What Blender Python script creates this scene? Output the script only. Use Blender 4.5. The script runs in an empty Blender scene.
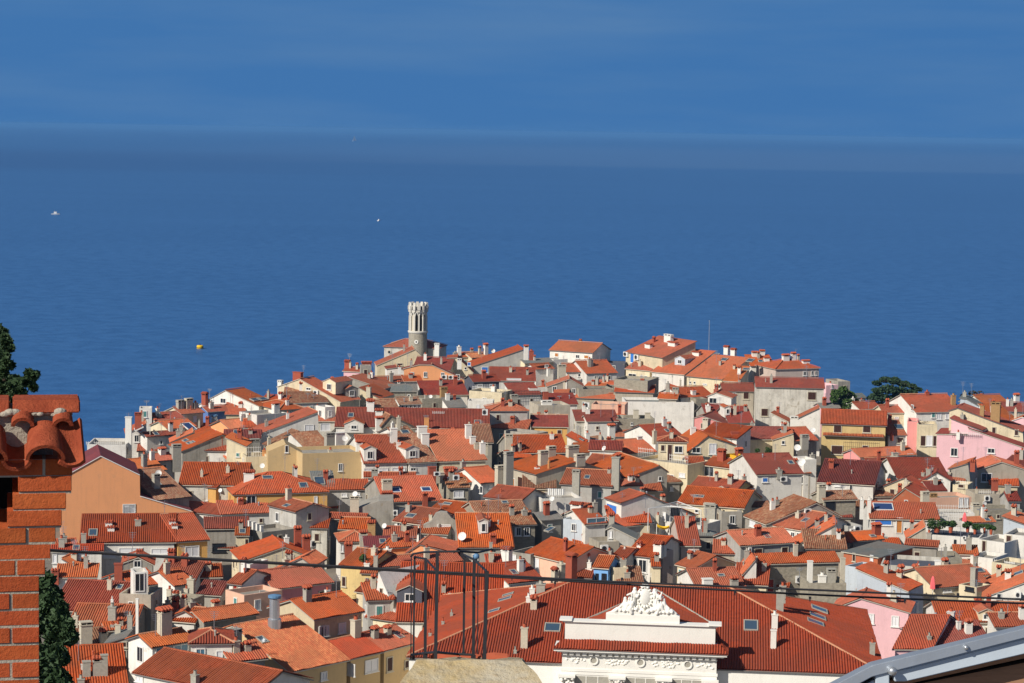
import bpy, bmesh, math, random
from mathutils import Vector, Matrix, noise
R = random.Random(7)
SC = bpy.context.scene
COL = SC.collection
PI = math.pi
# ------------------------------------------------------------------ camera
F = 2280.0
CAM = Vector((0, 0, 64.0))
PITCH = math.atan((341.5 - 131.5) / F)
ROLL = math.atan(17.0 / 1024)
_r0 = Vector((1, 0, 0)); _u0 = Vector((0, math.sin(PITCH), math.cos(PITCH)))
FWD = Vector((0, math.cos(PITCH), -math.sin(PITCH)))
RGT = _r0 * math.cos(ROLL) + _u0 * math.sin(ROLL)
UPV = _u0 * math.cos(ROLL) - _r0 * math.sin(ROLL)
cd = bpy.data.cameras.new("camera"); co = bpy.data.objects.new("camera", cd); COL.objects.link(co)
co.matrix_world = Matrix(((RGT.x, UPV.x, -FWD.x, CAM.x), (RGT.y, UPV.y, -FWD.y, CAM.y), (RGT.z, UPV.z, -FWD.z, CAM.z), (0, 0, 0, 1)))
cd.sensor_width = 36; cd.lens = 36 * F / 1024; cd.clip_start = 0.5; cd.clip_end = 200000
SC.camera = co

def ray(p):
    return RGT * ((p[0] - 512) / F) + UPV * ((341.5 - p[1]) / F) + FWD
def on_z(p, z):
    d = ray(p); k = (z - CAM.z) / d.z
    return CAM + d * k
def on_plane(p, q, n):
    d = ray(p); den = d.dot(n)
    if abs(den) < 1e-6: return None
    return CAM + d * ((q - CAM).dot(n) / den)
def at(px, py, D):
    d = ray((px, py)); return CAM + d * (D / d.dot(FWD))
def depth(P):
    return (P - CAM).dot(FWD)

# ------------------------------------------------------------------ materials
def lin(c):
    return tuple(((v / 255) / 12.92 if v / 255 <= .04045 else ((v / 255 + .055) / 1.055) ** 2.4) for v in c) + (1,)
class NT:
    def __init__(s, name):
        s.m = bpy.data.materials.new(name); s.m.use_nodes = True
        s.t = s.m.node_tree; s.t.nodes.clear()
        s.out = s.n('ShaderNodeOutputMaterial'); s.b = s.n('ShaderNodeBsdfPrincipled')
        s.l(s.b.outputs[0], s.out.inputs[0])
    def n(s, k, **kw):
        o = s.t.nodes.new(k)
        for a, v in kw.items(): setattr(o, a, v)
        return o
    def l(s, a, b): s.t.links.new(a, b)
    def math(s, op, a, b=None, c=None):
        o = s.n('ShaderNodeMath', operation=op)
        for i, v in enumerate((a, b, c)):
            if v is None: continue
            if isinstance(v, (int, float)): o.inputs[i].default_value = v
            else: s.l(v, o.inputs[i])
        return o.outputs[0]
    def mix(s, fac, a, b, blend='MIX'):
        o = s.n('ShaderNodeMix', data_type='RGBA', blend_type=blend)
        for i, v in ((0, fac), (6, a), (7, b)):
            if isinstance(v, (int, float)): o.inputs[i].default_value = v
            elif isinstance(v, tuple): o.inputs[i].default_value = v
            else: s.l(v, o.inputs[i])
        return o.outputs[2]
    def noise(s, scale, vec=None, detail=4, rough=.6, sc=None):
        o = s.n('ShaderNodeTexNoise'); o.inputs['Scale'].default_value = scale
        o.inputs['Detail'].default_value = detail; o.inputs['Roughness'].default_value = rough
        if vec is not None:
            if sc:
                m = s.n('ShaderNodeMapping'); m.inputs['Scale'].default_value = sc; s.l(vec, m.inputs[0]); vec = m.outputs[0]
            s.l(vec, o.inputs['Vector'])
        return o.outputs['Fac']
    def ramp(s, fac, stops):
        o = s.n('ShaderNodeValToRGB'); cr = o.color_ramp
        while len(cr.elements) < len(stops): cr.elements.new(.5)
        for e, (p, c) in zip(cr.elements, stops):
            e.position = p; e.color = c if isinstance(c, tuple) else (c, c, c, 1)
        s.l(fac, o.inputs[0]); return o.outputs[0]
    def pos(s): return s.n('ShaderNodeNewGeometry').outputs['Position']
    def bump(s, h, dist, strength=1.0, nrm=None):
        o = s.n('ShaderNodeBump'); o.inputs['Distance'].default_value = dist; o.inputs['Strength'].default_value = strength
        s.l(h, o.inputs['Height'])
        if nrm is not None: s.l(nrm, o.inputs['Normal'])
        return o.outputs[0]
    def done(s, col=None, rough=.8, nrm=None, spec=.3, metal=0):
        if col is not None:
            if isinstance(col, tuple): s.b.inputs['Base Color'].default_value = col
            else: s.l(col, s.b.inputs['Base Color'])
        if isinstance(rough, (int, float)): s.b.inputs['Roughness'].default_value = rough
        else: s.l(rough, s.b.inputs['Roughness'])
        s.b.inputs['Specular IOR Level'].default_value = spec; s.b.inputs['Metallic'].default_value = metal
        if nrm is not None: s.l(nrm, s.b.inputs['Normal'])
        return s.m

def sc(c, k): return (c[0] * k, c[1] * k, c[2] * k, 1)
def tile_mat(name, c, mott=.25, alt=None, lichen=.25, fix=False):
    t = NT(name)
    uv = t.n('ShaderNodeUVMap').outputs[0]
    sx = t.n('ShaderNodeSeparateXYZ'); t.l(uv, sx.inputs[0])
    cu = t.math('FLOOR', t.math('DIVIDE', sx.outputs[0], .27)); cv = t.math('FLOOR', t.math('DIVIDE', sx.outputs[1], .34))
    cb = t.n('ShaderNodeCombineXYZ'); t.l(cu, cb.inputs[0]); t.l(cv, cb.inputs[1])
    rnd = t.n('ShaderNodeObjectInfo').outputs['Random']
    if fix:
        rnd = t.n('ShaderNodeValue').outputs[0]; rnd.default_value = .5
    t.l(t.math('MULTIPLY', rnd, 91.7), cb.inputs[2])
    wn = t.n('ShaderNodeTexWhiteNoise', noise_dimensions='3D'); t.l(cb.outputs[0], wn.inputs[0])
    p = t.pos()
    big = t.noise(.55, p, 6, .7)
    alt = alt or (min(1, c[0] * 1.18), c[1] * 1.5, c[2] * 1.6, 1)
    dk = sc(c, .55)
    col = t.mix(t.math('MULTIPLY', wn.outputs[0], mott * 1.6), c, alt)
    w2 = t.math('GREATER_THAN', t.math('FRACT', t.math('MULTIPLY', wn.outputs[0], 7.3)), 1 - mott * .7)
    col = t.mix(t.math('MULTIPLY', w2, .35), col, dk)
    st = t.ramp(big, [(.42, 0.0), (.72, 1.0)])
    col = t.mix(t.math('MULTIPLY', st, lichen), col, lin((120, 100, 82)))
    pat = t.ramp(t.noise(.22, p, 3, .5), [(.48, 0.0), (.56, 1.0)])
    col = t.mix(t.math('MULTIPLY', pat, .5), col, (c[0] * .66, c[1] * .92, c[2] * 1.05, 1))
    fine = t.noise(3.0, p, 3, .7)
    col = t.mix(t.math('MULTIPLY', t.ramp(fine, [(.5, 0.0), (.75, 1.0)]), lichen * .7), col, dk)
    hv = t.n('ShaderNodeHueSaturation'); t.l(col, hv.inputs['Color'])
    t.l(t.math('MULTIPLY_ADD', rnd, .36, .84), hv.inputs['Value']); t.l(t.math('MULTIPLY_ADD', t.math('FRACT', t.math('MULTIPLY', rnd, 29.3)), .009, .4945), hv.inputs['Hue'])
    t.l(t.math('MULTIPLY_ADD', t.math('FRACT', t.math('MULTIPLY', rnd, 13.7)), .14, .93), hv.inputs['Saturation'])
    fr = t.math('FRACT', t.math('DIVIDE', sx.outputs[1], .34))
    su = t.math('ABSOLUTE', t.math('SINE', t.math('MULTIPLY', sx.outputs[0], PI / .27)))
    ht = t.math('ADD', t.math('MULTIPLY', fr, -.6), t.math('MULTIPLY', su, .9))
    ht = t.math('ADD', ht, t.math('MULTIPLY', wn.outputs[0], .5))
    return t.done(hv.outputs[0], .85, t.bump(ht, .05, .8), .25)
def wall_mat(name, c, stain=.35, dirt=(92, 84, 74), rough=.9, block=0):
    t = NT(name); p = t.pos()
    a = t.noise(.45, p, 6, .7); b = t.noise(1.2, p, 5, .75, (1, 1, .22)); f = t.noise(9, p, 3)
    k = t.math('MULTIPLY', t.ramp(a, [(.45, 0.0), (.75, 1.0)]), stain)
    col = t.mix(k, c, lin(dirt))
    k2 = t.math('MULTIPLY', t.ramp(b, [(.5, 0.0), (.72, 1.0)]), stain * .8)
    col = t.mix(k2, col, sc(c, .62))
    pe = t.ramp(t.noise(.8, p, 6, .75), [(.60, 0.0), (.63, 1.0)])
    col = t.mix(t.math('MULTIPLY', pe, min(.75, stain * 1.3)), col, lin((150, 138, 118)))
    sxz = t.n('ShaderNodeSeparateXYZ'); t.l(p, sxz.inputs[0])
    st2 = t.noise(2.6, p, 4, .7, (1, 1, .06)); col = t.mix(t.math('MULTIPLY', t.ramp(st2, [(.52, 0.0), (.70, 1.0)]), stain * .8), col, lin((88, 82, 74)))
    nrm = f
    if block:
        v = t.n('ShaderNodeTexVoronoi'); v.inputs['Scale'].default_value = block
        m = t.n('ShaderNodeMapping'); m.inputs['Scale'].default_value = (1, 1, 1.7); t.l(p, m.inputs[0]); t.l(m.outputs[0], v.inputs[0])
        col = t.mix(.5, col, t.mix(t.n('ShaderNodeSeparateColor').outputs[0] if 0 else v.outputs['Distance'], sc(c, 1.2), sc(c, .5)))
        nrm = v.outputs['Distance']
    hv = t.n('ShaderNodeHueSaturation'); t.l(col, hv.inputs['Color'])
    t.l(t.math('MULTIPLY_ADD', t.n('ShaderNodeObjectInfo').outputs['Random'], .2, .88), hv.inputs['Value'])
    return t.done(hv.outputs[0], rough, t.bump(nrm, .03, .5), .2)
def plain(name, c, rough=.6, spec=.3, metal=0, var=.15, scale=4):
    t = NT(name)
    n_ = t.noise(scale, t.pos(), 4)
    col = t.mix(n_, sc(c, 1 - var), sc(c, 1 + var))
    return t.done(col, rough, t.bump(n_, .01, .3), spec, metal)
C = lambda r, g, b: (r, g, b, 1)
TILE = {
 'o': tile_mat('orange_tile', C(.48, .115, .045), .2, lichen=.22),
 'ob': tile_mat('bright_mottled_tile', C(.52, .128, .042), .5, C(.62, .24, .085), .16),
 'r': tile_mat('red_tile', C(.425, .094, .037), .3, lichen=.28),
 'r2': tile_mat('striped_red_tile', C(.36, .072, .030), .18, lichen=.14),
 'pr': tile_mat('palace_tile', C(.32, .064, .034), .16, lichen=.08, fix=True),
 'd': tile_mat('dark_red_tile', C(.25, .050, .031), .25, lichen=.24),
 'd2': tile_mat('deep_red_tile', C(.18, .034, .022), .18, lichen=.16),
 'b': tile_mat('weathered_tile', C(.28, .09, .045), .75, C(.38, .22, .13), .55),
 'm': tile_mat('maroon_sheet', C(.19, .030, .034), .06, lichen=.05),
 'gr': tile_mat('grey_slab', C(.21, .20, .18), .2, C(.27, .25, .23), .3),
}
WALL = {k: wall_mat(n, C(*c), s, block=b) for k, n, c, s, b in [
 ('w', 'white_render', (.75, .72, .66), .26, 0), ('lw', 'stained_white_render', (.60, .57, .50), .5, 0),
 ('c', 'cream_render', (.72, .62, .43), .30, 0), ('c2', 'old_cream_render', (.55, .46, .31), .3, 0),
 ('g', 'grey_render', (.36, .335, .29), .5, 0), ('lg', 'pale_grey_render', (.45, .435, .40), .4, 0),
 ('g2', 'beige_render', (.45, .40, .32), .4, 0), ('dg', 'slate_panel', (.09, .10, .13), .2, 0),
 ('s', 'rubble_stone', (.36, .325, .255), .45, 2.2), ('p', 'pale_pink_render', (.78, .48, .51), .12, 0),
 ('p2', 'salmon_pink_render', (.74, .30, .28), .12, 0), ('p3', 'rose_render', (.62, .25, .27), .15, 0),
 ('pe', 'peach_render', (.76, .46, .33), .16, 0), ('pk', 'pinkish_grey_render', (.58, .47, .41), .2, 0),
 ('y', 'ochre_render', (.70, .40, .13), .14, 0), ('y2', 'straw_render', (.64, .48, .22), .3, 0),
 ('ye', 'vivid_yellow_render', (.80, .46, .03), .08, 0), ('t', 'tan_render', (.58, .42, .22), .15, 0),
 ('or', 'orange_render', (.80, .36, .165), .1, 0), ('pw', 'clean_white_stucco', (.82, .80, .74), .08, 0), ('bl', 'deep_blue_render', (.10, .18, .40), .2, 0),
 ('lb', 'pale_blue_render', (.50, .55, .60), .2, 0), ('sb', 'sky_blue_render', (.20, .42, .75), .12, 0),
 ('br', 'brick_red_render', (.45, .13, .06), .25, 0)]}
MT = {k: plain(n, C(*c), r, s, m, v) for k, n, c, r, s, m, v in [
 ('frame', 'white_joinery', (.72, .71, .68), .5, .4, 0, .05), ('glass', 'dark_glass', (.02, .025, .032), .12, .6, 0, .2),
 ('sky_glass', 'skylight_glass', (.05, .085, .13), .12, .7, 0, .1), ('brown', 'brown_shutter', (.055, .022, .016), .6, .3, 0, .15),
 ('blue', 'blue_shutter', (.05, .20, .60), .5, .3, 0, .1), ('green', 'green_shutter', (.10, .28, .26), .5, .3, 0, .1),
 ('blind', 'white_blind', (.70, .70, .72), .6, .3, 0, .05), ('wood', 'orange_wood', (.50, .20, .05), .6, .3, 0, .15),
 ('red', 'red_paint', (.30, .03, .02), .5, .3, 0, .1), ('tealglass', 'blue_glazing', (.06, .16, .24), .15, .7, 0, .3),
 ('brick', 'red_brick', (.34, .085, .05), .85, .2, 0, .3), ('obrick', 'brown_brick', (.36, .22, .10), .9, .2, 0, .3),
 ('conc', 'grey_cement', (.36, .34, .29), .9, .2, 0, .3), ('crown', 'weathered_white_stone', (.60, .57, .50), .9, .2, 0, .25), ('stucco', 'white_stucco', (.82, .80, .74), .85, .2, 0, .06), ('white', 'white_plaster', (.74, .72, .66), .9, .2, 0, .12),
 ('stone', 'pale_stone', (.52, .47, .37), .9, .2, 0, .25), ('orp', 'orange_plaster', (.66, .31, .12), .9, .2, 0, .1),
 ('tilecap', 'terracotta_cap', (.42, .10, .05), .85, .2, 0, .25), ('soot_shade', 'black_opening', (.012, .01, .009), .9, .1, 0, .1),  # near-black also paints the shade inside openings, slots and gaps
 ('metal', 'galvanised_metal', (.52, .55, .58), .35, .5, .7, .1), ('gut', 'gutter_metal', (.20, .19, .18), .5, .4, .3, .1),
 ('dark', 'dark_iron', (.022, .022, .027), .6, .3, 0, .2), ('solar', 'solar_panel', (.03, .06, .16), .15, .7, 0, .1),
 ('yellow', 'yellow_cloth', (.80, .50, .02), .7, .2, 0, .05), ('pinkcl', 'pink_cloth', (.85, .16, .17), .8, .2, 0, .08),
 ('blucap', 'blue_cap', (.12, .24, .40), .4, .4, 0, .1), ('ridge', 'pale_ridge_tile', (.50, .24, .14), .9, .1, 0, .3), ('mortar', 'lime_mortar', (.50, .46, .38), .95, .1, 0, .3)]}
# ------------------------------------------------------------------ object helpers
def link(name, bm, mats, parent=None, loc=None, smooth=False):
    me = bpy.data.meshes.new(name); bm.to_mesh(me); bm.free()
    for m in (mats if isinstance(mats, (list, tuple)) else [mats]): me.materials.append(m)
    if smooth:
        for p in me.polygons: p.use_smooth = True
    o = bpy.data.objects.new(name, me); COL.objects.link(o)
    if parent is not None: o.parent = parent
    if loc is not None: o.location = loc
    return o
def empty(name, loc):
    o = bpy.data.objects.new(name, None); COL.objects.link(o); o.location = loc; o.empty_display_size = .5
    return o
def tag(o, label=None, cat=None, group=None, kind=None):
    for k, v in (('label', label), ('category', cat), ('group', group), ('kind', kind)):
        if v: o[k] = v
    return o
def quad(bm, pts, mi=0):
    vs = [bm.verts.new(p) for p in pts]
    f = bm.faces.new(vs); f.material_index = mi; return f
def box(bm, c, ax, ay, az, mi=0):
    """c centre, half-axis vectors"""
    c = Vector(c); v = []
    for k in (-1, 1):
        for i, j in ((-1, -1), (1, -1), (1, 1), (-1, 1)):
            v.append(bm.verts.new(c + ax * i + ay * j + az * k))
    for idx in ((3, 2, 1, 0), (4, 5, 6, 7), (0, 1, 5, 4), (1, 2, 6, 5), (2, 3, 7, 6), (3, 0, 4, 7)):
        f = bm.faces.new([v[i] for i in idx]); f.material_index = mi
def X(a): return Vector((a, 0, 0))
def Y(a): return Vector((0, a, 0))
def Z(a): return Vector((0, 0, a))
def tube(bm, pts, r, n=8, mi=0, caps=True):
    pts = [Vector(p) for p in pts]; rings = []
    for i, p in enumerate(pts):
        d = (pts[min(i + 1, len(pts) - 1)] - pts[max(i - 1, 0)]).normalized()
        a = d.cross(Vector((0, 0, 1)))
        if a.length < 1e-3: a = d.cross(Vector((0, 1, 0)))
        a.normalize(); b = d.cross(a)
        rr = r[i] if isinstance(r, (list, tuple)) else r
        rings.append([bm.verts.new(p + a * math.cos(2 * PI * k / n) * rr + b * math.sin(2 * PI * k / n) * rr) for k in range(n)])
    for i in range(len(rings) - 1):
        for k in range(n):
            f = bm.faces.new((rings[i][k], rings[i][(k + 1) % n], rings[i + 1][(k + 1) % n], rings[i + 1][k])); f.material_index = mi
    if caps:
        for rg in (rings[0], rings[-1]):
            f = bm.faces.new(rg); f.material_index = mi
    bmesh.ops.recalc_face_normals(bm, faces=bm.faces)
def lathe(bm, prof, c, n=24, mi=0):
    c = Vector(c); rings = []
    for r, z in prof:
        rings.append([bm.verts.new(c + Vector((r * math.cos(2 * PI * k / n), r * math.sin(2 * PI * k / n), z))) for k in range(n)])
    for i in range(len(rings) - 1):
        for k in range(n):
            f = bm.faces.new((rings[i][k], rings[i][(k + 1) % n], rings[i + 1][(k + 1) % n], rings[i + 1][k])); f.material_index = mi
    bm.faces.new(rings[-1]).material_index = mi
    bm.faces.new(list(reversed(rings[0]))).material_index = mi

# ------------------------------------------------------------------ roofs
TP = .27
def facet_mesh(bm, uvl, poly, e, thick, corr):
    """poly: top polygon (3D, convex), e: unit eave direction. slab mat 1, tiles mat 0"""
    n = Vector((0, 0, 0))
    for i in range(len(poly)): n += (poly[i] - poly[0]).cross(poly[(i + 1) % len(poly)] - poly[0])
    n.normalize()
    if n.z < 0: poly = poly[::-1]; n = -n
    s = n.cross(e).normalized()          # up the slope
    if s.z < 0: s = -s
    o = poly[0]
    P2 = [((p - o).dot(e), (p - o).dot(s)) for p in poly]
    dn = Vector((0, 0, -thick))
    # slab
    top = [bm.verts.new(p - n * .012) for p in poly] if corr else [bm.verts.new(p) for p in poly]
    bot = [bm.verts.new(p + dn) for p in poly]
    f = bm.faces.new(top); f.material_index = 0
    for l, q in zip(f.loops, P2): l[uvl].uv = q
    bm.faces.new(bot[::-1]).material_index = 1
    m = len(poly)
    for i in range(m):
        bm.faces.new((top[(i + 1) % m], top[i], bot[i], bot[(i + 1) % m])).material_index = 1
    if not corr: return
    us = [q[0] for q in P2]; u0, u1 = min(us), max(us)
    N = 6; step = TP / N
    cuts = sorted(set([u0 + 1e-4, u1 - 1e-4] + [u for u in us if u0 + .01 < u < u1 - .01] + [k * step for k in range(int(math.ceil(u0 / step)), int(u1 / step) + 1) if u0 + .01 < k * step < u1 - .01]))
    def span(u):
        vv = []
        for i in range(m):
            (a, b), (c_, d) = P2[i], P2[(i + 1) % m]
            if (a - u) * (c_ - u) <= 0 and abs(a - c_) > 1e-9:
                vv.append(b + (d - b) * (u - a) / (c_ - a))
        return (min(vv), max(vv)) if len(vv) >= 2 else None
    prev = None; NS = 4
    for u in cuts:
        sp = span(u)
        if sp is None: continue
        h = (.085 + .03 * noise.noise((o + e * (u // TP) * TP) * 3.1)) * abs(math.sin(PI * u / TP)) ** .8
        cur = []
        for kk in range(NS + 1):
            vv = sp[0] + (sp[1] - sp[0]) * kk / NS; q_ = o + e * u + s * vv
            w_ = .11 * noise.noise(q_ * .45) + .04 * noise.noise(q_ * 1.7)
            cur.append((bm.verts.new(q_ + n * (h + .06 + w_)), (u, vv)))
        if prev:
            for kk in range(NS):
                f = bm.faces.new((prev[kk][0], cur[kk][0], cur[kk + 1][0], prev[kk + 1][0])); f.material_index = 0
                for l, q in zip(f.loops, (prev[kk][1], cur[kk][1], cur[kk + 1][1], prev[kk + 1][1])): l[uvl].uv = q
                f.normal_update()
                if f.normal.dot(n) < 0: f.normal_flip()
        prev = cur
def ridge_row(bm, uvl, a, b, r=.13, mi=0):
    d = b - a; L = d.length
    if L < .5: return
    d.normalize(); side = d.cross(Vector((0, 0, 1))).normalized(); up = side.cross(d)
    pr = [(math.cos(PI * k / 5) * r, math.sin(PI * k / 5) * r * .9 + .08) for k in range(6)]
    k = max(1, int(L / .42))
    for i in range(k):
        p0 = a + d * (L * i / k); p1 = a + d * (L * (i + 1.06) / k)
        v0 = [bm.verts.new(p0 + side * x * .9 + up * y) for x, y in pr]; v1 = [bm.verts.new(p1 + side * x * 1.08 + up * (y * 1.08)) for x, y in pr]
        for j in range(5):
            f = bm.faces.new((v0[j], v0[j + 1], v1[j + 1], v1[j])); f.material_index = mi
            for l, q in zip(f.loops, ((0, i), (.1, i), (.1, i + 1), (0, i + 1))): l[uvl].uv = (q[0], q[1] * .34)

# ------------------------------------------------------------------ houses
TL = {}
for i, x in enumerate((80, 220, 360, 500, 620, 750)): TL['P%d' % (i + 1)] = (x, 330, 6.827)
for i, x in enumerate((60, 200, 340, 480, 620, 750)): TL['Q%d' % (i + 1)] = (x, 415, 6.827)
for i, x in enumerate((40, 180, 320, 460, 600, 740)): TL['R%d' % (i + 1)] = (x, 500, 6.827)
for i, x in enumerate((40, 180, 320)): TL['S%d' % (i + 1)] = (x, 588, 6.827)
TL.update(P7=(874, 370, 6.827), Q7=(874, 450, 6.827), R7=(874, 530, 6.827), S6=(740, 580, 6.827), S7=(874, 560, 6.827),
          C3=(400, 543, 4.6545), C4=(600, 543, 4.6545), C5=(804, 543, 4.6545), U=(545, 575, 5.12), T=(370, 290, 8.54), X=(0, 0, 1))
def px(T, q):
    if len(q) > 2: T = q[2]
    t = TL[T]; return (t[0] + q[0] / t[2], t[1] + q[1] / t[2])
GZ = 1.0
LABELS = {}
def inpoly(P, poly, n, tol=.25):
    s = 0
    m = len(poly)
    for i in range(m):
        a, b = poly[i], poly[(i + 1) % m]
        c = (b - a).cross(P - a).dot(n)
        L = (b - a).length
        if L < 1e-6: continue
        if c / L < -tol: return False
    return True
class House: pass

def h(lab, T, k, pts, z=10.0, w='w', r='r', x='', L=None, t=.36, c=None, l=None, rd=None, rb=None, rot=0, o=.28, nm='house', cat='house', trim=None, mx=34, sk=0):
    P = [px(T, q) for q in pts]
    H = House(); H.roof = []; H.wall = []
    up = Vector((0, 0, 1))
    if lab in LABELS: print('DUPLABEL', lab)
    LABELS[lab] = 1
    rb_ = px(T, rb) if rb else None
    if k == 'v':
        ref = max(range(len(P)), key=lambda i: P[i][1])
        B = on_z(P[ref], z)
        vd = (B - CAM); vd.z = 0; vd.normalize()
        a = math.radians(rot); n = Vector((vd.x * math.cos(a) - vd.y * math.sin(a), vd.x * math.sin(a) + vd.y * math.cos(a), 0))
        LL = L or 8
        apex = min(range(len(P)), key=lambda i: P[i][1])
        for it in range(4):
            W3 = [on_plane(q, B, n) for q in P]
            if not rb_: break
            Q = on_z(rb_, W3[apex].z); vec = Q - W3[apex]; vec.z = 0
            if vec.dot(vd) < .3 * vec.length: vec = vd * 8
            LL = L or max(3, min(20, vec.length)); vec.normalize()
            if vec.dot(vd) < .6:
                sgn = 1 if vec.cross(vd).z > 0 else -1
                a = math.radians(50) * -sgn; vec = Vector((vd.x * math.cos(a) - vd.y * math.sin(a), vd.x * math.sin(a) + vd.y * math.cos(a), 0))
            n = vec
        u = n.cross(up).normalized()
        if u.dot(RGT) < 0: u = -u
        prof = [((p - W3[0]).dot(u), p.z) for p in W3]; O = W3[0].copy()
        G = lambda uu, vv, zz: Vector((O.x + u.x * uu + n.x * vv, O.y + u.y * uu + n.y * vv, zz))
        us = [q[0] for q in prof]
        if us != sorted(us):
            for i in range(1, len(prof)):
                if prof[i][0] <= prof[i - 1][0]: prof[i] = (prof[i - 1][0] + .02, prof[i][1])
        gz = GZ
        bm = bmesh.new()
        poly = [(prof[0][0], gz)] + prof + [(prof[-1][0], gz)]
        fr = [G(a_, 0, b_) for a_, b_ in poly]; bk = [G(a_, LL, b_) for a_, b_ in poly]
        vf = [bm.verts.new(p) for p in fr]; vb = [bm.verts.new(p) for p in bk]
        bm.faces.new(vf); bm.faces.new(vb[::-1])
        for i in range(len(poly)):
            j = (i + 1) % len(poly); bm.faces.new((vf[j], vf[i], vb[i], vb[j]))
        bmesh.ops.recalc_face_normals(bm, faces=bm.faces)
        H.wall.append((fr[::-1], -n, True))
        H.wall.append(([G(prof[0][0], 0, gz), G(prof[0][0], 0, prof[0][1]), G(prof[0][0], LL, prof[0][1]), G(prof[0][0], LL, gz)], -u, False))
        H.wall.append(([G(prof[-1][0], 0, gz), G(prof[-1][0], LL, gz), G(prof[-1][0], LL, prof[-1][1]), G(prof[-1][0], 0, prof[-1][1])], u, False))
        rz = .13
        if r:
            for i in range(len(prof) - 1):
                (a0, z0), (a1, z1) = prof[i], prof[i + 1]
                if abs(z1 - z0) > 1.4 * (a1 - a0): continue
                sl = (z1 - z0) / (a1 - a0)
                e0 = o if i == 0 else 0; e1 = o if i == len(prof) - 2 else 0
                H.roof.append(([G(a0 - e0, -o * .6, z0 - sl * e0 + rz), G(a1 + e1, -o * .6, z1 + sl * e1 + rz), G(a1 + e1, LL + .1, z1 + sl * e1 + rz), G(a0 - e0, LL + .1, z0 - sl * e0 + rz)], n))
        ridges = [(G(prof[i][0], -o * .6, prof[i][1] + rz), G(prof[i][0], LL, prof[i][1] + rz)) for i in range(1, len(prof) - 1) if prof[i][1] > prof[i - 1][1] and prof[i][1] > prof[i + 1][1]]
        H.u, H.n = u, n; cen = G((prof[0][0] + prof[-1][0]) / 2, LL / 2, gz)
    else:
        A, B = on_z(P[0], z), on_z(P[1], z)
        u = (B - A); u.z = 0
        vd = ((A + B) / 2 - CAM); vd.z = 0; vd.normalize(); sd_ = Vector((vd.y, -vd.x, 0))
        ang = math.atan2(u.dot(vd), u.dot(sd_)); mxa = math.radians(mx)
        if abs(ang) > mxa:
            if nm == 'house': print('CLAMP %.0f' % math.degrees(ang), lab)
            a2 = mxa if ang > 0 else -mxa; d2 = sd_ * math.cos(a2) + vd * math.sin(a2)
            nn_ = d2.cross(up)
            if P[0][1] >= P[1][1]: B = on_plane(P[1], A, nn_); B.z = z
            else: A = on_plane(P[0], B, nn_); A.z = z
            u = B - A; u.z = 0
        # keep facades from turning unreasonably away from the viewer
        W = u.length; u.normalize()
        n = Vector((-u.y, u.x, 0))
        if sk: n = (n + u * math.tan(math.radians(sk))).normalized()
        if L is None and c is not None:
            L = max(3, (on_z(px(T, c), z) - B).dot(n))
        if L is None and l is not None:
            L = max(3, (on_z(px(T, l), z) - A).dot(n))
        if L is None and rd is not None:
            nr = (Vector((0, 0, 1)) - n * t).normalized()
            q = on_plane(px(T, rd), A, nr)
            d = (q - A).dot(n)
            L = (2 * d if k in ('gu', 'h') else d)
            L = max(3.2, min(26, L))
        L = L or 8
        G = lambda uu, vv, zz: Vector((A.x + u.x * uu + n.x * vv, A.y + u.y * uu + n.y * vv, zz))
        ridges = []; bm = bmesh.new(); gz = GZ
        def prism(pl):   # pl: list of (u,v,ztop)
            b0 = [bm.verts.new(G(a_, b_, gz)) for a_, b_, _ in pl]; t0 = [bm.verts.new(G(a_, b_, c_)) for a_, b_, c_ in pl]
            m = len(pl)
            for i in range(m):
                j = (i + 1) % m; bm.faces.new((b0[i], b0[j], t0[j], t0[i]))
                pa, pb = pl[i], pl[j]
                nn = (G(pb[0], pb[1], 0) - G(pa[0], pa[1], 0)).cross(up).normalized()
                H.wall.append(([G(pa[0], pa[1], gz), G(pb[0], pb[1], gz), G(pb[0], pb[1], pb[2]), G(pa[0], pa[1], pa[2])], nn, i == 0))
            return t0
        oo = min(o, W * .08)
        if k in ('gu', 'su'):
            hh = t * (L / 2 if k == 'gu' else L)
            if k == 'gu':
                H.roof.append(([G(0, 0, z), G(W, 0, z), G(W, L / 2, z + hh), G(0, L / 2, z + hh)], u))
                H.roof.append(([G(0, L / 2, z + hh), G(W, L / 2, z + hh), G(W, L, z), G(0, L, z)], u))
                ridges.append((G(0, L / 2, z + hh), G(W, L / 2, z + hh)))
                pl = [(oo, o, z + t * o - .14), (W - oo, o, z + t * o - .14), (W - oo, L / 2, z + hh - .14), (W - oo, L - o, z + t * o - .14), (oo, L - o, z + t * o - .14), (oo, L / 2, z + hh - .14)]
            else:
                H.roof.append(([G(0, 0, z), G(W, 0, z), G(W, L, z + hh), G(0, L, z + hh)], u))
                pl = [(oo, o, z + t * o - .14), (W - oo, o, z + t * o - .14), (W - oo, L - o, z + hh - t * o - .14), (oo, L - o, z + hh - t * o - .14)]
            prism(pl)
        elif k == 'h':
            s_ = min(W, L) / 2; hh = t * s_; zi = z + t * o - .14
            if W >= L: R1, R2 = (s_, L / 2), (W - s_, L / 2)
            else: R1, R2 = (W / 2, s_), (W / 2, L - s_)
            r1, r2 = G(R1[0], R1[1], z + hh), G(R2[0], R2[1], z + hh)
            c0, c1, c2, c3 = G(0, 0, z), G(W, 0, z), G(W, L, z), G(0, L, z)
            if W >= L:
                fs = [([c0, c1, r2, r1], u), ([c1, c2, r2], n), ([c2, c3, r1, r2], u), ([c3, c0, r1], n)]
            else:
                fs = [([c0, c1, r1], u), ([c1, c2, r2, r1], n), ([c2, c3, r2], u), ([c3, c0, r1, r2], n)]
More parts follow.
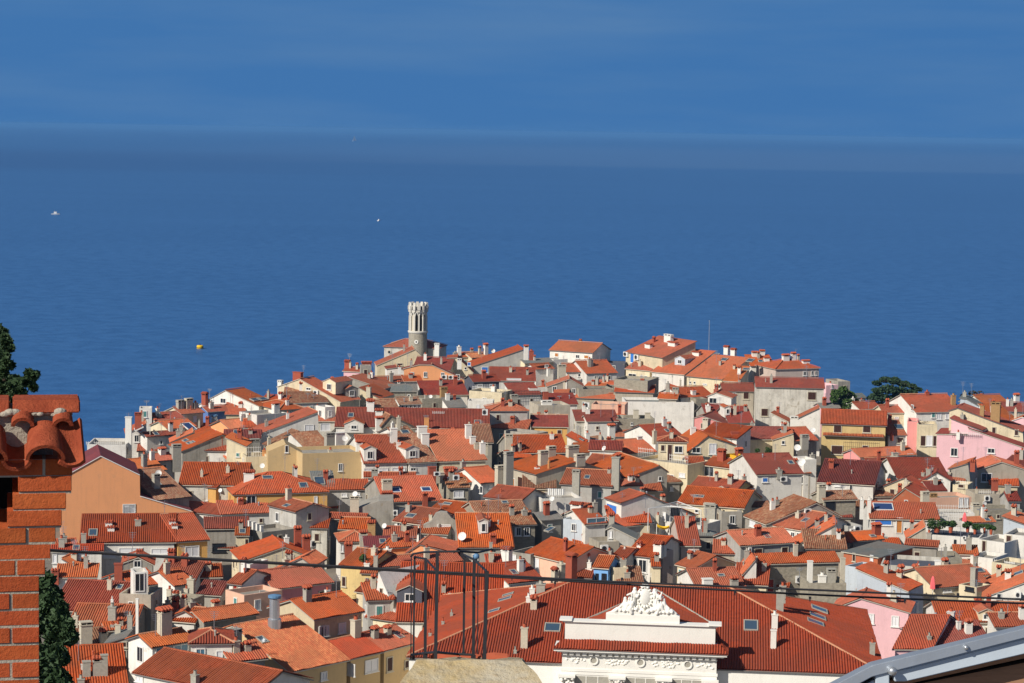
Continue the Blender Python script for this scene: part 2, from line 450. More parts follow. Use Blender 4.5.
            H.roof += fs; ridges += [(r1, r2), (c0, r1)] + ([(c1, r2), (c2, r2), (c3, r1)] if W >= L else [(c1, r1), (c2, r2), (c3, r2)])
            t0 = prism([(oo, o, zi), (W - oo, o, zi), (W - oo, L - o, zi), (oo, L - o, zi)])
        else:   # flat with parapet
            th = .22; pd = .55
            prism([(0, 0, z), (W, 0, z), (W, L, z), (0, L, z)])
            ot = [G(0, 0, z), G(W, 0, z), G(W, L, z), G(0, L, z)]
            it = [G(th, th, z), G(W - th, th, z), G(W - th, L - th, z), G(th, L - th, z)]
            for i in range(4):
                j = (i + 1) % 4
                quad(bm, (ot[i], ot[j], it[j], it[i])); quad(bm, (it[i], it[j], it[j] - Z(pd), it[i] - Z(pd)))
            H.flat = [p - Z(pd) for p in it]
            H.roof.append((H.flat, u))
        bmesh.ops.remove_doubles(bm, verts=bm.verts, dist=.001); bmesh.ops.recalc_face_normals(bm, faces=bm.faces)
        H.u, H.n = u, n; cen = G(W / 2, L / 2, gz)
    root = empty(nm, cen); tag(root, lab, cat, 'houses packed across the old town' if nm == 'house' else None)
    def put(name, bm, mats, parent=None, sm=False):
        bmesh.ops.translate(bm, verts=bm.verts, vec=-cen)
        return link(name, bm, mats, parent or root, None, sm)
    put('wall', bm, WALL[w])
    D = depth(cen)
    corr = D < 430
    if H.roof and r:
        bm = bmesh.new(); uvl = bm.loops.layers.uv.new('UVMap')
        if k == 'f':
            quad(bm, H.flat)
            ro = put('roof', bm, WALL['g'] if r not in ('gr', 'dg') else (TILE['gr'] if r == 'gr' else WALL['dg']))
        else:
            for poly, e in H.roof: facet_mesh(bm, uvl, poly, e, .13, corr and r not in ('m', 'gr'))
            if r not in ('m', 'gr'):
                rm_ = 2 if R.random() < .4 else 0
                for a_, b_ in ridges: ridge_row(bm, uvl, a_, b_, .13, rm_)
            edge = MT[trim or R.choice(['gut', 'gut', 'mortar', 'conc'])]
            ro = put('roof', bm, [TILE[r], edge, MT['ridge']])
    else: ro = None
    H.root, H.ro, H.cen, H.put = root, ro, cen, put
    if x: extras(H, T, x, t)
    if nm == 'house': clutter(H, k, x, lab, W if k != 'v' else None)
    return H

def hit(H, p, what):
    best = None
    d = ray(p)
    facs = []
    if 'r' in what: facs += [(f[0], None) for f in H.roof]
    if 'w' in what: facs += [(f[0], f[1]) for f in H.wall]
    for poly, nn in facs:
        if nn is None:
            nn = (poly[1] - poly[0]).cross(poly[2] - poly[0]).normalized()
            if nn.z < 0: nn = -nn; poly = poly[::-1]
        if d.dot(nn) > -1e-4: continue
        Q = on_plane(p, poly[0], nn)
        if Q is None: continue
        if inpoly(Q, poly, nn):
            k = (Q - CAM).length
            if best is None or k < best[0]: best = (k, Q, nn)
    if best is None and facs:
        poly, nn = facs[0]
        if nn is None:
            nn = (poly[1] - poly[0]).cross(poly[2] - poly[0]).normalized()
            if nn.z < 0: nn = -nn
        if abs(d.dot(nn)) < .02: return None
        Q = on_plane(p, poly[0], nn)
        c0 = sum(poly, Vector((0, 0, 0))) / len(poly)
        if (Q - c0).length > 25: return None
        best = (0, Q, nn)
    return best[1], best[2]

def window_mesh(H, Q, nn, wm, hm, sty, nm='window', parent=None, single=False):
    tx = Vector((0, 0, 1)).cross(nn).normalized(); up = Vector((0, 0, 1))
    fm = {'d': 'frame', 's': 'stonefr', 'b': 'frame', 'w': 'frame', 'o': 'frame', 'g': 'frame', 'bl': 'frame', 'rd': 'stonefr', 'k': 'dark'}[sty]
    fmat = MT['stone'] if fm == 'stonefr' else MT[fm]
    pm = MT[{'d': 'glass', 's': 'brown', 'b': 'blue', 'w': 'blind', 'o': 'wood', 'g': 'green', 'bl': 'tealglass', 'rd': 'red', 'k': 'glass'}[sty]]
    b = min(.11, wm * .14)
    bm = bmesh.new()
    c = Q + nn * .05
    for s_ in (-1, 1):
        box(bm, c + tx * s_ * (wm / 2 - b / 2), tx * b / 2, nn * .05, up * hm / 2)
        box(bm, c + up * s_ * (hm / 2 - b / 2), tx * (wm / 2 - b), nn * .049, up * b / 2)
    if nm == 'window': box(bm, Q + nn * .09 - up * (hm / 2 + .05), tx * (wm / 2 + .1), nn * .09, up * .05)
    if sty in ('d', 'w', 'bl') and wm > .7: box(bm, c - nn * .01, tx * .03, nn * .035, up * (hm / 2 - b))
    if single:
        bm2 = bm; mi = 1
        box(bm2, Q + nn * .02, tx * (wm / 2 - b), nn * .02, up * (hm / 2 - b), 1)
        return H.put(nm, bm2, [fmat, pm], parent)
    wo = H.put(nm, bm, fmat, parent)
    bm = bmesh.new()
    if sty in ('s', 'b', 'g', 'rd', 'o') and nm == 'window':
        for s_ in (-1, 1):
            bm = bmesh.new()
            box(bm, Q + nn * .05 + tx * s_ * (wm - 2 * b) * .25, tx * ((wm - 2 * b) * .25 - .012), nn * .03, up * (hm / 2 - b))
            for q in range(6):
                box(bm, Q + nn * .085 + tx * s_ * (wm - 2 * b) * .25 + up * (hm - 2 * b) * (-.42 + q * .168), tx * (wm - 2 * b) * .2, nn * .012, up * (hm * .05))
            H.put('shutter', bm, pm, wo)
    else:
        box(bm, Q + nn * .02, tx * (wm / 2 - b), nn * .02, up * (hm / 2 - b))
        H.put('pane' if nm == 'window' else 'door_leaf', bm, pm, wo)
    return wo

CH = {'r': 'brick', 'g': 'conc', 'w': 'white', 's': 'stone', 'o': 'orp', 'b': 'obrick', 'c': 'stone', 'm': 'metal', 'p': 'orp'}
def chimney(H, Q, wm, hm, sty):
    u = H.u; v = H.n; up = Vector((0, 0, 1)); bm = bmesh.new()
    body = MT[CH[sty[0]]]; dm = min(wm * .8, .9); wm2 = wm
    a, b = u * wm2 / 2, v * dm / 2
    if sty[0] == 'm':
        lathe(bm, [(wm * .55, -.8), (wm * .55, .9), (wm * .42, 1.0), (wm * .42, hm - .3), (wm * .5, hm - .28)], Q, 14, 0)
        lathe(bm, [(wm * .54, hm - .2), (wm * .54, hm + .02), (wm * .1, hm + .15)], Q, 14, 1)
        return H.put('chimney', bm, [body, MT['blucap'], MT['soot_shade']], H.ro)
    if 't' in sty:
        hb = hm - min(.55, hm * .4); ht = hm - hb
        box(bm, Q + up * (hb - .9) / 2, a, b, up * (hb + .9) / 2, 0)
        box(bm, Q + up * (hb + .03), a * 1.12, b * 1.12, up * .035, 0)
        box(bm, Q + up * (hb + ht * .3), a * .8, b * .8, up * ht * .24, 2)
        for i in (-1, 1):
            for j in (-1, 1): box(bm, Q + a * i * .82 + b * j * .82 + up * (hb + ht * .32), a * .16, b * .16, up * ht * .26, 0)
        e0 = Q + up * (hb + ht * .58)
        pk = up * ht * .42
        p = [e0 + a * i * 1.25 + b * j * 1.3 for i, j in ((-1, -1), (1, -1), (1, 1), (-1, 1))]
        r1, r2 = e0 - a * 1.2 + pk, e0 + a * 1.2 + pk
        for q in ((p[0], p[1], r2, r1), (p[2], p[3], r1, r2), (p[1], p[2], r2), (p[3], p[0], r1), (p[3], p[2], p[1], p[0])): quad(bm, q, 1)
        n_ = max(2, int(wm / .25))
        for i in range(n_):
            f0 = (i + .5) / n_ * 2 - 1
            for jj in (0, 1):
                lo = e0 + a * f0 * 1.2 + b * (-1.34 if jj == 0 else 1.34) + up * .03; hi = e0 + a * f0 * 1.2 + pk + up * .05
                tube(bm, (lo, hi), wm * .5 / n_ * 1.0, 6, 1)
    else:
        box(bm, Q + up * (hm - 1.1) / 2, a, b, up * (hm + .7) / 2, 0)
        k = hm - .2
        box(bm, Q + up * (k + .04), a * 1.16, b * 1.16, up * .05, 0)
        if 'x' not in sty:
            if wm > .95:
                for s_ in (-.5, .5): box(bm, Q + a * s_ + up * (k + .2), a * .36, b * .7, up * .12, 2)
                box(bm, Q + up * (k + .36), a * 1.1, b * 1.1, up * .05, 0)
                for s_ in (-.95, 0, .95): box(bm, Q + a * s_ + up * (k + .2), a * .1, b * .95, up * .12, 0)
            else:
                lathe(bm, [(wm * .26, 0), (wm * .22, .35), (wm * .3, .4)], Q + up * (k + .08), 8, 1 if R.random() < .5 else 0)
                lathe(bm, [(wm * .18, .401), (wm * .18, .42)], Q + up * (k + .08), 8, 2)
    return H.put('chimney', bm, [body, MT['tilecap'], MT['soot_shade']], H.ro)

def dormer(H, Q, wm, hm, wk, t):
    u, n, up = H.u, H.n, Vector((0, 0, 1)); bm = bmesh.new()
    dp = min(6, (hm + .35 * wm * .5) / max(.2, t) * .85)
    g = .22 * wm
    fr = [Q - u * wm / 2 - up * .4, Q + u * wm / 2 - up * .4, Q + u * wm / 2 + up * hm, Q + up * (hm + g), Q - u * wm / 2 + up * hm]
    vf = [bm.verts.new(p) for p in fr]; vb = [bm.verts.new(p + n * dp) for p in fr]
    bm.faces.new(vf); bm.faces.new(vb[::-1])
    for i in range(5): bm.faces.new((vf[(i + 1) % 5], vf[i], vb[i], vb[(i + 1) % 5]))
    bmesh.ops.recalc_face_normals(bm, faces=bm.faces)
    do = H.put('dormer', bm, WALL[wk])
    bm = bmesh.new(); uvl = bm.loops.layers.uv.new('UVMap')
    for s_ in (-1, 1):
        e = Q + u * s_ * (wm / 2 + .18) + up * (hm - .08 + .06) - n * .15; rr = Q + up * (hm + g + .06) - n * .15
        pl = [e, rr, rr + n * (dp + .15), e + n * (dp + .15)]
        facet_mesh(bm, uvl, pl, n, .09, False)
    H.put('dormer_roof', bm, [TILE['r'], MT['mortar']], do)
    window_mesh(H, Q + up * hm * .5, -n, min(1.1, wm * .5), min(1.3, hm * .62), 'd', 'window', do, True)

R2 = random.Random(11)
def clutter(H, k, x, lab, W):
    D = depth(H.cen); up = Vector((0, 0, 1))
    if H.ro is not None and k != 'f' and H.roof:
        poly = H.roof[0][0] if R2.random() < .75 or len(H.roof) < 2 else H.roof[1][0]
        def rp(a, b): return poly[0].lerp(poly[1], a).lerp(poly[3 if len(poly) > 3 else 2].lerp(poly[2], a), b)
        for rep_ in range(2):
            if not (('C ' not in x and R2.random() < .62) or R2.random() < .2): continue
            hgt = R2.uniform(.9, 1.9)
            chimney(H, rp(R2.uniform(.15, .85), R2.uniform(.45, .85)), R2.uniform(.45, .8), hgt, R2.choice(['g', 'g', 's', 'w', 'gt', 'wt', 'st', 'rt']))
        if 'A ' not in x and R2.random() < .5:
            Q = rp(R2.uniform(.2, .8), R2.uniform(.6, .95)); hm = R2.uniform(1.8, 3.2); bm = bmesh.new()
            tube(bm, (Q - up * .3, Q + up * hm), .035, 5)
            for q in range(4): box(bm, Q + up * hm * (.97 - q * .08), H.u * (.5 - q * .07), H.n * .015, up * .015)
            H.put('antenna', bm, MT['metal'], H.ro)
        if R2.random() < .3:
            Q = rp(R2.uniform(.1, .9), R2.uniform(.3, .8)); bm = bmesh.new()
            lathe(bm, [(.09, -.3), (.09, .55), (.15, .56), (.13, .7), (.02, .76)], Q, 8); H.put('vent_pipe', bm, MT[R2.choice(['metal', 'tilecap', 'conc'])], H.ro)
        if D < 420 and 'K ' not in x and R2.random() < .16 and len(poly) > 3:
            Q = rp(R2.uniform(.25, .75), .5); nn = (poly[1] - poly[0]).cross(poly[2] - poly[0]).normalized()
            if nn.z < 0: nn = -nn
            e = (H.u - nn * H.u.dot(nn)).normalized(); s = nn.cross(e); bm = bmesh.new(); c = Q + nn * .1
            for g in (-1, 1):
                box(bm, c + e * g * .4, e * .05, s * .6, nn * .09); box(bm, c + s * g * .55, e * .35, s * .05, nn * .088)
            f = H.put('skylight', bm, MT['conc'], H.ro); bm = bmesh.new(); box(bm, c + nn * .02, e * .35, s * .5, nn * .03); H.put('pane', bm, MT['sky_glass'], f)
    if any(q in lab for q in ('blank', 'windowless', 'bare', 'ruin', 'chimney wall', 'stone stub')) or 'W ' in x or 'D ' in x: return
    for i, (poly, nn, fr) in enumerate(H.wall):
        if nn.dot((CAM - poly[0]).normalized()) < .12: continue
        zs = sorted(p.z for p in poly); base = [p for p in poly if p.z < GZ + .05]
        if len(base) < 2: continue
        a, b = base[0], base[1]; wl = (b - a).length
        if wl < 2.2: continue
        top = min(p.z for p in poly if p.z > GZ + .05) if k != 'v' or not fr else sum(p.z for p in poly if p.z > GZ + .05) / max(1, len(poly) - 2)
        n_ = max(1, int(wl / R2.uniform(2.6, 4.2))); sty = R2.choice(['s', 'd', 's', 'd', 'w', 'g', 's'])
        for j in range(n_):
            if R2.random() < .25: continue
            wm, hm = R2.choice([(.8, 1.2), (.75, 1.1), (.9, 1.3), (.6, .7)])
            Q = a.lerp(b, (j + .5 + R2.uniform(-.15, .15)) / n_); Q = Vector((Q.x, Q.y, top - .45 - hm / 2 - R2.uniform(0, .5)))
            if Q.z - hm < GZ + .5: continue
            window_mesh(H, Q, nn, wm, hm, sty)
def extras(H, T, x, t):
    T0 = T
    for it in x.split(';'):
        a = it.split()
        if not a: continue
        T = T0
        if a[0].startswith('@'): T = a[0][1:]; a = a[1:]
        c = a[0]; q = px(T, (float(a[1]), float(a[2]))); S = TL[T][2]
        if c == 'E':
            rs = hit(H, q, 'w')
            if rs is None: continue
            Q, nn = rs; tx = Vector((0, 0, 1)).cross(nn).normalized(); m = depth(Q) / F / S; wm = float(a[3]) * m
            bm = bmesh.new(); uvl = bm.loops.layers.uv.new('UVMap')
            facet_mesh(bm, uvl, [Q - tx * wm / 2 + nn * .8 - Z(.2), Q + tx * wm / 2 + nn * .8 - Z(.2), Q + tx * wm / 2 + Z(.15), Q - tx * wm / 2 + Z(.15)], tx, .1, True)
            H.put('canopy', bm, [TILE['r'], MT['gut']]); continue
        if c in 'WDU':
            rs = hit(H, q, 'w' if H.wall else 'rw')
            if rs is None: print('miss', it, H.root['label']); continue
            Q, nn = rs
            if c == 'U' and H.roof and nn.z > .5: nn = -H.n
            m = depth(Q) / F / S; tx = Vector((0, 0, 1)).cross(nn).normalized()
            wm = max(.35, float(a[3]) * m / max(.4, abs(tx.dot(RGT)))); hm = max(.35, float(a[4]) * m)
            if c == 'U':
                bm = bmesh.new(); up = Vector((0, 0, 1)); cc = Q + nn * .22
                box(bm, cc, tx * wm / 2, nn * .2, up * hm / 2, 0)
                for k in range(10):
                    an = 2 * PI * k / 10
                    box(bm, cc + nn * .21 + tx * (math.cos(an) * wm * .28 - wm * .1) + up * math.sin(an) * hm * .33, tx * wm * .06, nn * .012, up * hm * .08, 1)
                box(bm, cc + nn * .2 - tx * wm * .1, tx * wm * .2, nn * .008, up * hm * .28, 1)
                H.put('air_conditioner', bm, [MT['frame'], MT['dark']]); continue
            window_mesh(H, Q, nn, wm, hm, a[5] if len(a) > 5 else 'd', 'window' if c == 'W' else 'door')
            continue
        rs = hit(H, q, 'r' if H.roof else 'w')
        if rs is None: print('miss', it, H.root['label']); continue
        Q, nn = rs; m = depth(Q) / F / S
        if c == 'C': chimney(H, Q, max(.3, float(a[4]) * m), max(.6, float(a[3]) * m), a[5] if len(a) > 5 else 'g')
        elif c == 'B': dormer(H, Q, float(a[3]) * m, float(a[4]) * m, a[5] if len(a) > 5 else 'w', t)
        elif c in 'KV':
            e = H.u - nn * H.u.dot(nn); e.normalize(); s = nn.cross(e)
            fac = max(.25, abs(nn.dot((CAM - Q).normalized())))
            wm, hm = float(a[3]) * m, float(a[4]) * m / fac
            hm = min(hm, 3.5)
            bm = bmesh.new()
            cc = Q + nn * .12
            for s_ in (-1, 1):
                box(bm, cc + e * s_ * wm / 2, e * .06, s * (hm / 2 + .06), nn * .1); box(bm, cc + s * s_ * hm / 2, e * (wm / 2 - .06), s * .06, nn * .098)
            f = H.put('skylight' if c == 'K' else 'solar_panel', bm, MT['conc'] if c == 'K' else MT['frame'], H.ro)
            bm = bmesh.new(); box(bm, cc + nn * .02, e * (wm / 2 - .05), s * (hm / 2 - .05), nn * .03)
            H.put('pane', bm, MT['sky_glass'] if c == 'K' else MT['solar'], f)
        elif c == 'A':
            hm = float(a[3]) * m; bm = bmesh.new(); up = Vector((0, 0, 1))
            tube(bm, (Q - up * .3, Q + up * hm), .045, 6)
            for k in range(4):
                zz = hm * (.97 - k * .07); box(bm, Q + up * zz, H.u * (.55 - k * .06), H.n * .02, up * .02)
            box(bm, Q + up * hm * .9, H.u * .02, H.n * .5, up * .02)
            H.put('antenna', bm, MT['metal'], H.ro)
        elif c == 'S':
            dm = float(a[3]) * m / 2; bm = bmesh.new(); up = Vector((0, 0, 1))
            ax = (-H.n * .8 + up * .45 - H.u * .4).normalized(); e = ax.cross(up).normalized(); g = e.cross(ax)
            cc = Q + up * (dm + .25) - H.n * .15
            rings = []
            for rr, dd in ((.05, 0), (.6, .08), (1, .24)):
                rings.append([bm.verts.new(cc + (e * math.cos(2 * PI * k / 14) + g * math.sin(2 * PI * k / 14)) * rr * dm + ax * dd * dm) for k in range(14)])
            for i in range(2):
                for k in range(14): bm.faces.new((rings[i][k], rings[i][(k + 1) % 14], rings[i + 1][(k + 1) % 14], rings[i + 1][k]))
            bm.faces.new(rings[0])
            tube(bm, (Q - up * .3, Q + up * .3, cc), .04, 6); tube(bm, (cc, cc + ax * dm * .9), .025, 5)
            H.put('satellite_dish', bm, MT['frame'], H.ro)
        elif c == 'R':   # railing along the front of a terrace: width, height in tile px
            wm, hm = float(a[3]) * m, float(a[4]) * m; bm = bmesh.new(); up = Vector((0, 0, 1))
            k = max(3, int(wm / .35))
            for i in range(k + 1): box(bm, Q + H.u * (wm * (i / k - .5)) + up * hm / 2, H.u * .02, H.n * .02, up * (hm / 2 + .2))
            for zz in (hm, hm * .5): box(bm, Q + up * zz, H.u * wm / 2, H.n * .025, up * .025)
            H.put('railing', bm, MT[a[5]] if len(a) > 5 else MT['frame'])
SKYK, EXPO = 0.98, 0.12
HZ_L, HZ_D, HZ_C = 60800, 5e-5, (.16, .42, .86, 1)
# ---------------- sea-front row and the point, left to right
h("white stepped house with a tall white chimney at the seaward left edge of town", 'Q1', 'f', [(185, 200), (450, 203)], L=8, x="C 468 206 200 42 wx; R 300 200 240 12")
h("white shed-roofed house with a blue solar panel on its small red roof", 'Q1', 'v', [(455, 128), (590, 66), (592, 120)], z=10.2, w='w', L=6, rot=2, x="V 540 92 60 30")
h("white house under a thin brown tiled lean-to beside the solar panel", 'Q1', 'gu', [(590, 151), (810, 136)], rd=(640, 118), w='w', r='d')
h("small rooftop hut with white lit front, near a red chimney, above the leftmost roofs", 'P1', 'f', [(405, 535), (490, 535)], z=12.5, L=3.5, w='w', x="C 397 650 80 45 r; A 455 535 55")
h("long low dark red roof below the leftmost rooftop hut", 'P1', 'gu', [(545, 628), (725, 598)], rd=(610, 560), r='d', w='w', x="C 545 600 30 22 g")
h("cream gabled house with three grey rooftop flues against the sea", 'P1', 'gu', [(690, 575), (855, 553)], rd=(760, 516), r='r', w='c', x="C 683 532 48 46 g; C 742 532 60 50 s; C 788 532 40 30 g")
h("house with bright orange roof and a blue awning over its front terrace", 'Q1', 'gu', [(735, 98), (935, 40)], rd=(860, 27), r='o', w='c', x="V 880 82 66 40")
h("narrow cream wall house with a sloping yellow verge below the blue awning", 'Q1', 'v', [(760, 190), (912, 122), (930, 170)], L=5, w='c', r='o', rot=2)
h("house with orange roof, three grey skylights and a stained grey stone gable", 'Q1', 'v', [(835, 250), (155, 140, 'Q2'), (335, 215, 'Q2')], rb=(1020, 98), r='o', w='g', x="K 858 178 30 18; K 885 195 30 18; K 905 190 26 16; W 975 320 16 14; C 795 350 145 58 g")
h("house with a bright roof crowded by pot chimneys, between white stepped house and orange gable", 'Q1', 'gu', [(520, 400), (735, 350)], rd=(600, 292), r='o', w='g', x="C 575 355 95 34 g; C 628 310 70 30 w; A 600 300 60")
h("low grey house with orange roof wedged beside the tall grey chimney", 'Q1', 'gu', [(640, 322), (800, 275)], rd=(700, 262), r='r', w='lg', x="C 697 270 50 44 wt")
h("big orange house with a wide plain gable and a long sloping lean-to wing", 'Q1', 'v', [(12, 432), (278, 283), (545, 412), (547, 556), (884, 654)], z=7, rb=(262, 228), L=12, w='or', r='m', trim='frame', x="W 472 640 86 66 w; C 592 585 150 56 o; @R1 W 609 62 84 66 w")  # maroon roof colour carries the shade lying on the slope
h("house with mottled brown weathered tiles behind the orange chimney", 'Q1', 'gu', [(660, 585), (900, 560)], rd=(780, 352), z=8.6, w='g', r='b', x="S 668 430 44; C 655 500 90 45 g")
h("wide red roofed house with two pale vent stacks, above the ochre corner house", 'Q2', 'gu', [(-150, 478), (322, 484)], rd=(100, 328), z=9.5, r='r', w='lw', x="C 12 425 50 18 c; C 190 395 48 24 c; C 335 480 105 70 wt; S 140 540 30")
h("ochre yellow corner house with one white shuttered window", 'Q2', 'gu', [(-30, 470), (112, 500)], rd=(20, 400), r='r', z=9.2, w='y', x="W 40 540 30 82 w")
h("white wing with a red tiled lean-to band below the ochre corner house", 'R2', 'su', [(275, 102), (628, 90)], rd=(320, 60), L=4, r='r', w='w', z=6.5)
h("white wall with a narrow red lean-to running diagonally beside the ochre corner house", 'R2', 'su', [(-30, -20), (272, 104)], L=3, r='r', w='w', z=6.3)
h("white gabled house with two skylights on a bright red roof beside the sea", 'P1', 'v', [(812, 512), (38, 415, 'P2'), (265, 522, 'P2')], rb=(165, 398, 'P2'), r='o', w='w', x="W 978 483 42 36 d; S 1003 470 36; @P2 K 243 478 40 24; @P2 K 290 474 40 24; C 852 480 55 36 rt; A 885 460 60")
h("low house with deep blue walls and white windows under a red roof", 'P2', 'gu', [(-85, 560), (205, 541)], rd=(40, 510), r='r', w='bl', z=9, x="W 112 572 32 24; W 160 568 28 24; C -40 640 60 46 m")
h("small house with orange roof and peach walls in front of the blue-walled house", 'Q2', 'gu', [(205, 98), (388, 62)], rd=(290, 24), r='o', w='or', z=8.5)
h("cream gabled house with a wide red brick chimney on its peak against the sea", 'P2', 'v', [(395, 388), (545, 336), (820, 492)], rb=(640, 322), r='r', w='c', x="C 532 340 58 66 rx; C 412 440 92 32 w; B 745 422 105 68 c; W 605 402 36 20; U 660 425 32 26; S 570 455 40")
h("small red roofed house half hidden between the white skylight gable and cream gable", 'P2', 'gu', [(255, 482), (425, 500)], rd=(330, 441), r='r', w='w')
h("house with orange hipped roof in front of the red brick chimney gable", 'P2', 'h', [(400, 547), (588, 536)], rd=(480, 458), r='o', w='c', x="A 455 480 110")
h("house with patchy brown roof edged in orange below the cream gable's air conditioner", 'P2', 'gu', [(465, 500), (745, 492)], rd=(560, 424), r='b', w='w', x="A 600 470 40; A 640 470 30")
h("white flat house with one stubby chimney next to the long single-pitch red roof", 'P2', 'f', [(253, 580), (455, 562)], z=11, L=6, w='w', x="C 380 580 88 46 wt")
h("white house under a long single-pitch red roof rising to the right", 'Q2', 'v', [(425, 128), (668, 565, 'P2'), (672, 640, 'P2')], rb=(600, 533, 'P2'), r='r', w='w', z=8.8, x="D 745 98 62 66 w; W 855 82 66 50 w")
h("grey roof terrace house stacked with pale steps and rails", 'P2', 'f', [(655, 600), (792, 590)], z=9.6, L=5, w='lg', x="R 700 598 90 30; C 665 560 45 18 w")
h("bright white cubic stair tower beside the grey stepped terrace", 'P2', 'f', [(718, 527), (786, 522)], z=12, L=3.2, w='w')
h("very wide house with long dark red roof and a skylight behind the peach terrace", 'P3', 'gu', [(-175, 662), (888, 676)], rd=(300, 536), r='d', w='w', z=10, x="@Q3 B 95 106 130 46 w; K 803 632 44 22; @P2 K 893 585 36 26; C 72 555 80 48 wt; C 130 600 62 50 wt; U 853 560 38 40; R 535 575 80 15; A 450 640 60")
# ---------------- the point
h("pink house with flat red roof edge and a dark mast on the sea front", 'P2', 'gu', [(833, 280), (972, 288)], rd=(850, 250), r='r', w='p', x="C 870 255 50 34 rt; A 884 250 90")
h("grey block-like chimney house with red cap beside the pink sea-front house", 'P3', 'f', [(8, 245), (78, 245)], z=12, L=3, w='g', x="C 45 247 32 62 rt")
h("grey flank house with red mono-pitch roof descending right below the pink house", 'P2', 'v', [(880, 325), (170, 405, 'P3'), (174, 450, 'P3')], z=8.2, w='g', r='r', L=8, rot=-22)
h("cream flank house with bright orange mono-pitch roof descending right", 'P2', 'v', [(955, 398), (135, 472, 'P3'), (138, 500, 'P3')], z=8.2, w='c', r='o', L=8, rot=-22, x="@P3 C 60 430 45 30 c")
h("red roofed house with a grey box dormer right of the cream brick-chimney gable", 'P2', 'gu', [(800, 482), (965, 474)], rd=(860, 345), r='o', w='c', x="B 900 462 95 62 g")
h("yellow house in front of the lighthouse with a rising orange verge", 'T', 'v', [(62, 645), (380, 510), (432, 560)], z=9, L=8, rot=4, r='o', w='c', x="W 255 635 50 22 s; C 340 640 60 36 w")
h("dark red roofed house directly below the lighthouse shaft", 'P3', 'gu', [(355, 268), (618, 276)], rd=(450, 184), r='d', w='c', z=9.5)
h("house with a broad glowing orange wall and two air conditioners below the lighthouse", 'P3', 'v', [(300, 265), (400, 240), (490, 241), (712, 342)], z=8.6, L=3, rot=0, w='or', r='d', x="U 575 320 36 28; U 622 322 36 26")
h("house with a flat dark red roof under the glowing orange wall", 'P3', 'su', [(428, 446), (745, 442)], rd=(600, 342), r='d', w='w', z=8)
h("yellow gabled house with a small blue window patch right of the lighthouse", 'P3', 'v', [(600, 194), (665, 190), (770, 290)], z=8.5, L=7, rot=0, w='c', r='r', x="W 745 232 24 26 b; C 678 240 40 30 w; W 720 262 16 18 d")
h("little white house with dark verge left of the glowing orange wall", 'P3', 'v', [(185, 268), (255, 258), (385, 310)], z=8.4, L=6, rot=5, w='w', r='d', x="C 270 300 50 20 w; W 220 300 14 20")
h("red roofed house between the grey flank house and the little white house", 'P3', 'gu', [(40, 362), (330, 350)], rd=(150, 316), r='r', w='w', x="C 212 350 60 22 g; K 120 340 20 10")
h("small white topped house with tiled edge left of the orange-walled house", 'P3', 'gu', [(300, 352), (432, 350)], rd=(350, 312), r='o', w='w')
h("old stone house with a long grey slab roof behind the wide dark roof", 'P3', 'gu', [(200, 420), (398, 420)], rd=(300, 366), r='gr', w='s', z=9)
h("white house with brown tiles and a row of five small windows", 'P3', 'gu', [(268, 510), (428, 506)], rd=(350, 458), r='b', w='w', x="W 290 522 16 18; W 318 522 16 18; W 346 522 16 18; W 374 522 16 18; W 402 522 16 18")
h("house with weathered brown roof beside the row of five windows", 'P3', 'gu', [(95, 534), (268, 530)], rd=(180, 472), r='b', w='g', x="C 65 530 60 38 wt")
h("flat stone house with a round brick chimney right of the slab roof", 'P3', 'f', [(425, 470), (592, 465)], z=9.6, L=6, w='s', x="C 570 480 85 46 b; C 455 470 30 28 g; S 480 475 25")
h("low house with grey lean-to roof at the foot of the round brick chimney", 'P3', 'su', [(600, 530), (735, 526)], rd=(640, 456), r='gr', w='w', z=8.6)
h("house with dark terrace storey, red roof and planted balcony right of the orange wall", 'P3', 'gu', [(772, 355), (962, 350)], rd=(870, 305), r='d', w='dg', z=10.2, x="C 845 330 55 26 rt; R 855 395 150 20; W 820 380 36 22; W 900 380 36 22")
h("cream house with stepped flat terraces below the planted balcony", 'P3', 'f', [(745, 414), (968, 428)], z=9.5, L=6, w='c', x="R 850 412 180 20; C 910 420 40 28 w; W 850 470 30 14")
h("white walled low terrace like a long box at the cream house's foot", 'P3', 'f', [(735, 482), (908, 486)], z=8.8, L=4, w='w')
h("cream sea-front house with one rounded pale chimney, right of the lighthouse", 'P3', 'gu', [(668, 186), (802, 184)], rd=(720, 150), r='r', w='c', x="C 676 172 62 26 w; C 650 190 40 26 g")
h("sea-front house with pale orange roof and tall tile-capped chimney", 'P3', 'gu', [(762, 190), (905, 182)], rd=(830, 150), r='ob', w='c', x="C 858 165 74 28 wt; S 905 165 30")
h("pale grey house with a rising orange verge and a small blue shutter", 'P3', 'v', [(770, 250), (160, 135, 'P4'), (165, 240, 'P4')], rb=(118, 106, 'P4'), z=9, r='o', w='lg', x="W 852 272 46 42 b; C 912 290 50 18 w; @P4 C 178 178 76 30 wt; @P4 C 214 180 42 28 r")
h("dark roofed sea-front house with a short cream wall right of the orange verge house", 'P4', 'gu', [(168, 228), (372, 216)], rd=(230, 192), r='gr', w='c')
h("house with a wide dark red roof right of the planted balcony house", 'P4', 'su', [(-75, 345), (246, 350)], rd=(100, 250), r='d', w='w', z=9, x="W 95 340 100 22 w")
h("house with plum red roof behind an iron terrace railing", 'P4', 'su', [(82, 445), (288, 440)], rd=(150, 357), r='d', w='w', z=8.5, x="R 140 455 290 38 dark; C 95 480 34 46 g")
h("house sheltered under a long flat white canopy", 'P4', 'f', [(200, 400), (505, 396)], z=9.6, L=2.5, w='w')
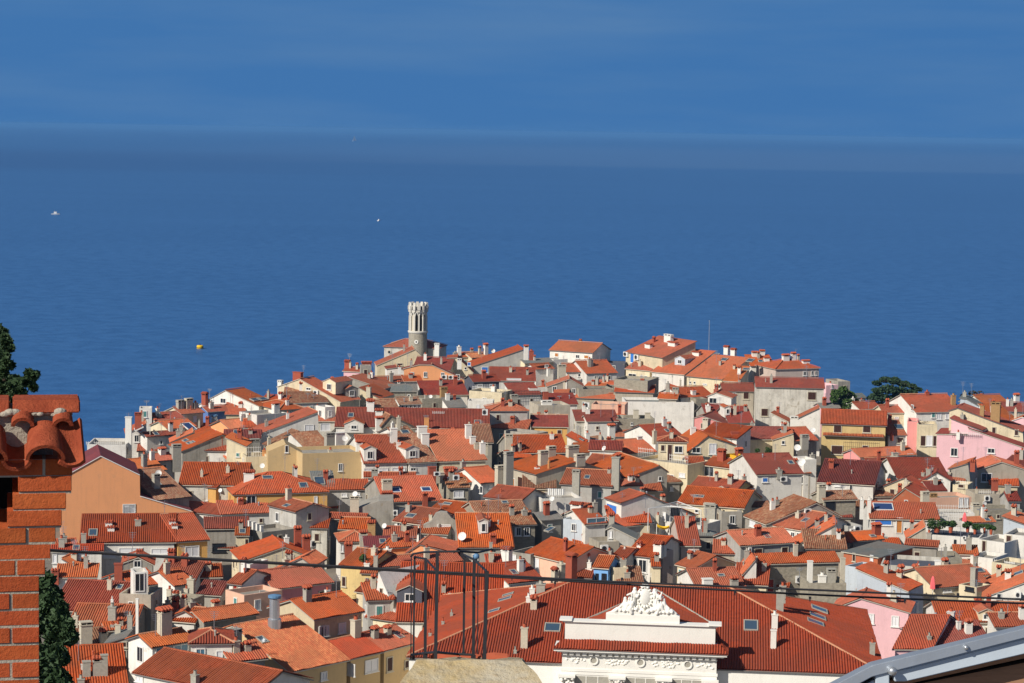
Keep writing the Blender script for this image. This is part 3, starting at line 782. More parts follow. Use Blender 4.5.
h("white two-storey house with orange shutters and long red roof on the sea front", 'P4', 'gu', [(330, 137), (634, 157)], rd=(414, 72), z=12, r='o', w='w', x="W 387 170 26 28 o; W 530 181 26 26 d; W 590 184 32 26 o")
h("dark blue-grey roof terrace in front of the white two-storey sea-front house", 'P4', 'f', [(688, 222), (852, 228)], z=9.6, L=5, w='dg', x="S 745 195 22; R 770 225 150 14 dark")
h("white house with bright hipped roof and a row of ground windows", 'P4', 'gu', [(588, 298), (808, 292)], rd=(640, 206), r='o', w='w', x="W 655 326 26 28; W 685 326 26 28; W 740 326 36 30; C 610 235 30 24 w")
h("low white house with red roof and one dark window left of the bright hipped roof", 'P4', 'gu', [(448, 288), (582, 287)], rd=(520, 228), r='r', w='w', x="W 541 308 20 22; C 420 330 88 54 s")
h("tiny white house with red roof beneath the dark sea-front roof", 'P4', 'gu', [(244, 270), (378, 262)], rd=(310, 228), r='r', w='w', x="W 318 245 24 20; C 330 290 30 20 w")
h("white cube annex at the foot of the two-storey sea-front house", 'P4', 'f', [(365, 202), (462, 198)], z=10.4, L=4, w='w')
h("grey gable with shallow red roof above the white canopy", 'P4', 'v', [(325, 388), (475, 336), (568, 388)], L=7, w='g', r='r', rb=(470, 320))
h("small red roofed house right of the shallow grey gable", 'P4', 'gu', [(558, 398), (692, 408)], rd=(600, 356), r='r', w='g', z=8.4)
h("low red roof beside the ruined stone wall", 'P4', 'gu', [(645, 366), (778, 376)], rd=(700, 344), r='r', w='s', z=8.8)
h("house with deep red roof and a brick pier below the white canopy", 'P4', 'su', [(330, 510), (538, 508)], rd=(450, 428), r='d', w='w', z=8.6, x="C 310 480 62 34 rx; A 405 470 20")
h("roofless house with bare rubble stone wall left of the windowed ruin", 'P4', 'f', [(540, 404), (775, 402)], z=9.8, L=6, w='s', r='dg')
h("tall bare stone house with one small white-framed window", 'P4', 'f', [(778, 335), (1008, 348)], z=12, L=8, w='s', x="W 888 428 34 44 d; C 975 480 58 56 rx")
h("peach flat-topped house with an air conditioner below the ruined stone wall", 'P4', 'f', [(625, 506), (852, 514)], z=10, L=6, w='pe', x="U 592 512 40 36")
h("grey and cream box house with dark right flank near centre", 'P4', 'f', [(262, 515), (480, 512)], z=10, L=7, w='g2', x="W 392 582 26 22; C 318 512 26 70 w")
h("low dark red roof squeezed between grey parapet posts and ochre house", 'X', 'gu', [(588, 450), (622, 451)], rd=(600, 441), z=10, r='d', w='w')
h("house with dark red roof left of the white wall, half in shade", 'P4', 'su', [(515, 622), (812, 622)], rd=(650, 542), r='d', w='lw', z=8.8, x="A 770 590 90")
h("pale box house with red hipped cap standing over the centre roofs", 'P3', 'h', [(878, 553), (200, 553, 'P4')], rd=(60, 488, 'P4'), z=12, r='r', w='lg', x="")
h("ochre house with dark red roof and pale ridge line right of the pale box house", 'Q4', 'gu', [(345, 80), (606, 84)], rd=(400, -2), r='d', w='y', z=9.2)
# hotel block on the right of the point
h("cream sea-front block with blue door and three low roof turrets", 'P5', 'su', [(30, 138), (288, 190)], rd=(520, 74), z=12, r='o', w='c', x="W 84 190 22 68 b; U 46 165 26 32; U 120 186 24 36; C 196 120 30 60 wt; C 360 106 26 80 wt; C 332 80 46 76 w", mx=55)
h("cream house with a low red roof below the blue door", 'P5', 'gu', [(30, 262), (206, 280)], rd=(110, 220), z=8.6, r='o', w='c', x="W 85 312 52 30; W 148 320 20 20; W 176 322 20 20")
h("white walled block with long red roof and a dormer with pale blue shutters", 'P5', 'su', [(207, 284), (440, 306)], rd=(750, 150), z=8.8, r='o', w='w', x="B 408 240 84 46 lb; K 655 172 40 14; C 522 172 26 54 wt; C 468 146 34 40 g; W 245 322 46 14; W 480 352 14 20", mx=55)
h("cream block with the broadest red roof and a flat skylight near the flagpole", 'P5', 'su', [(445, 314), (698, 338)], rd=(905, 188), z=8.8, r='o', w='c', x="K 712 204 44 14; K 890 210 48 16; C 728 142 34 34 wt; C 775 160 34 34 wt; W 480 358 14 18; W 510 360 14 18; W 580 370 26 10", mx=55)
h("narrow block with a steep red roof strip beside the broadest red roof", 'P5', 'su', [(700, 347), (812, 354)], rd=(985, 252), z=9, r='o', w='c', x="K 862 270 44 12; W 665 385 34 24", mx=55)
h("far red roofed block with a row of three low chimneys beside the sea", 'P5', 'su', [(890, 246), (1062, 246)], rd=(935, 166), z=10.5, r='o', w='w', x="C 918 178 32 36 wt; C 970 168 32 34 wt; C 1000 212 28 36 wt; K 960 215 30 12")
h("pinkish grey house with hipped red roof at the right end of the point", 'P6', 'h', [(172, 268), (482, 260)], rd=(240, 196), z=11, r='o', w='pk', x="W 375 297 28 30; W 424 294 15 30; W 450 294 15 30; C 243 206 42 46 wt; C 295 202 50 30 wt; C 380 225 20 50 wt")
h("grey house with brown shutters, left of the big blank grey-white facade", 'P5', 'gu', [(698, 418), (924, 421)], rd=(760, 362), r='d', w='g2', z=9, x="W 861 447 42 52 s; W 775 462 34 70 d")
h("large blank grey-white house with two brown-shuttered windows", 'P6', 'gu', [(36, 389), (514, 400)], rd=(80, 322), z=11, r='d', w='lw', x="W 423 450 60 58 s; W 100 562 50 55 s")
h("white house with bright sloping verge in front of the blank grey-white facade", 'P6', 'v', [(265, 634), (475, 535), (480, 600)], z=8.6, w='w', r='o', L=4, rot=5, x="C 300 640 45 50 w")
h("little lean-to with a thin red verge under the lower brown shutter", 'P6', 'v', [(150, 572), (265, 630), (268, 650)], z=8.2, w='lw', r='r', L=4, rot=-10)
h("long windowless white wall house in the middle right", 'P5', 'f', [(35, 488), (506, 494)], z=9.4, L=8, w='w', r='gr')
h("grey terrace house with three square parapet posts before the long white wall", 'P4', 'f', [(795, 605), (238, 606, 'P5')], z=9.2, L=6, w='s', x="@P5 C 108 606 66 34 sx; @P5 C 188 606 46 34 sx; @P4 C 825 606 30 30 sx; W 900 640 14 20")
h("red roofed cottage with grey flue right of the windowed ruin", 'P5', 'gu', [(253, 468), (392, 474)], rd=(310, 345), L=5, r='r', w='g', x="C 326 418 58 24 g; C 380 430 30 40 g")
h("white cottage with fanned red roof before the cream hotel block", 'P5', 'gu', [(412, 462), (645, 448)], rd=(520, 384), r='r', w='w', x="C 500 440 30 30 w")
h("white gable with red verge and a glazed door right of the fanned roof", 'P5', 'v', [(600, 452), (655, 430), (760, 465)], L=6, w='w', r='r', rot=-10, x="W 635 482 52 40")
h("stone stub tower with zigzag brick cornice near the white gable", 'P5', 'f', [(520, 470), (596, 468)], z=10, L=3, w='s', x="C 558 472 16 70 rx")
h("pale house with dark red roof and white dormer beside the blank grey-white facade", 'P5', 'gu', [(740, 634), (922, 634)], rd=(800, 518), r='d', w='lw', z=8.8, x="B 735 584 42 56 w")
h("dark red roofed house with a round roof patch left of the white dormer", 'P5', 'gu', [(595, 606), (742, 606)], rd=(650, 508), r='d', w='g', z=8.6)
h("salmon pink house with dark verge below the white dormer", 'P5', 'v', [(508, 602), (560, 588), (722, 645)], L=7, rot=-15, w='p2', r='d', z=8.6, x="C 590 640 26 46 s")
h("old house with orange-brown roof and straw walls in two shuttered storeys", 'P6', 'gu', [(480, 640), (936, 656)], rd=(530, 543), z=11, r='r', w='y2', x="@Q6 E 705 135 410; @Q6 W 598 95 56 54 s; @Q6 W 797 95 56 54 s; @Q6 W 594 238 80 64 s; @Q6 W 787 228 44 44 s; @Q6 R 760 250 240 60 brown")
h("pale pink house half hidden beside the bushy tree", 'P6', 'f', [(520, 378), (602, 374)], z=9.5, L=5, w='p', r='gr', x="W 560 385 12 26; C 548 378 20 24 w")
h("grey flat house behind the bushy tree at the shore", 'P6', 'f', [(602, 352), (684, 350)], z=9, L=6, w='g', r='gr')
h("white low house with flat dark roof left of the cedar", 'P6', 'gu', [(690, 466), (802, 458)], rd=(730, 430), r='gr', w='w', z=8.4)
h("low white house with red roof beneath the cedar", 'P6', 'gu', [(748, 542), (905, 536)], rd=(770, 490), r='r', w='w', z=8.4)
h("house with dark awning left of the cedar's low neighbour", 'P6', 'gu', [(480, 530), (622, 528)], rd=(520, 496), r='gr', w='p', z=8.4)
h("house with red roof and one large skylight below the cedar", 'P7', 'gu', [(92, 446), (230, 446)], rd=(130, 340), r='r', w='w', z=9, x="K 170 391 52 28; W 178 480 50 42 s; C 122 450 18 20 r")
h("low grey house with long slab awning under the cedar", 'P7', 'su', [(50, 300), (222, 338)], rd=(90, 270), L=5, r='gr', w='g', z=8)
# right edge
h("white gabled house with red roof and a line of terrace windows right of the cedar", 'P7', 'gu', [(285, 290), (612, 284)], rd=(255, 166), z=10.5, r='r', w='w', x="W 405 308 28 38 g; W 443 312 36 52 w; W 500 308 26 50 w; W 264 258 16 44; C 540 235 68 30 b; C 362 170 26 26 r; R 330 350 90 20")
h("salmon pink narrow house right of the cedar's lower roofs", 'P7', 'f', [(228, 350), (301, 353)], z=9.4, L=6, w='p2')
h("cream bay house with one big brown-shuttered window between the pinks", 'P7', 'f', [(300, 372), (432, 376)], z=9.2, L=6, w='c', x="W 335 483 38 74 s; W 377 482 44 72 w; W 415 484 26 74 s; C 397 586 46 28 rt")
h("pale pink upper house with dark descending verge behind the large pink house", 'P7', 'v', [(528, 336), (742, 420), (745, 480)], z=9.6, w='p', r='d', L=5, rot=-10, trim='gut')
h("large pale pink house with a long dark verge and two white windows", 'P7', 'v', [(430, 440), (640, 444), (644, 402), (1080, 552)], z=8.2, L=8, rot=-5, w='p', r='d', x="W 547 560 46 58 d; W 800 551 48 36 d; R 620 442 200 14; C 575 442 12 24 w")
h("long cream wall house with a brown brick chimney behind the large pink house", 'P7', 'v', [(515, 280), (570, 262), (1016, 430), (1020, 500)], z=9, L=7, rot=-8, w='c', r='d', x="C 828 350 124 62 b; C 737 316 78 28 b")
h("pale blue house behind the cream wall's brick chimneys", 'P7', 'v', [(590, 196), (630, 200), (792, 292)], z=9.6, L=6, rot=-5, w='lb', r='gr')
h("bright orange roofed house with a pale chimney at the right edge by the sea", 'P7', 'gu', [(775, 258), (960, 246)], rd=(800, 168), r='o', w='w', x="C 972 214 54 34 wt")
h("dark red roofed house at the right edge beneath the pale chimney", 'P7', 'gu', [(864, 282), (1070, 288)], rd=(930, 220), r='d', w='g')
h("orange lean-to roof house right of the brown brick chimney", 'P7', 'su', [(858, 362), (1005, 330)], L=8, r='o', w='w', z=9)
h("pink gable with white verge trim at the right edge", 'P7', 'v', [(878, 372), (1012, 324), (1070, 348)], L=7, rot=-10, w='p', r='o', trim='frame', z=9.2)
h("low dark roofed house by the bare shrub at the right shore", 'P7', 'gu', [(590, 205), (780, 222)], rd=(680, 180), r='gr', w='dg', z=8)
# ---------------- middle of town, left to right
h("tan flat-topped house with a small dark window and red coping", 'Q2', 'f', [(700, 264), (165, 250, 'Q3')], z=11.5, L=8, w='t', x="W 958 357 28 54; C 890 262 30 30 s")
h("tan house with a curved parapet rising to one slit window", 'Q2', 'v', [(465, 248), (585, 198), (700, 262)], z=11, L=6, rot=4, w='t', r='', x="W 592 232 24 50; W 680 356 18 76")
h("yellow lit terrace house with white railing left of the tan houses", 'Q2', 'f', [(313, 285), (468, 282)], z=10, L=5, w='c', x="R 365 283 100 62; S 425 375 36; C 440 285 50 26 or")
h("cream walled wing sloping down right of the stained grey gable", 'Q2', 'v', [(182, 162), (318, 222), (322, 300)], z=9, L=6, rot=-10, w='c', r='o')
h("low red roof tucked beneath the cream sloping wing", 'Q2', 'gu', [(190, 315), (312, 305)], rd=(230, 275), z=8.5, r='o', w='g')
h("house with patchy brown roof and a triangular grey gable behind the tan houses", 'Q2', 'v', [(480, 215), (672, 118), (812, 188)], z=10, rb=(640, 108), r='b', w='g', x="S 560 205 30; C 472 210 60 22 s")
h("brown roofed house with a big pale grey chimney behind the tan houses", 'Q2', 'gu', [(735, 246), (925, 232)], rd=(850, 108), r='b', w='w', x="C 884 240 112 64 g; S 985 190 40; C 950 180 66 70 wx")
h("low dark red roofed house with one skylight beside the long single-pitch roof", 'Q2', 'gu', [(155, 160), (418, 162)], rd=(250, 103), r='d', w='w', z=8.8, x="K 250 122 40 28; W 300 180 50 14")
h("white flat band house with rooftop clutter behind the yellow terrace", 'Q2', 'f', [(415, 142), (650, 134)], z=8.8, L=6, w='w', x="C 375 210 40 60 g; A 475 160 60; C 440 160 34 30 w")
h("white house with bright red hipped roof, skylights and ochre right wall", 'Q2', 'h', [(222, 546), (884, 528)], rd=(540, 392), z=9, r='r', w='y', x="D 350 588 64 80 d; W 790 580 24 52 w; W 268 590 30 60 d; K 460 430 66 18; K 706 484 54 32")
h("greenhouse-roofed annex with pale glazing below the tan house", 'Q2', 'su', [(768, 492), (928, 490)], rd=(760, 414), L=5, r='gr', w='lw', z=8.8, x="K 815 452 66 50; U 920 545 52 40")
h("red lean-to house with white windows below the tan flat-topped house", 'Q3', 'su', [(-140, 514), (202, 512)], rd=(0, 437), r='r', w='lg', z=8.4, x="W 30 546 40 26 w; W 115 542 46 26 w")
h("house with broad new orange roof between stepped white parapets and a straw wall", 'Q3', 'gu', [(672, 320), (1008, 310)], rd=(640, 104), r='o', w='c', z=10, x="C 560 160 90 62 wx; C 580 200 80 50 wx; C 875 160 100 40 wx; C 905 200 60 36 wx; C 972 265 82 36 w; C 930 235 50 30 sx; W 693 402 52 30; W 925 372 44 20 w")
h("house with lichen-brown roof and white dormer left of the broad new orange roof", 'Q3', 'gu', [(466, 330), (676, 320)], rd=(480, 128), r='b', w='w', z=10, x="B 495 300 100 72 w; K 445 120 54 22; W 500 370 40 24")
h("house with red roof, white dormer and white right parapet chimney", 'Q3', 'gu', [(162, 334), (472, 328)], rd=(110, 138), r='r', w='w', z=10, x="B 205 318 84 90 w; C 130 238 66 42 wt; C 365 190 106 46 wx; C 400 236 56 26 w; W 195 377 62 30 w; W 290 376 76 30 w; W 400 372 90 28 w")
h("small stone gable with brown roof behind the white parapet chimney", 'Q3', 'v', [(288, 74), (345, 8), (512, 88)], L=7, rb=(330, 0), r='b', w='s', x="C 265 75 66 44 wt; C 400 70 60 24 s; W 258 110 18 40")
h("peach flat terrace house with stub wall, in front of the wide dark roof", 'Q3', 'f', [(588, 14), (797, 14)], z=10.6, L=5, w='pe', x="C 735 16 34 46 px; C 590 95 80 30 px; R 690 14 120 14")
h("little red roof left of the peach terrace", 'Q3', 'gu', [(510, 50), (590, 44)], rd=(550, 10), r='o', w='w')
h("house with brown mossy tiles between the stone gable and dormer house", 'Q3', 'gu', [(385, 150), (525, 140)], rd=(440, 80), r='b', w='w', z=9.6)
h("house with brown tiles right of the broad new orange roof's chimneys", 'Q3', 'gu', [(890, 190), (1050, 190)], rd=(930, 66), r='b', w='g', z=9.6, x="C 985 240 40 44 s")
h("red strip roof house left of the wide orange roof with dark panels", 'Q3', 'gu', [(160, 426), (520, 428)], rd=(300, 392), r='r', w='w', z=8.4, x="C 236 484 108 42 g; K 345 470 40 16")
h("grey house with wide orange roof and two dark roof panels", 'Q3', 'gu', [(300, 598), (706, 586)], rd=(400, 422), r='o', w='g', z=9, x="V 380 516 60 30; V 588 512 64 26; C 320 520 72 66 s; C 318 570 50 70 rt; C 580 590 62 34 rt")
h("old house with a stone parapet, brown lean-to roof and a dark red chimney", 'Q3', 'gu', [(738, 503), (892, 498)], rd=(735, 434), r='b', w='s', z=8.8, x="C 626 472 126 50 rx; C 745 432 78 66 rt; C 680 425 40 66 sx; W 810 540 70 50 w; U 660 400 40 26; U 790 425 40 34")
h("red roofed house with white wall right of the brown lean-to", 'Q3', 'gu', [(812, 466), (988, 456)], rd=(900, 396), r='r', w='w', z=8.6, x="W 925 495 60 36 w")
h("orange roofed house below the pale box house at centre", 'Q3', 'gu', [(960, 470), (1130, 445)], rd=(1010, 350), r='o', w='w', z=8.8, x="@Q4 C 135 470 120 60 s; @Q4 W 75 490 30 26 w")
h("white walled yard house with small windows below the orange roof at centre", 'Q4', 'gu', [(18, 548), (280, 592)], rd=(120, 478), r='o', w='w', z=8.2, x="W 10 510 20 50")
h("house with wide stone chimneys and orange roof facing left at town centre", 'Q4', 'v', [(385, 408), (680, 318), (905, 402)], rb=(450, 262), z=9, r='o', w='g2', x="W 432 492 36 46 d; W 305 465 92 76 s; W 228 465 22 70 o; C 430 345 96 62 s; C 485 285 66 58 s; C 192 520 265 58 g; C 470 370 60 12 o; C 630 285 70 84 s; C 680 312 40 70 s")
h("house with dusky red gabled roof behind the wide stone chimneys", 'Q4', 'gu', [(205, 262), (605, 258)], rd=(370, 136), r='r', w='g', z=9.6, x="C 195 246 110 48 s; C 490 165 40 26 w")
h("low roof with a grey flat awning right of the brown box wall", 'Q4', 'f', [(165, 104), (382, 128)], z=9.2, L=4, w='g', r='dg')
h("house with a red sunken roof and stone flue under the dusky gable", 'Q4', 'gu', [(220, 300), (362, 268)], rd=(290, 238), r='o', w='g', z=9)
h("cream house with orange roof, grey posts and clothes terrace at centre", 'Q4', 'gu', [(540, 472), (905, 492)], rd=(760, 374), r='o', w='lg', z=8.8, x="C 655 560 180 50 g; C 925 476 195 52 gx")
h("white rendered house with a dish and one round vent below the cream terrace", 'Q4', 'f', [(420, 572), (698, 566)], z=8.4, L=6, w='w', x="S 490 600 36; @R4 W 600 75 16 22; R 490 570 130 20")
h("plain roofed house with pale ridge and cement flue right of the stone chimneys", 'Q4', 'gu', [(690, 352), (920, 372)], rd=(715, 262), r='r', w='g', z=8.8, x="S 850 255 36")
h("dark slate terrace house with two white flues right of the ochre house", 'Q4', 'f', [(718, 188), (862, 182)], z=9.2, L=5, w='dg', x="C 732 186 70 28 w; C 895 180 120 44 wt")
h("low red roof below the dark slate terrace", 'Q4', 'gu', [(672, 260), (860, 256)], rd=(760, 192), r='r', w='w', z=8.6, x="C 880 250 90 56 s; A 905 200 50")
h("white shed with grey roof beside the ochre house", 'Q4', 'v', [(595, 150), (705, 205), (708, 240)], L=5, rot=-10, w='w', r='r', z=8.6)
h("white and red house left of the square parapet posts", 'Q4', 'gu', [(728, 46), (900, 44)], rd=(790, 0), r='d', w='w', z=9)
h("house with wide red roof and curved grey right gable", 'Q5', 'v', [(58, 432), (265, 352), (322, 390)], rb=(-5, 262), z=9, r='r', w='g', x="")
h("small red roofed house with blue-grey flank under the curved grey gable", 'Q5', 'gu', [(-5, 488), (165, 482)], rd=(60, 442), r='o', w='w', z=8.5)
h("white house with bright blue double doors under a low orange gable", 'Q5', 'v', [(10, 604), (170, 547), (520, 690)], rb=(62, 514), z=8, r='o', w='w', x="@R5 W 82 76 64 96 b; @R5 A 310 40 60")
h("cream rooftop pavilion with hipped roof and a brown door on a railed terrace", 'Q5', 'h', [(250, 182), (468, 188)], rd=(350, 138), z=12, L=4.5, r='r', w='c', x="D 340 258 36 118 s; W 400 234 58 50 d; W 292 225 30 46 s")
h("straw coloured terrace house carrying the rooftop pavilion", 'Q5', 'f', [(105, 270), (462, 340)], z=9.4, L=7, w='c', x="R 400 330 150 50; R 175 280 120 48; D 345 450 46 90 d; W 425 410 40 30 w")
h("red roof behind the rooftop pavilion's railing", 'Q5', 'gu', [(-30, 272), (255, 240)], rd=(100, 164), r='r', w='w', z=8.8, x="C 235 165 62 26 s; C 130 165 25 36 wx")
h("dark red roof below the long windowless white wall", 'Q5', 'gu', [(240, 168), (445, 140)], rd=(330, 58), r='d', w='w', z=9)
h("cream gabled house with a white shuttered window and orange roof", 'Q5', 'v', [(470, 250), (600, 150), (792, 212)], rb=(490, 95), z=9.4, r='o', w='c', x="W 632 231 52 76 w; C 498 130 52 34 wx; W 520 240 60 40 d")
h("house with a red roof stripe and white fascia above the cream gable", 'Q5', 'su', [(535, 98), (800, 165)], rd=(600, 62), L=5, r='r', w='w', z=10, x="C 590 60 30 44 s")
h("cream cottage with red roof and a small red brick chimney", 'Q5', 'gu', [(560, 330), (800, 372)], rd=(640, 284), r='r', w='c', z=8.8, x="C 693 312 80 50 rt; W 610 385 60 70 d")
h("yellow sunlit house with a red lean-to and one white window", 'Q5', 'gu', [(455, 330), (580, 330)], rd=(500, 285), r='r', w='c', z=9, x="W 490 380 40 20 w")
h("red roofed house in the shaded lane below the cream cottage", 'Q5', 'gu', [(470, 486), (800, 520)], rd=(575, 424), r='r', w='y2', z=8.4, x="B 695 525 34 32 w")
h("house with very wide orange roof and a square cement chimney at right centre", 'Q5', 'gu', [(385, 604), (850, 640)], rd=(560, 494), r='o', w='c', z=8.2, x="K 540 560 66 14; @R5 C 752 222 185 74 g; C 610 640 30 70 s; A 500 600 60")
h("vivid yellow wall house with a red-capped chimney", 'Q5', 'f', [(793, 280), (862, 272)], z=10.6, L=3, w='ye', x="C 812 284 60 44 rt; W 845 410 22 50 w")
h("white house with plum red roof, air conditioner and a small pale blue window", 'Q6', 'gu', [(43, 410), (370, 402)], rd=(0, 268), z=10, r='d', w='w', x="W 103 443 42 34 b; U 225 435 48 34; K 278 328 36 22; C 198 400 32 36 g; S 345 360 44")
h("red cottage roof at the foot of the vivid yellow wall", 'Q5', 'gu', [(740, 520), (925, 512)], rd=(830, 470), r='r', w='y2', z=8)
h("cream walled house with deep red roof and terrace plants below the blank facade", 'Q6', 'gu', [(-25, 168), (302, 166)], rd=(100, 83), r='d', w='c', z=9, x="C -108 250 140 50 rx")
h("small orange-verged cream gable beside the terrace plants", 'Q6', 'v', [(160, 172), (296, 128), (300, 168)], L=4, rot=4, w='c', r='o', z=9.2)
h("cluttered house with red roof and a white dish left of the two-storey straw house", 'Q6', 'gu', [(296, 182), (470, 176)], rd=(380, 82), r='r', w='g', z=9, x="S 320 255 46; S 425 130 36; C 370 200 60 50 g; W 385 170 40 40")
h("white cube house with a big dish left of the deep red square roof", 'Q6', 'f', [(368, 305), (454, 302)], z=9, L=4, w='w', x="S 352 350 46; C 425 295 30 30 g")
h("white house with a large deep red square roof at right centre", 'Q6', 'gu', [(455, 458), (852, 482)], rd=(470, 298), z=9, r='d2', w='w', x="D 690 490 20 44 d; W 600 480 40 14 w")
h("salmon pink gable with a bright verge below the two-storey straw house", 'Q6', 'gu', [(752, 292), (298, 536, 'P7')], rd=(225, 490, 'P7'), L=6, r='r', w='p2', z=8.6, x="@P7 W 246 582 42 24 d; @Q7 A 165 60 40")
h("low house with red roof and cream flue right of the deep red square roof", 'Q6', 'gu', [(830, 354), (1040, 346)], rd=(960, 290), r='d', w='w', z=8.4, x="C 985 330 80 36 c; W 880 405 60 60 g")
h("white chimneyed house with red roof under the low cream flue", 'Q7', 'gu', [(60, 166), (160, 168)], rd=(110, 136), r='r', w='w', z=8.2, x="C 132 150 100 40 c; W 110 190 30 20 d")
h("grey house with moss-brown roof slope, maroon verge and an air conditioner", 'R6', 'v', [(185, 168), (520, 25), (682, 112)], rb=(365, -28), z=8.6, r='b', w='g', x="W 88 160 36 48 w; U 458 76 46 36")
h("white house with a wide clean orange roof before the moss-brown roof", 'R6', 'gu', [(188, 170), (434, 212)], c=(680, 145), r='o', w='w', z=8.4, x="W 362 235 26 36 d; W 402 240 26 36 d; W 310 225 24 36 d", mx=50)
h("pale grey house with orange roof, one brown door and one brown window", 'R5', 'gu', [(955, 316), (388, 292, 'R6')], rd=(862, 212), z=9, r='o', w='lg', x="@R6 W 125 360 60 64 s; @R6 D 305 362 52 90 s; @R6 U 60 350 20 60")
h("white mono-pitch gable in front of the clean orange roof", 'R6', 'v', [(396, 308), (662, 168), (668, 260)], z=7.8, w='w', r='o', L=6, rot=4)
h("stone outhouse with rough tiled roof below the deep red square roof", 'Q6', 'gu', [(500, 585), (738, 578)], rd=(600, 520), r='b', w='s', z=8, x="C 485 560 80 50 s; D 548 620 66 60 k; A 630 560 80")
h("white framed house with a red lean-to right of the rough tiled outhouse", 'Q6', 'gu', [(500, 495), (745, 490)], rd=(600, 462), r='r', w='w', z=8.2, x="C 690 640 60 12 w")
h("stone ruin with tiled coping, red door and white hatch boxes", 'R6', 'su', [(105, 440), (692, 426)], L=2.6, r='r', w='s', z=8.2, x="D 196 596 74 120 rd; W 298 588 62 30 w; U 410 540 66 48; A 405 540 80")
h("white gable end left of the stone ruin", 'R6', 'v', [(30, 500), (105, 412), (112, 440)], z=7.6, L=5, rot=8, w='w', r='r')
h("walled stone terrace with two square pillars and water tanks beside the stone ruin", 'R6', 'f', [(466, 568), (726, 568)], z=7.4, L=5, w='s', x="C 475 566 160 34 wx; C 697 566 180 32 sx; C 620 566 90 56 g; C 560 566 60 50 w")
h("pale blue flank wall house right of the walled stone terrace", 'R6', 'f', [(718, 440), (806, 462)], z=7.9, L=4, w='lb')
h("pale blue house with a descending red roof right of the flank wall", 'R6', 'v', [(802, 478), (238, 425, 'R7'), (242, 470, 'R7')], z=7.4, w='lb', r='r', L=5, rot=-20)
h("low tiled house with round stone flue before the grey canopy", 'R6', 'gu', [(552, 300), (772, 292)], rd=(680, 246), r='r', w='s', z=8, x="C 655 300 40 50 s; S 600 330 40")
h("orange roofed low house behind the grey canopy", 'R6', 'gu', [(770, 285), (990, 252)], rd=(850, 214), r='o', w='g', z=7.8, x="C 930 235 80 52 rt; K 905 250 40 12")
h("pale utility house with two air conditioner fans above the low orange roof", 'R6', 'f', [(738, 180), (836, 172)], z=8.2, L=4, w='lg', x="U 795 195 46 40; U 795 232 46 40; U 758 215 24 40")
h("long house with red roof carrying blue solar panels and purple glazing", 'Q7', 'gu', [(-30, 470), (452, 480)], rd=(200, 360), z=8.2, r='r', w='w', x="V 62 392 130 44; @R6 C 830 90 100 24 w; @R6 C 880 90 100 24 w; W 62 492 120 44 b; D 172 515 44 110 o; W 215 540 16 24")
h("orange mono-pitch annex with stone gable left of the flower terrace", 'Q7', 'v', [(232, 600), (352, 528), (356, 600)], z=7, w='g2', r='o', L=5, rot=4)
h("cream gable with dark red verge at the centre right", 'Q7', 'v', [(20, 272), (205, 195), (366, 278)], rb=(230, 185), z=8.4, r='d', w='c', x="C 35 340 80 32 wt; C 100 330 80 26 rx")
h("red walled gable in shade below the cream gable", 'Q7', 'v', [(130, 335), (214, 265), (325, 332)], z=7.8, L=6, rot=-10, r='d', w='br', x="A 150 320 30")
h("white house with large plum red roof and an arched white gablet", 'Q7', 'gu', [(158, 196), (520, 196)], rd=(235, 56), z=8.8, r='d', w='w', x="")
h("white arched gable with a small dark lunette window", 'Q7', 'v', [(325, 218), (430, 158), (522, 212)], z=8.6, L=4, rot=0, r='d', w='w', x="W 443 204 46 22 d")
h("red and white low roof left of the large plum roof", 'Q7', 'gu', [(-5, 112), (172, 108)], rd=(120, 62), r='d', w='c', z=8.6, x="C 135 150 80 40 wt")
h("small house with a plum red roof and peach front below the arched gable", 'Q7', 'gu', [(378, 284), (504, 282)], rd=(376, 214), z=8.4, r='d2', w='pe', x="")
h("peach and white terrace house with white french doors", 'Q7', 'f', [(372, 328), (666, 320)], z=8.4, L=5, w='pe', x="D 592 360 30 70 w; D 628 360 30 70 w; C 345 400 110 50 s; C 400 330 8 50 b")
h("white railed balcony house below the french doors", 'Q7', 'f', [(415, 430), (688, 434)], z=7.6, L=4, w='w', x="R 550 432 250 50; R 550 475 250 40")
h("white house with planted roof terrace and dark parapet", 'Q7', 'f', [(362, 575), (720, 602)], z=7.4, L=8, w='w', r='dg', x="R 500 580 160 24 dark; R 640 590 150 24 dark; @R7 D 553 100 10 70 k; @R7 U 620 50 20 20")
h("slim straw yellow house between the arched gable and beige gable", 'Q7', 'f', [(535, 232), (640, 240)], z=8.4, L=4, w='c', x="W 595 246 40 28 s; R 590 240 100 24")
h("grey gable with red verge left of the beige gable", 'Q7', 'v', [(515, 132), (642, 95), (656, 200)], z=8.6, L=7, rot=-10, r='o', w='g', x="C 675 110 40 34 rt")
h("beige gabled house with a wide dark loft window and a small red niche", 'Q7', 'v', [(700, 142), (870, 85), (1075, 152)], rb=(800, 42), z=8.8, r='o', w='g2', x="W 768 188 76 62 d; C 972 105 100 30 rt; C 825 240 44 40 rt")
h("red roofed house behind the beige gable at the right edge", 'Q7', 'gu', [(860, 70), (1080, 130)], rd=(940, 42), L=7, r='d', w='g', z=8.8)
h("beige yard house with an air conditioner below the beige gable", 'Q7', 'f', [(690, 300), (872, 300)], z=7.8, L=5, w='g2', x="U 770 328 36 36; D 755 380 26 60 w; C 700 300 40 14 s; R 780 300 160 18")
h("pale green shed with a maroon roof at the right", 'Q7', 'gu', [(915, 352), (1008, 352)], rd=(886, 286), z=8, r='d2', w='lg', t=.5)
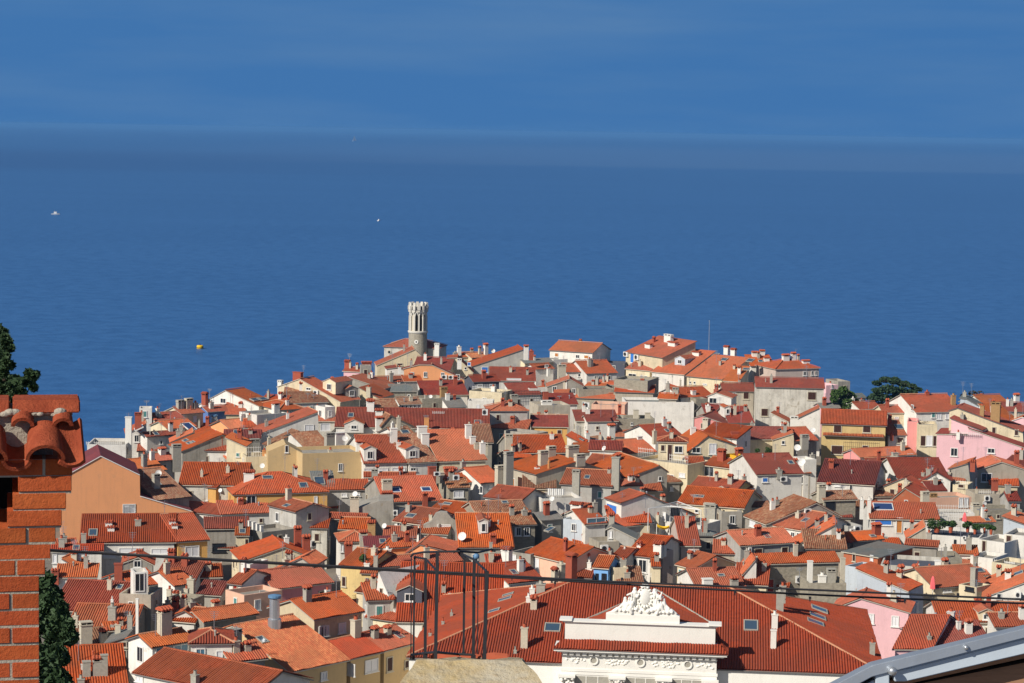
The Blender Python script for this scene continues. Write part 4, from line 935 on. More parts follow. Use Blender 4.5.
h("long rubble terrace wall house below the maroon-roofed shed", 'Q7', 'f', [(745, 412), (1012, 408)], z=7.2, L=5, w='s', r='gr', x="C 690 420 50 50 s; S 695 405 36; A 720 440 40")
h("pale blue house with red roof sloping off the right edge", 'Q7', 'v', [(885, 462), (1075, 528), (1080, 560)], z=7, w='lb', r='r', L=6, rot=-15)
h("low terracotta-walled terrace beside the planted roof terrace", 'Q7', 'gu', [(655, 500), (835, 492)], rd=(720, 478), r='o', w='w', z=7, x="")
# ---------------- row R
h("long white-fronted house with striped red roof, one skylight and two small gablets", 'R1', 'gu', [(268, 296), (930, 290)], rd=(215, 102), z=9.2, r='r2', w='w', x="K 362 228 54 44; C 470 175 30 46 wt; C 485 210 30 46 wt; C 905 165 30 46 wt; C 920 195 30 40 wt; C 298 300 80 34 g; W 620 345 160 40 w; W 820 350 120 40 w; W 470 370 90 50 w")
h("ochre-fronted end of the striped red row with a white shutter", 'R1', 'gu', [(932, 290), (206, 274, 'R2')], rd=(930, 94), z=9.2, r='r2', w='y', x="@R2 W 82 350 92 76 w; @R2 W 82 420 92 36 w")
h("dark alley house in full shade with one black opening beside the ochre end", 'R2', 'su', [(165, 200), (480, 196)], rd=(300, 116), r='d', w='g', z=7.2, x="W 265 325 90 60 k")
h("small cream house with red roof and one brown window by the four white posts", 'R2', 'gu', [(372, 244), (476, 244)], rd=(370, 190), z=8, r='r', w='c', x="W 456 292 26 56 s")
h("grey terrace house topped with four white posts", 'R2', 'f', [(560, 222), (792, 180)], z=8.2, L=5, w='g', x="C 475 205 70 20 wx; C 503 215 72 22 wx; C 530 225 70 22 wx; C 557 238 72 22 wx")
h("tall grey gabled house with a red roof and white shaded left flank", 'R2', 'v', [(793, 84), (905, 32), (1016, 60)], rb=(720, -13), z=10.5, r='r', w='lg', x="U 908 296 44 44")
h("cream gabled house with bright orange roof and two red chimneys behind it", 'R2', 'v', [(430, 424), (712, 325), (950, 418)], rb=(630, 253), z=7.8, r='o', w='c', x="C 803 322 144 46 rt; C 862 350 112 50 rt")
h("rose pink house under a broad orange roof at left centre", 'R2', 'gu', [(640, 612), (100, 538, 'R3')], rd=(590, 480), z=8.2, r='o', w='p3', trim='conc', x="@R3 C 50 640 10 30 w", mx=30)
h("orange triangular roof rising behind the rose pink house", 'R2', 'v', [(580, 510), (832, 400), (900, 450)], z=8.3, L=5, rot=-20, r='o', w='lw')
h("white narrow house with a red painted door in a dark lane", 'R2', 'gu', [(318, 515), (420, 582)], rd=(392, 466), z=9.2, r='o', w='w', x="D 378 610 36 92 rd")
h("white slab chimney wall between red door house and rose house", 'R2', 'f', [(424, 432), (478, 440)], z=10.4, L=4, w='w')
h("orange and cream roof terrace with a potted shrub beside the blue-capped flue", 'S2', 'f', [(438, 50), (698, 8)], z=9.2, L=4, w='pe', x="R 560 28 40 6")
h("small house with dark striped roof above a garage opening", 'R2', 'gu', [(85, 532), (294, 528)], rd=(100, 440), z=7.6, r='r2', w='w', x="D 150 570 70 60 k")
h("brick-red roof sliding down beside the shaded lane", 'R2', 'su', [(105, 645), (282, 655)], rd=(120, 568), r='d', w='g', z=7, x="C 75 640 110 48 s")
h("red roof patch left of the garage opening", 'R2', 'gu', [(-40, 590), (108, 566)], rd=(40, 462), r='r', w='w', z=7.6)
h("white flat-fronted house with an arched window and a long striped eave", 'R1', 'gu', [(70, 354), (434, 350)], rd=(120, 310), z=8.6, r='r2', w='w', x="W 285 456 66 52 d; W 100 400 30 60 w")
h("low orange roof just above the long striped eave", 'R1', 'gu', [(95, 316), (262, 308)], rd=(150, 280), z=8.2, r='o', w='g')
h("orange roof corner left of the arched window", 'R1', 'v', [(130, 450), (150, 408), (250, 462)], z=7.8, L=4, rot=-20, r='o', w='w')
h("low orange roof in front of the arched-window house", 'R1', 'su', [(100, 530), (392, 530)], rd=(200, 470), z=7.4, r='o', w='w', x="C 105 530 60 46 rt")
h("grey gablet with a round window and red roof", 'R1', 'v', [(570, 432), (672, 396), (768, 444)], z=8, rb=(680, 350), r='r', w='g', x="W 665 436 52 50 d; C 535 520 95 54 rx; @R1 C 680 370 30 40 rt")
h("red roof with ripples right of the round-window gablet", 'R1', 'gu', [(640, 600), (840, 570)], rd=(720, 470), z=7.2, r='r', w='g', x="C 858 590 110 42 g; S 825 540 36")
h("wide red roof above the crenellated chimney wall", 'R1', 'gu', [(770, 545), (1060, 560)], rd=(850, 410), z=7.6, r='r', w='w', x="C 900 430 96 46 rt")
h("wide house with finely striped red roof beside the dark conifer", 'S1', 'gu', [(60, 150), (548, 175)], rd=(160, -58), z=9, r='r2', w='g', x="@R1 K 545 600 36 26")
h("house with sagging bright orange roof and pipe flues below the striped roof", 'S1', 'gu', [(175, 278), (640, 292)], rd=(262, 108), z=8.4, r='o', w='s', x="C 494 222 105 52 g; C 493 160 90 16 w; C 243 300 120 36 s; C 495 280 24 24 g")
h("rough cement tower house with downpipe and rooftop hut", 'S1', 'f', [(540, 38), (757, 48)], z=11, L=4.5, w='g2', x="A 665 50 20; C 664 300 240 18 wx")
h("white rooftop hut with a grey door on the rough cement tower", 'R1', 'f', [(638, 494), (738, 490)], z=13.5, L=2.5, w='w', x="D 680 562 66 130 d")
h("crenellated stone wall with a row of chimneys in shade", 'S1', 'f', [(868, 62), (1045, 78)], z=8, L=3, w='s', x="C 885 60 60 34 s; C 930 64 40 40 wt; C 1000 60 64 30 s; C 960 66 24 30 s")
h("white house with blue glazed front and a two-holed tile-capped chimney", 'S1', 'gu', [(762, 412), (1060, 362)], rd=(628, 330), z=12.3, r='o', w='w', x="D 686 452 52 110 d; W 850 425 110 56 bl; W 960 410 90 56 bl; C 850 318 190 84 st")
h("white house with striped pyramid roof and pale shutters", 'S2', 'h', [(55, 385), (375, 380)], rd=(205, 272), z=12.6, r='r2', w='w', x="W 270 472 46 92 w; W 140 440 66 60 bl; W 130 495 60 50 w")
h("foreground house with long bright ridge and smooth red roof at bottom left", 'S1', 'gu', [(622, 580), (1440, 750)], rd=(740, 467), L=9, z=11.4, r='o', w='w', x="@S2 C 103 660 80 48 g; W 680 620 60 40 w", mx=50)
h("house with orange roof and a bank of three grey chimneys", 'S1', 'gu', [(150, 720), (610, 700)], rd=(400, 392), z=8, r='o', w='g', x="C 318 606 118 52 gx; C 388 598 135 54 gt; C 438 598 155 46 gx; C 280 660 50 44 g; C 290 560 50 20 w")
h("ragged roof with a tapered stone chimney by the conifer", 'S1', 'gu', [(200, 395), (480, 372)], rd=(330, 280), z=8.2, r='b', w='g', x="C 312 402 165 78 s; C 237 400 60 16 g; C 432 375 100 50 st")
h("cream stub house with small red roof left of the blue glazed front", 'S1', 'gu', [(440, 296), (640, 284)], rd=(500, 254), z=8.4, r='r', w='c', x="")
h("grey angular gable left of the blue glazed front", 'S1', 'v', [(452, 380), (596, 338), (612, 480)], z=7.6, L=5, rot=-10, r='gr', w='g', x="W 575 385 36 40 s; W 575 450 36 56 s")
h("house with pale orange roof and cement flank left of the blue-capped flue", 'S2', 'gu', [(160, 238), (542, 170)], rd=(50, 165), z=7.8, r='o', w='g', x="")
h("cream house with white verge and curved vent roofs left of the pale orange roof", 'S2', 'v', [(-60, 200), (30, 162), (150, 238)], z=7.4, L=5, rot=-10, r='r', w='w')
h("red scalloped roof house above the striped pyramid roof", 'S1', 'gu', [(760, 215), (1060, 240)], rd=(900, 120), z=7.6, r='r', w='w', x="")
h("house with glowing mottled orange tiles and a tall metal flue with blue cap", 'S2', 'gu', [(752, 578), (208, 492, 'S3')], rd=(340, 262), z=8.8, r='ob', w='t', x="C 645 268 220 84 m; C 378 355 66 70 g; K 560 360 56 36; W 660 615 50 60 w; @S3 W 25 600 40 60 w", mx=50)
h("low house with short red roof in the shade of the striped pyramid", 'S2', 'gu', [(345, 512), (604, 482)], rd=(370, 390), z=11, r='r', w='g')
h("cream attic house with smooth orange roof and two shuttered windows", 'S2', 'gu', [(914, 220), (310, 160, 'S3')], l=(686, 118), z=11, r='o', w='c2', x="W 965 298 34 76 d; W 1000 292 30 76 w; @S3 W 150 272 48 72 w; @S3 W 20 296 44 80 d", mx=50)
h("tan street house with red roof between white verges", 'S3', 'gu', [(208, 488), (438, 436)], rd=(12, 372), z=8.8, r='r2', w='t', x="W 215 556 56 84 w; W 350 530 84 90 w; C 243 335 130 58 c", mx=50)
h("tan street house with striped roof meeting the iron cage", 'S3', 'gu', [(440, 434), (692, 350)], rd=(282, 312), z=8.8, r='r2', w='t', x="W 474 520 40 104 s; W 590 520 30 60 s", mx=50)
h("small red roof with white verge behind the tan street houses", 'S3', 'gu', [(300, 190), (520, 232)], rd=(370, 122), z=7.8, r='r', w='c')
h("white gable wall house in the lane behind the iron cage", 'R3', 'v', [(378, 690), (400, 492), (520, 785)], z=8.2, L=8, rb=(520, 470), r='r2', w='w', x="W 420 635 22 70 s")
h("wide house with coarse striped roof and sunken roof terrace behind the iron cage", 'S3', 'gu', [(512, 232), (480, 376, 'C3')], rd=(300, 96, 'C3'), z=8.4, r='r2', w='w', x="W 726 290 66 90 s; B 610 108 170 90 dg; @C3 C 230 318 90 8 wx", mx=50)  # dark slate dormer box stands in for the shaded terrace recess
h("low red strip roof leaning against the pale grey row right of the iron cage", 'R4', 'su', [(190, 505), (306, 503)], rd=(176, 370), z=8, r='r2', w='w', t=.6)
h("striped red roof right of the low strip roof", 'R4', 'gu', [(330, 575), (580, 548)], rd=(310, 430), z=7.8, r='r2', w='w')
h("grey flat house beside the white tile-capped chimney", 'R4', 'f', [(345, 352), (482, 372)], z=8.6, L=5, w='g', x="C 318 428 110 64 wt; W 370 400 30 56 w")
h("house with mottled ridge roof and open porch loggia at centre", 'R4', 'gu', [(345, 176), (530, 168)], rd=(240, 72), z=8.8, r='b', w='s', x="W 400 215 34 60 d; W 455 215 40 60 d; W 380 215 12 60 w")
h("long patched roof house behind the open porch loggia", 'R4', 'gu', [(150, 175), (520, 160)], rd=(250, 8), z=8.2, r='b', w='s', x="K 305 20 40 16; C 480 140 60 30 s")
h("house with orange roof and white dormer left of the open porch loggia", 'R4', 'gu', [(-10, 326), (372, 326)], rd=(90, 92), z=8, r='o', w='g', x="B 160 236 62 96 w; C 225 300 70 40 rt; C 210 360 80 22 g; S 15 290 60")
h("salmon fronted house with long red roof and one skylight right of the loggia", 'R4', 'gu', [(440, 348), (735, 434)], rd=(520, 138), L=9, z=8.4, r='r', w='pe', x="W 525 446 36 100 w; K 615 205 50 24; C 758 560 200 66 rt; C 690 500 70 50 s; C 645 540 80 40 st", mx=50)
h("pale green slip wall house left of the sky blue house", 'R4', 'f', [(792, 446), (900, 474)], z=7.4, L=3, w='w', x="W 830 500 40 60 g")
h("pink framed roof terrace above the salmon fronted house", 'R4', 'f', [(642, 332), (862, 326)], z=8.4, L=4, w='pk', x="R 750 330 200 30")
h("pale blue terrace with a white tile-capped chimney hut", 'R4', 'f', [(705, 128), (856, 142)], z=8.4, L=4, w='lb', x="C 795 132 118 76 wt; R 780 135 140 40; C 600 140 10 10 g")
h("low grey house with faded curved roof left of the pale blue terrace", 'R4', 'gu', [(555, 140), (710, 128)], rd=(640, 72), z=8.2, r='gr', w='g')
h("house with blue banner balcony right of the pale blue terrace", 'R4', 'gu', [(850, 170), (1010, 160)], rd=(900, 60), z=8, r='r', w='w', x="W 930 140 130 40 bl")
h("sky blue house with two dark arched windows", 'R4', 'gu', [(900, 442), (60, 470, 'R5')], rd=(90, 384, 'R5'), L=6, z=7.8, r='o', w='sb', x="W 935 528 22 54 k; W 985 528 26 54 k; @R5 W 28 525 34 46 k", mx=16)
h("beige block stepping up right of the sky blue house", 'R5', 'f', [(95, 464), (192, 460)], z=7.8, L=4, w='c')
h("grey wedge gable near the twin fan unit", 'R5', 'v', [(50, 200), (78, 186), (236, 264)], z=8.2, L=4, rot=-5, r='gr', w='lg', x="W 72 235 20 50 w")
h("beige block with a twin fan unit", 'R5', 'f', [(-8, 288), (132, 282)], z=8, L=4, w='g2', x="U 26 330 50 50; U 26 376 50 44")
h("red roof with white wall below the blue double doors", 'R5', 'gu', [(125, 186), (312, 154)], rd=(260, 92), z=7.6, r='r', w='lg', x="W 360 150 5 5")
h("white parapet house with a pergola terrace at right centre", 'R5', 'f', [(305, 128), (690, 175)], z=7.6, L=6, w='w', x="D 515 85 60 60 k; W 430 110 40 60 w; C 395 175 80 22 s")
h("pinkish house under a steep scarlet striped roof panel", 'R5', 'gu', [(545, 314), (692, 314)], rd=(488, 118), z=8.2, t=.55, r='r2', w='pk', trim='mortar')
h("white house with red roof and a glazed balcony behind the statue pediment", 'R5', 'gu', [(165, 372), (366, 396)], rd=(225, 226), z=7.8, r='r', w='w', x="D 240 440 26 84 d; W 292 450 56 92 d; R 300 530 110 30; C 168 365 36 26 w; C 400 352 70 60 wt; C 430 340 50 40 wt")
h("low red roof at the left of the glazed balcony house", 'R5', 'gu', [(70, 385), (180, 400)], rd=(150, 320), z=7.7, r='r', w='w')
h("tall pinkish slab chimney wall beside the glazed balcony house", 'R5', 'f', [(430, 348), (502, 292)], z=8.4, L=3, w='pk', x="C 476 300 54 40 rt")
h("cream annex with small tiled cap right of the glazed balcony", 'R5', 'gu', [(350, 455), (420, 456)], rd=(380, 430), z=7.8, r='r', w='c', L=3.5)
h("cream house with orange roof and tall green-tinted glass doors", 'R5', 'gu', [(508, 424), (642, 474)], c=(850, 412), z=7.8, r='o', w='c', x="W 565 520 50 92 g; W 612 525 40 92 g", mx=50)
h("red roof with a skylight and two white chimneys right of the glass doors", 'R5', 'gu', [(660, 610), (1000, 600)], rd=(860, 464), z=7.2, r='r', w='w', x="C 732 606 78 64 wx; C 915 600 80 50 gt; K 826 520 44 14; A 720 600 20")
h("small grey pyramid roof beside the square cement chimney", 'R5', 'h', [(640, 242), (812, 244)], rd=(715, 194), z=7.6, r='gr', w='g', L=4)
h("grey louvred shed right of the square cement chimney", 'R5', 'f', [(832, 80), (972, 78)], z=8, L=4, w='g', r='gr', x="R 900 80 130 10 dark")
h("red lean-to and stone yard house left of the moss-brown roof", 'R6', 'gu', [(-40, 55), (215, 50)], rd=(80, 15), z=7.6, r='b', w='g2', x="C 20 60 100 30 s")
h("grey rough-plastered house with stone stacks left of the scroll gable", 'R3', 'v', [(255, 60), (400, 8), (500, 6), (505, 110)], z=8.2, L=6, rot=0, r='', w='g', x="@R3 C 235 110 130 60 s; S 240 -10 40; U 515 85 30 36")
h("grey baroque scroll gable with an upright bricked window", 'R3', 'v', [(706, 172), (758, 150), (790, 95), (820, 84), (868, 86), (898, 122), (948, 150), (962, 232), (990, 250)], z=7.4, L=1.4, rot=0, r='', w='g', x="W 845 236 92 140 w")
h("house with bright orange roof and white front behind the scroll gable's left", 'R3', 'gu', [(490, 130), (708, 172)], rd=(600, 64), L=9, z=8, r='o', w='w', x="W 676 208 34 42 d; K 620 112 66 22; W 545 165 40 26 d")
h("orange roof house with one white flashing behind the scroll gable", 'R3', 'gu', [(705, 85), (1024, 140)], rd=(780, 4), L=9, z=8, r='o', w='w', x="K 870 30 60 12; A 825 80 60")
h("red stepped roof left of the white front", 'R3', 'gu', [(425, 264), (660, 268)], rd=(440, 182), z=7.6, r='r', w='w', x="S 440 205 36")
h("dark lane house with ribbed orange hip roof", 'R3', 'h', [(128, 288), (382, 284)], rd=(250, 204), z=7.6, r='o', w='w', x="C 295 282 76 52 st; C 195 350 60 50 rt; W 150 330 20 50 w")
h("ribbed orange roof above the dark lane house", 'R3', 'gu', [(120, 200), (330, 205)], rd=(240, 122), z=7.8, r='o', w='g', x="C 352 215 76 52 bt")
h("thin red strip roof below the grey rough-plastered house", 'R3', 'gu', [(55, 128), (312, 138)], rd=(180, 92), z=8, r='r', w='g')
h("maroon metal sheet roof at left centre", 'R3', 'su', [(300, 330), (496, 328)], rd=(260, 280), z=7.6, r='m', w='g', x="C 460 400 72 46 w")
h("orange hip roof right of the maroon sheet roof", 'R3', 'h', [(400, 332), (700, 318)], rd=(560, 262), z=7.6, r='o', w='or', x="K 520 268 50 8")
h("orange walled house with pale verge below the scroll gable", 'R3', 'v', [(588, 368), (680, 308), (900, 362)], z=7.4, L=7, rb=(700, 290), r='r', w='or')
h("long house with red roof and red chimney block left of the iron cage", 'R3', 'gu', [(320, 468), (980, 420)], rd=(640, 372), z=7, r='r', w='c', x="C 590 460 64 56 rx")
h("straw yellow lane house with orange roof and dark shutter", 'R3', 'gu', [(122, 436), (330, 470)], rd=(330, 336), z=7.2, r='o', w='y2', x="W 165 556 32 72 s")
h("row house with tiny tiled porch in the lane left of the iron cage", 'R3', 'gu', [(232, 585), (345, 640)], rd=(268, 545), z=6.6, r='r', w='c', x="W 320 590 16 40 d")
h("straw coloured house half hidden by the lane's tiled porch", 'R3', 'gu', [(270, 500), (390, 505)], rd=(330, 470), z=7.4, r='r', w='y2', x="W 320 560 20 60 s; W 355 570 14 60 s")
h("orange roofed house between scroll gable and white dormer", 'R3', 'gu', [(880, 335), (1024, 325)], rd=(930, 285), z=7.4, r='o', w='w')
# right lower
h("house with wide flat grey canopy roof over brick-red walls", 'R6', 'su', [(690, 322), (30, 188, 'R7')], L=9, t=.04, z=8, r='gr', w='br', x="@R6 W 780 390 20 60 s; @R6 W 900 420 20 90 w")
h("white curved terrace house with high parapet and dark floor", 'R7', 'f', [(45, 236), (482, 262)], z=7.8, L=8, w='lw', r='dg', x="C 440 250 50 50 wx; C 300 255 20 8 w")
h("round stone corner house right of the white curved terrace", 'R7', 'f', [(480, 188), (602, 190)], z=8, L=5, w='s', r='gr', x="C 485 190 80 20 g; W 505 220 16 30 d")
h("pink fronted house under a short striped awning roof", 'R7', 'su', [(178, 376), (374, 364)], rd=(200, 328), z=7, r='r2', w='p3', L=3)
h("red roof with a grey ridge vent behind the cross-shaped duct", 'R7', 'gu', [(410, 398), (800, 330)], rd=(655, 236), z=7.6, r='r', w='c', x="K 720 280 60 20; W 500 415 60 10 d")
h("cream stub house carrying a cross-shaped grey duct", 'R7', 'f', [(580, 368), (702, 392)], z=8, L=3, w='c', x="W 655 402 50 28 k; C 680 400 150 40 gx")
h("white house with rising red roof and skylight at the lower right edge", 'R7', 'v', [(752, 462), (1090, 342), (1095, 420)], rb=(1090, 222), z=7.2, r='r', w='w', x="K 990 300 60 24; U 985 440 36 40")
h("white two-window house at the right edge below the rubble terrace", 'R7', 'f', [(708, 62), (892, 88)], z=7.6, L=6, w='w', x="W 752 115 26 90 s")
h("white house with a brown door at the right edge", 'R7', 'f', [(888, 26), (1050, 42)], z=8.2, L=6, w='w', x="D 920 84 36 100 s")
h("long pale terrace house under the white two-window house", 'R7', 'f', [(658, 176), (812, 196)], z=6.8, L=5, w='w')
h("cream house with white awning and brown window at the right edge", 'R7', 'f', [(805, 218), (978, 242)], z=7, L=5, w='c', x="W 853 262 32 58 s; R 890 225 150 10")
h("bright red lean-to between the planted terrace and white two-window house", 'R7', 'gu', [(545, 165), (720, 170)], rd=(640, 108), z=6.8, r='o', w='w')
h("orange strip roof above the grey canopy", 'R7', 'gu', [(205, 105), (440, 120)], rd=(300, 72), z=7.4, r='o', w='g')
h("pale pink gable rising between dark roofs at bottom right", 'S6', 'v', [(640, 200), (825, 130), (235, 362, 'S7')], z=8, L=6, rot=-5, r='r', w='p', trim='conc')
h("pink house with maroon striped roof at bottom right", 'S7', 'gu', [(122, 610), (402, 612)], rd=(120, 365), sk=28, z=8.6, r='r2', w='p')
h("wide house with tall striped red roof and cream dormer at bottom right", 'S7', 'gu', [(440, 425), (1110, 432)], rd=(460, 285), z=8.8, r='r2', w='w', x="B 768 420 105 66 c")
h("maroon ribbed roof below the cream dormer", 'S7', 'gu', [(392, 602), (822, 590)], rd=(440, 425), z=8.4, r='d', w='w', x="C 375 600 90 26 g")
h("striped roof with white wall at the lower right edge", 'S7', 'gu', [(824, 460), (1110, 458)], rd=(900, 362), z=9, r='r2', w='w')
h("green-grey gable with pale blue wall left of the striped awning roof", 'R7', 'gu', [(-60, 440), (230, 430)], rd=(60, 408), z=7, r='r', w='lb')
# ---------------- lean-tos and small roofs in the lanes
h("low shed roof against the foot of the tall grey gabled house", 'X', 'su', [(308.2, 528.0), (328.3, 528.5)], z=8.06, L=3.8, t=0.4, r='r', w='lw')
h("narrow lean-to roof below the pale box house with red hipped cap", 'X', 'su', [(490.4, 427.9), (527.6, 429.7)], z=8.89, L=3.6, t=0.4, r='r', w='g')
h("ribbed low roof at the foot of the tall bare stone house", 'X', 'gu', [(613.8, 391.8), (654.3, 393.1)], z=9.50, L=6.4, t=0.4, r='r2', w='g2')
h("bright orange lean-to under the beige gable's right half", 'X', 'su', [(988.9, 485.2), (1019.3, 486.3)], z=6.78, L=4.3, t=0.36, r='o', w='c2')
h("low red lean-to on the right flank of the house with bright blue double doors", 'X', 'su', [(608.9, 523.1), (651.9, 523.0)], z=7.92, L=4.8, t=0.36, r='r', w='c')
h("brown tiled lean-to before the white mono-pitch gable", 'X', 'su', [(804.6, 548.8), (847.9, 549.7)], z=7.97, L=5.1, t=0.36, r='b', w='g2')
h("small red lean-to on the grey flank of the brown-doored house", 'X', 'su', [(712.2, 553.5), (744.4, 554.7)], z=7.57, L=3.6, t=0.36, r='r', w='g2')
h("bright orange lean-to before the white gable end of the stone ruin", 'X', 'su', [(733.6, 584.1), (768.3, 585.8)], z=6.32, L=4.8, t=0.4, r='o', w='c')
h("low orange roof along the roofless rubble house", 'X', 'gu', [(574.5, 397.8), (614.9, 399.3)], z=7.96, L=5.8, t=0.3, r='o', w='s')
h("low red gable roof at the foot of the stained grey stone gable", 'X', 'gu', [(190.9, 450.5), (226.3, 451.3)], z=9.99, L=4.7, t=0.4, r='r', w='w')
h("small red roof squeezed left of the big-dish white cube house", 'X', 'gu', [(791.8, 473.7), (811.9, 473.7)], z=6.59, L=5.5, t=0.4, r='r', w='g2')
h("red roof beside the left wall of the white gabled house near the cedar", 'X', 'gu', [(883.0, 412.9), (907.8, 412.8)], z=9.74, L=6.4, t=0.36, r='r', w='c')
h("bright orange lean-to below the curved grey right gable", 'X', 'su', [(638.4, 491.0), (663.2, 491.0)], z=7.08, L=4.4, t=0.4, r='o', w='g2')
h("brown lean-to at the right side of the straw coloured terrace house", 'X', 'su', [(661.2, 482.8), (681.8, 482.4)], z=6.40, L=3.9, t=0.36, r='b', w='g')
h("brown lean-to under the wide stone chimneys' front wall", 'X', 'su', [(521.9, 488.7), (556.4, 489.3)], z=6.83, L=4.4, t=0.36, r='b', w='c2')
h("brown lean-to on the right flank of the sky blue house", 'X', 'su', [(617.2, 588.0), (645.0, 588.0)], z=5.53, L=5.1, t=0.36, r='b', w='c2')
h("small red roof under the bright white cubic stair tower", 'X', 'gu', [(314.9, 421.3), (336.2, 421.3)], z=9.42, L=5.9, t=0.36, r='r', w='lw')
h("red roof at the foot of the tall pinkish slab chimney wall", 'X', 'gu', [(652.0, 567.6), (670.6, 567.6)], z=6.05, L=5.4, t=0.36, r='r', w='g')
h("red lean-to below the white gable wall with one brown slit window", 'X', 'su', [(366.0, 600.9), (395.2, 600.0)], z=9.88, L=4.2, t=0.3, r='r', w='lg')
h("low ribbed roof at the left foot of the stone ruin", 'X', 'gu', [(761.7, 585.8), (789.3, 587.6)], z=5.15, L=6.3, t=0.4, r='r2', w='g2')
h("brown lean-to right of the deep red square roof's white front", 'X', 'su', [(846.8, 507.4), (875.0, 508.8)], z=5.56, L=4.6, t=0.4, r='b', w='g2')
h("small red roof down in the dark alley by the ochre end", 'X', 'gu', [(206.4, 548.5), (238.6, 548.8)], z=4.36, L=5.7, t=0.4, r='r', w='g')
h("dark red roof in front of the rough tiled stone outhouse", 'X', 'gu', [(831.2, 517.6), (852.8, 517.8)], z=5.28, L=6.3, t=0.36, r='d', w='g2')
h("small red lean-to at the foot of the scroll gable", 'X', 'su', [(416.4, 533.2), (448.1, 534.8)], z=7.99, L=4.0, t=0.36, r='r', w='lg')
h("narrow orange lean-to at the three square parapet posts", 'X', 'su', [(615.2, 436.6), (628.9, 436.9)], z=6.10, L=4.9, t=0.3, r='o', w='lg')
h("red lean-to under the orange-brown door by the solar panels", 'X', 'su', [(876.8, 545.5), (902.1, 545.6)], z=4.62, L=4.7, t=0.36, r='r', w='w')
h("small red roof left of the white house with brown lean-to", 'X', 'gu', [(136.5, 451.5), (159.6, 451.6)], z=7.39, L=5.2, t=0.36, r='r', w='w')
h("low red roof under the grey gable with red verge", 'X', 'gu', [(947.1, 481.2), (965.9, 481.6)], z=8.29, L=6.1, t=0.3, r='r', w='lw')
h("ribbed lean-to at the right corner of the salmon fronted house", 'X', 'su', [(571.7, 577.3), (592.2, 578.6)], z=6.52, L=4.7, t=0.36, r='r2', w='g2')
h("small red lean-to under the clothes terrace's grey posts", 'X', 'su', [(574.7, 507.5), (594.8, 508.1)], z=5.52, L=4.0, t=0.3, r='r', w='lw')
h("brown lean-to at the cream gable with dark red verge", 'X', 'su', [(872.4, 496.9), (899.9, 496.4)], z=7.09, L=3.5, t=0.3, r='b', w='lw')
h("small red lean-to below the long pale terrace house", 'X', 'su', [(964.4, 575.9), (990.1, 575.5)], z=4.64, L=4.7, t=0.3, r='r', w='g')
h("red roof in the gap under the wide red roof with pale vent stacks", 'X', 'gu', [(188.7, 504.2), (213.4, 505.6)], z=6.55, L=5.7, t=0.3, r='r', w='lw')
h("small red roof under the red lean-to house with white windows", 'X', 'gu', [(320.4, 508.0), (337.9, 508.6)], z=5.58, L=5.4, t=0.3, r='r', w='s')
h("red roof in the lane under the tiny tiled porch", 'X', 'gu', [(354.9, 611.4), (374.8, 610.9)], z=4.21, L=5.5, t=0.3, r='r', w='g2')
h("ribbed lean-to beside the white block with pale blue dormer shutters", 'X', 'su', [(665.2, 393.2), (683.2, 393.7)], z=4.68, L=4.9, t=0.36, r='r2', w='g')
h("small red roof at the left of the shallow grey gable", 'X', 'gu', [(553.2, 393.0), (568.8, 393.5)], z=8.87, L=5.7, t=0.4, r='r', w='s')
h("small red roof under the white flat house with one stubby chimney", 'X', 'gu', [(242.7, 427.9), (263.5, 428.0)], z=8.67, L=6.4, t=0.4, r='r', w='c')
h("thin brown lean-to left of the square parapet posts", 'X', 'su', [(586.5, 441.3), (599.2, 441.8)], z=5.47, L=4.3, t=0.3, r='b', w='c2')
h("small red roof under the blue banner balcony", 'X', 'gu', [(572.5, 546.3), (591.2, 546.6)], z=4.83, L=6.2, t=0.36, r='r', w='g')
h("brown lean-to under the red brick chimney gable's cream wall", 'X', 'su', [(283.6, 394.0), (303.9, 394.2)], z=11.10, L=3.5, t=0.3, r='b', w='w')
h("small red lean-to under the white gable with twin skylights", 'X', 'su', [(224.6, 414.5), (245.2, 414.7)], z=8.44, L=5.1, t=0.36, r='r', w='c2')
h("narrow red lean-to below the three grey rooftop flues", 'X', 'su', [(190.6, 433.9), (207.2, 434.4)], z=6.22, L=4.2, t=0.4, r='r', w='w')
h("red lean-to under the white two-window house", 'X', 'su', [(989.0, 567.3), (1005.8, 567.7)], z=4.23, L=5.1, t=0.36, r='r', w='c')
h("tiny red roof below the tiny white sea-front house", 'X', 'gu', [(532.6, 387.5), (544.7, 387.8)], z=5.84, L=4.5, t=0.3, r='r', w='lw')
h("narrow red lean-to at the left of the peach flat-topped house", 'X', 'su', [(610.7, 419.9), (627.3, 420.0)], z=7.39, L=4.6, t=0.3, r='r', w='lg')
h("ribbed lean-to below the white wall with a round vent", 'X', 'su', [(544.4, 521.9), (558.6, 522.7)], z=4.89, L=3.5, t=0.4, r='r2', w='g')
# ---------------- ground, sea
def sheet(name, outline, z, mat):
    bm = bmesh.new(); bm.faces.new([bm.verts.new((p[0], p[1], z)) for p in outline]); bmesh.ops.triangulate(bm, faces=bm.faces)
    o = link(name, bm, mat); o['kind'] = 'structure'; return o
t_ = NT('sea_water'); p_ = t_.pos()
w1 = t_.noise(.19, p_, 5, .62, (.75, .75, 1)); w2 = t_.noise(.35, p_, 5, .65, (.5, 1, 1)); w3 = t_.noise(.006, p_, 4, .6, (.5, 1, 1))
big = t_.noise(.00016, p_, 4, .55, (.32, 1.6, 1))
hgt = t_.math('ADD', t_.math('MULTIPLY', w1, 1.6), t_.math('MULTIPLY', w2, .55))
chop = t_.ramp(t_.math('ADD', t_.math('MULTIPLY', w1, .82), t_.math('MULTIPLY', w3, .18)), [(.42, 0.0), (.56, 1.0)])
scol = t_.mix(chop, C(.022, .100, .276), C(.033, .126, .326))
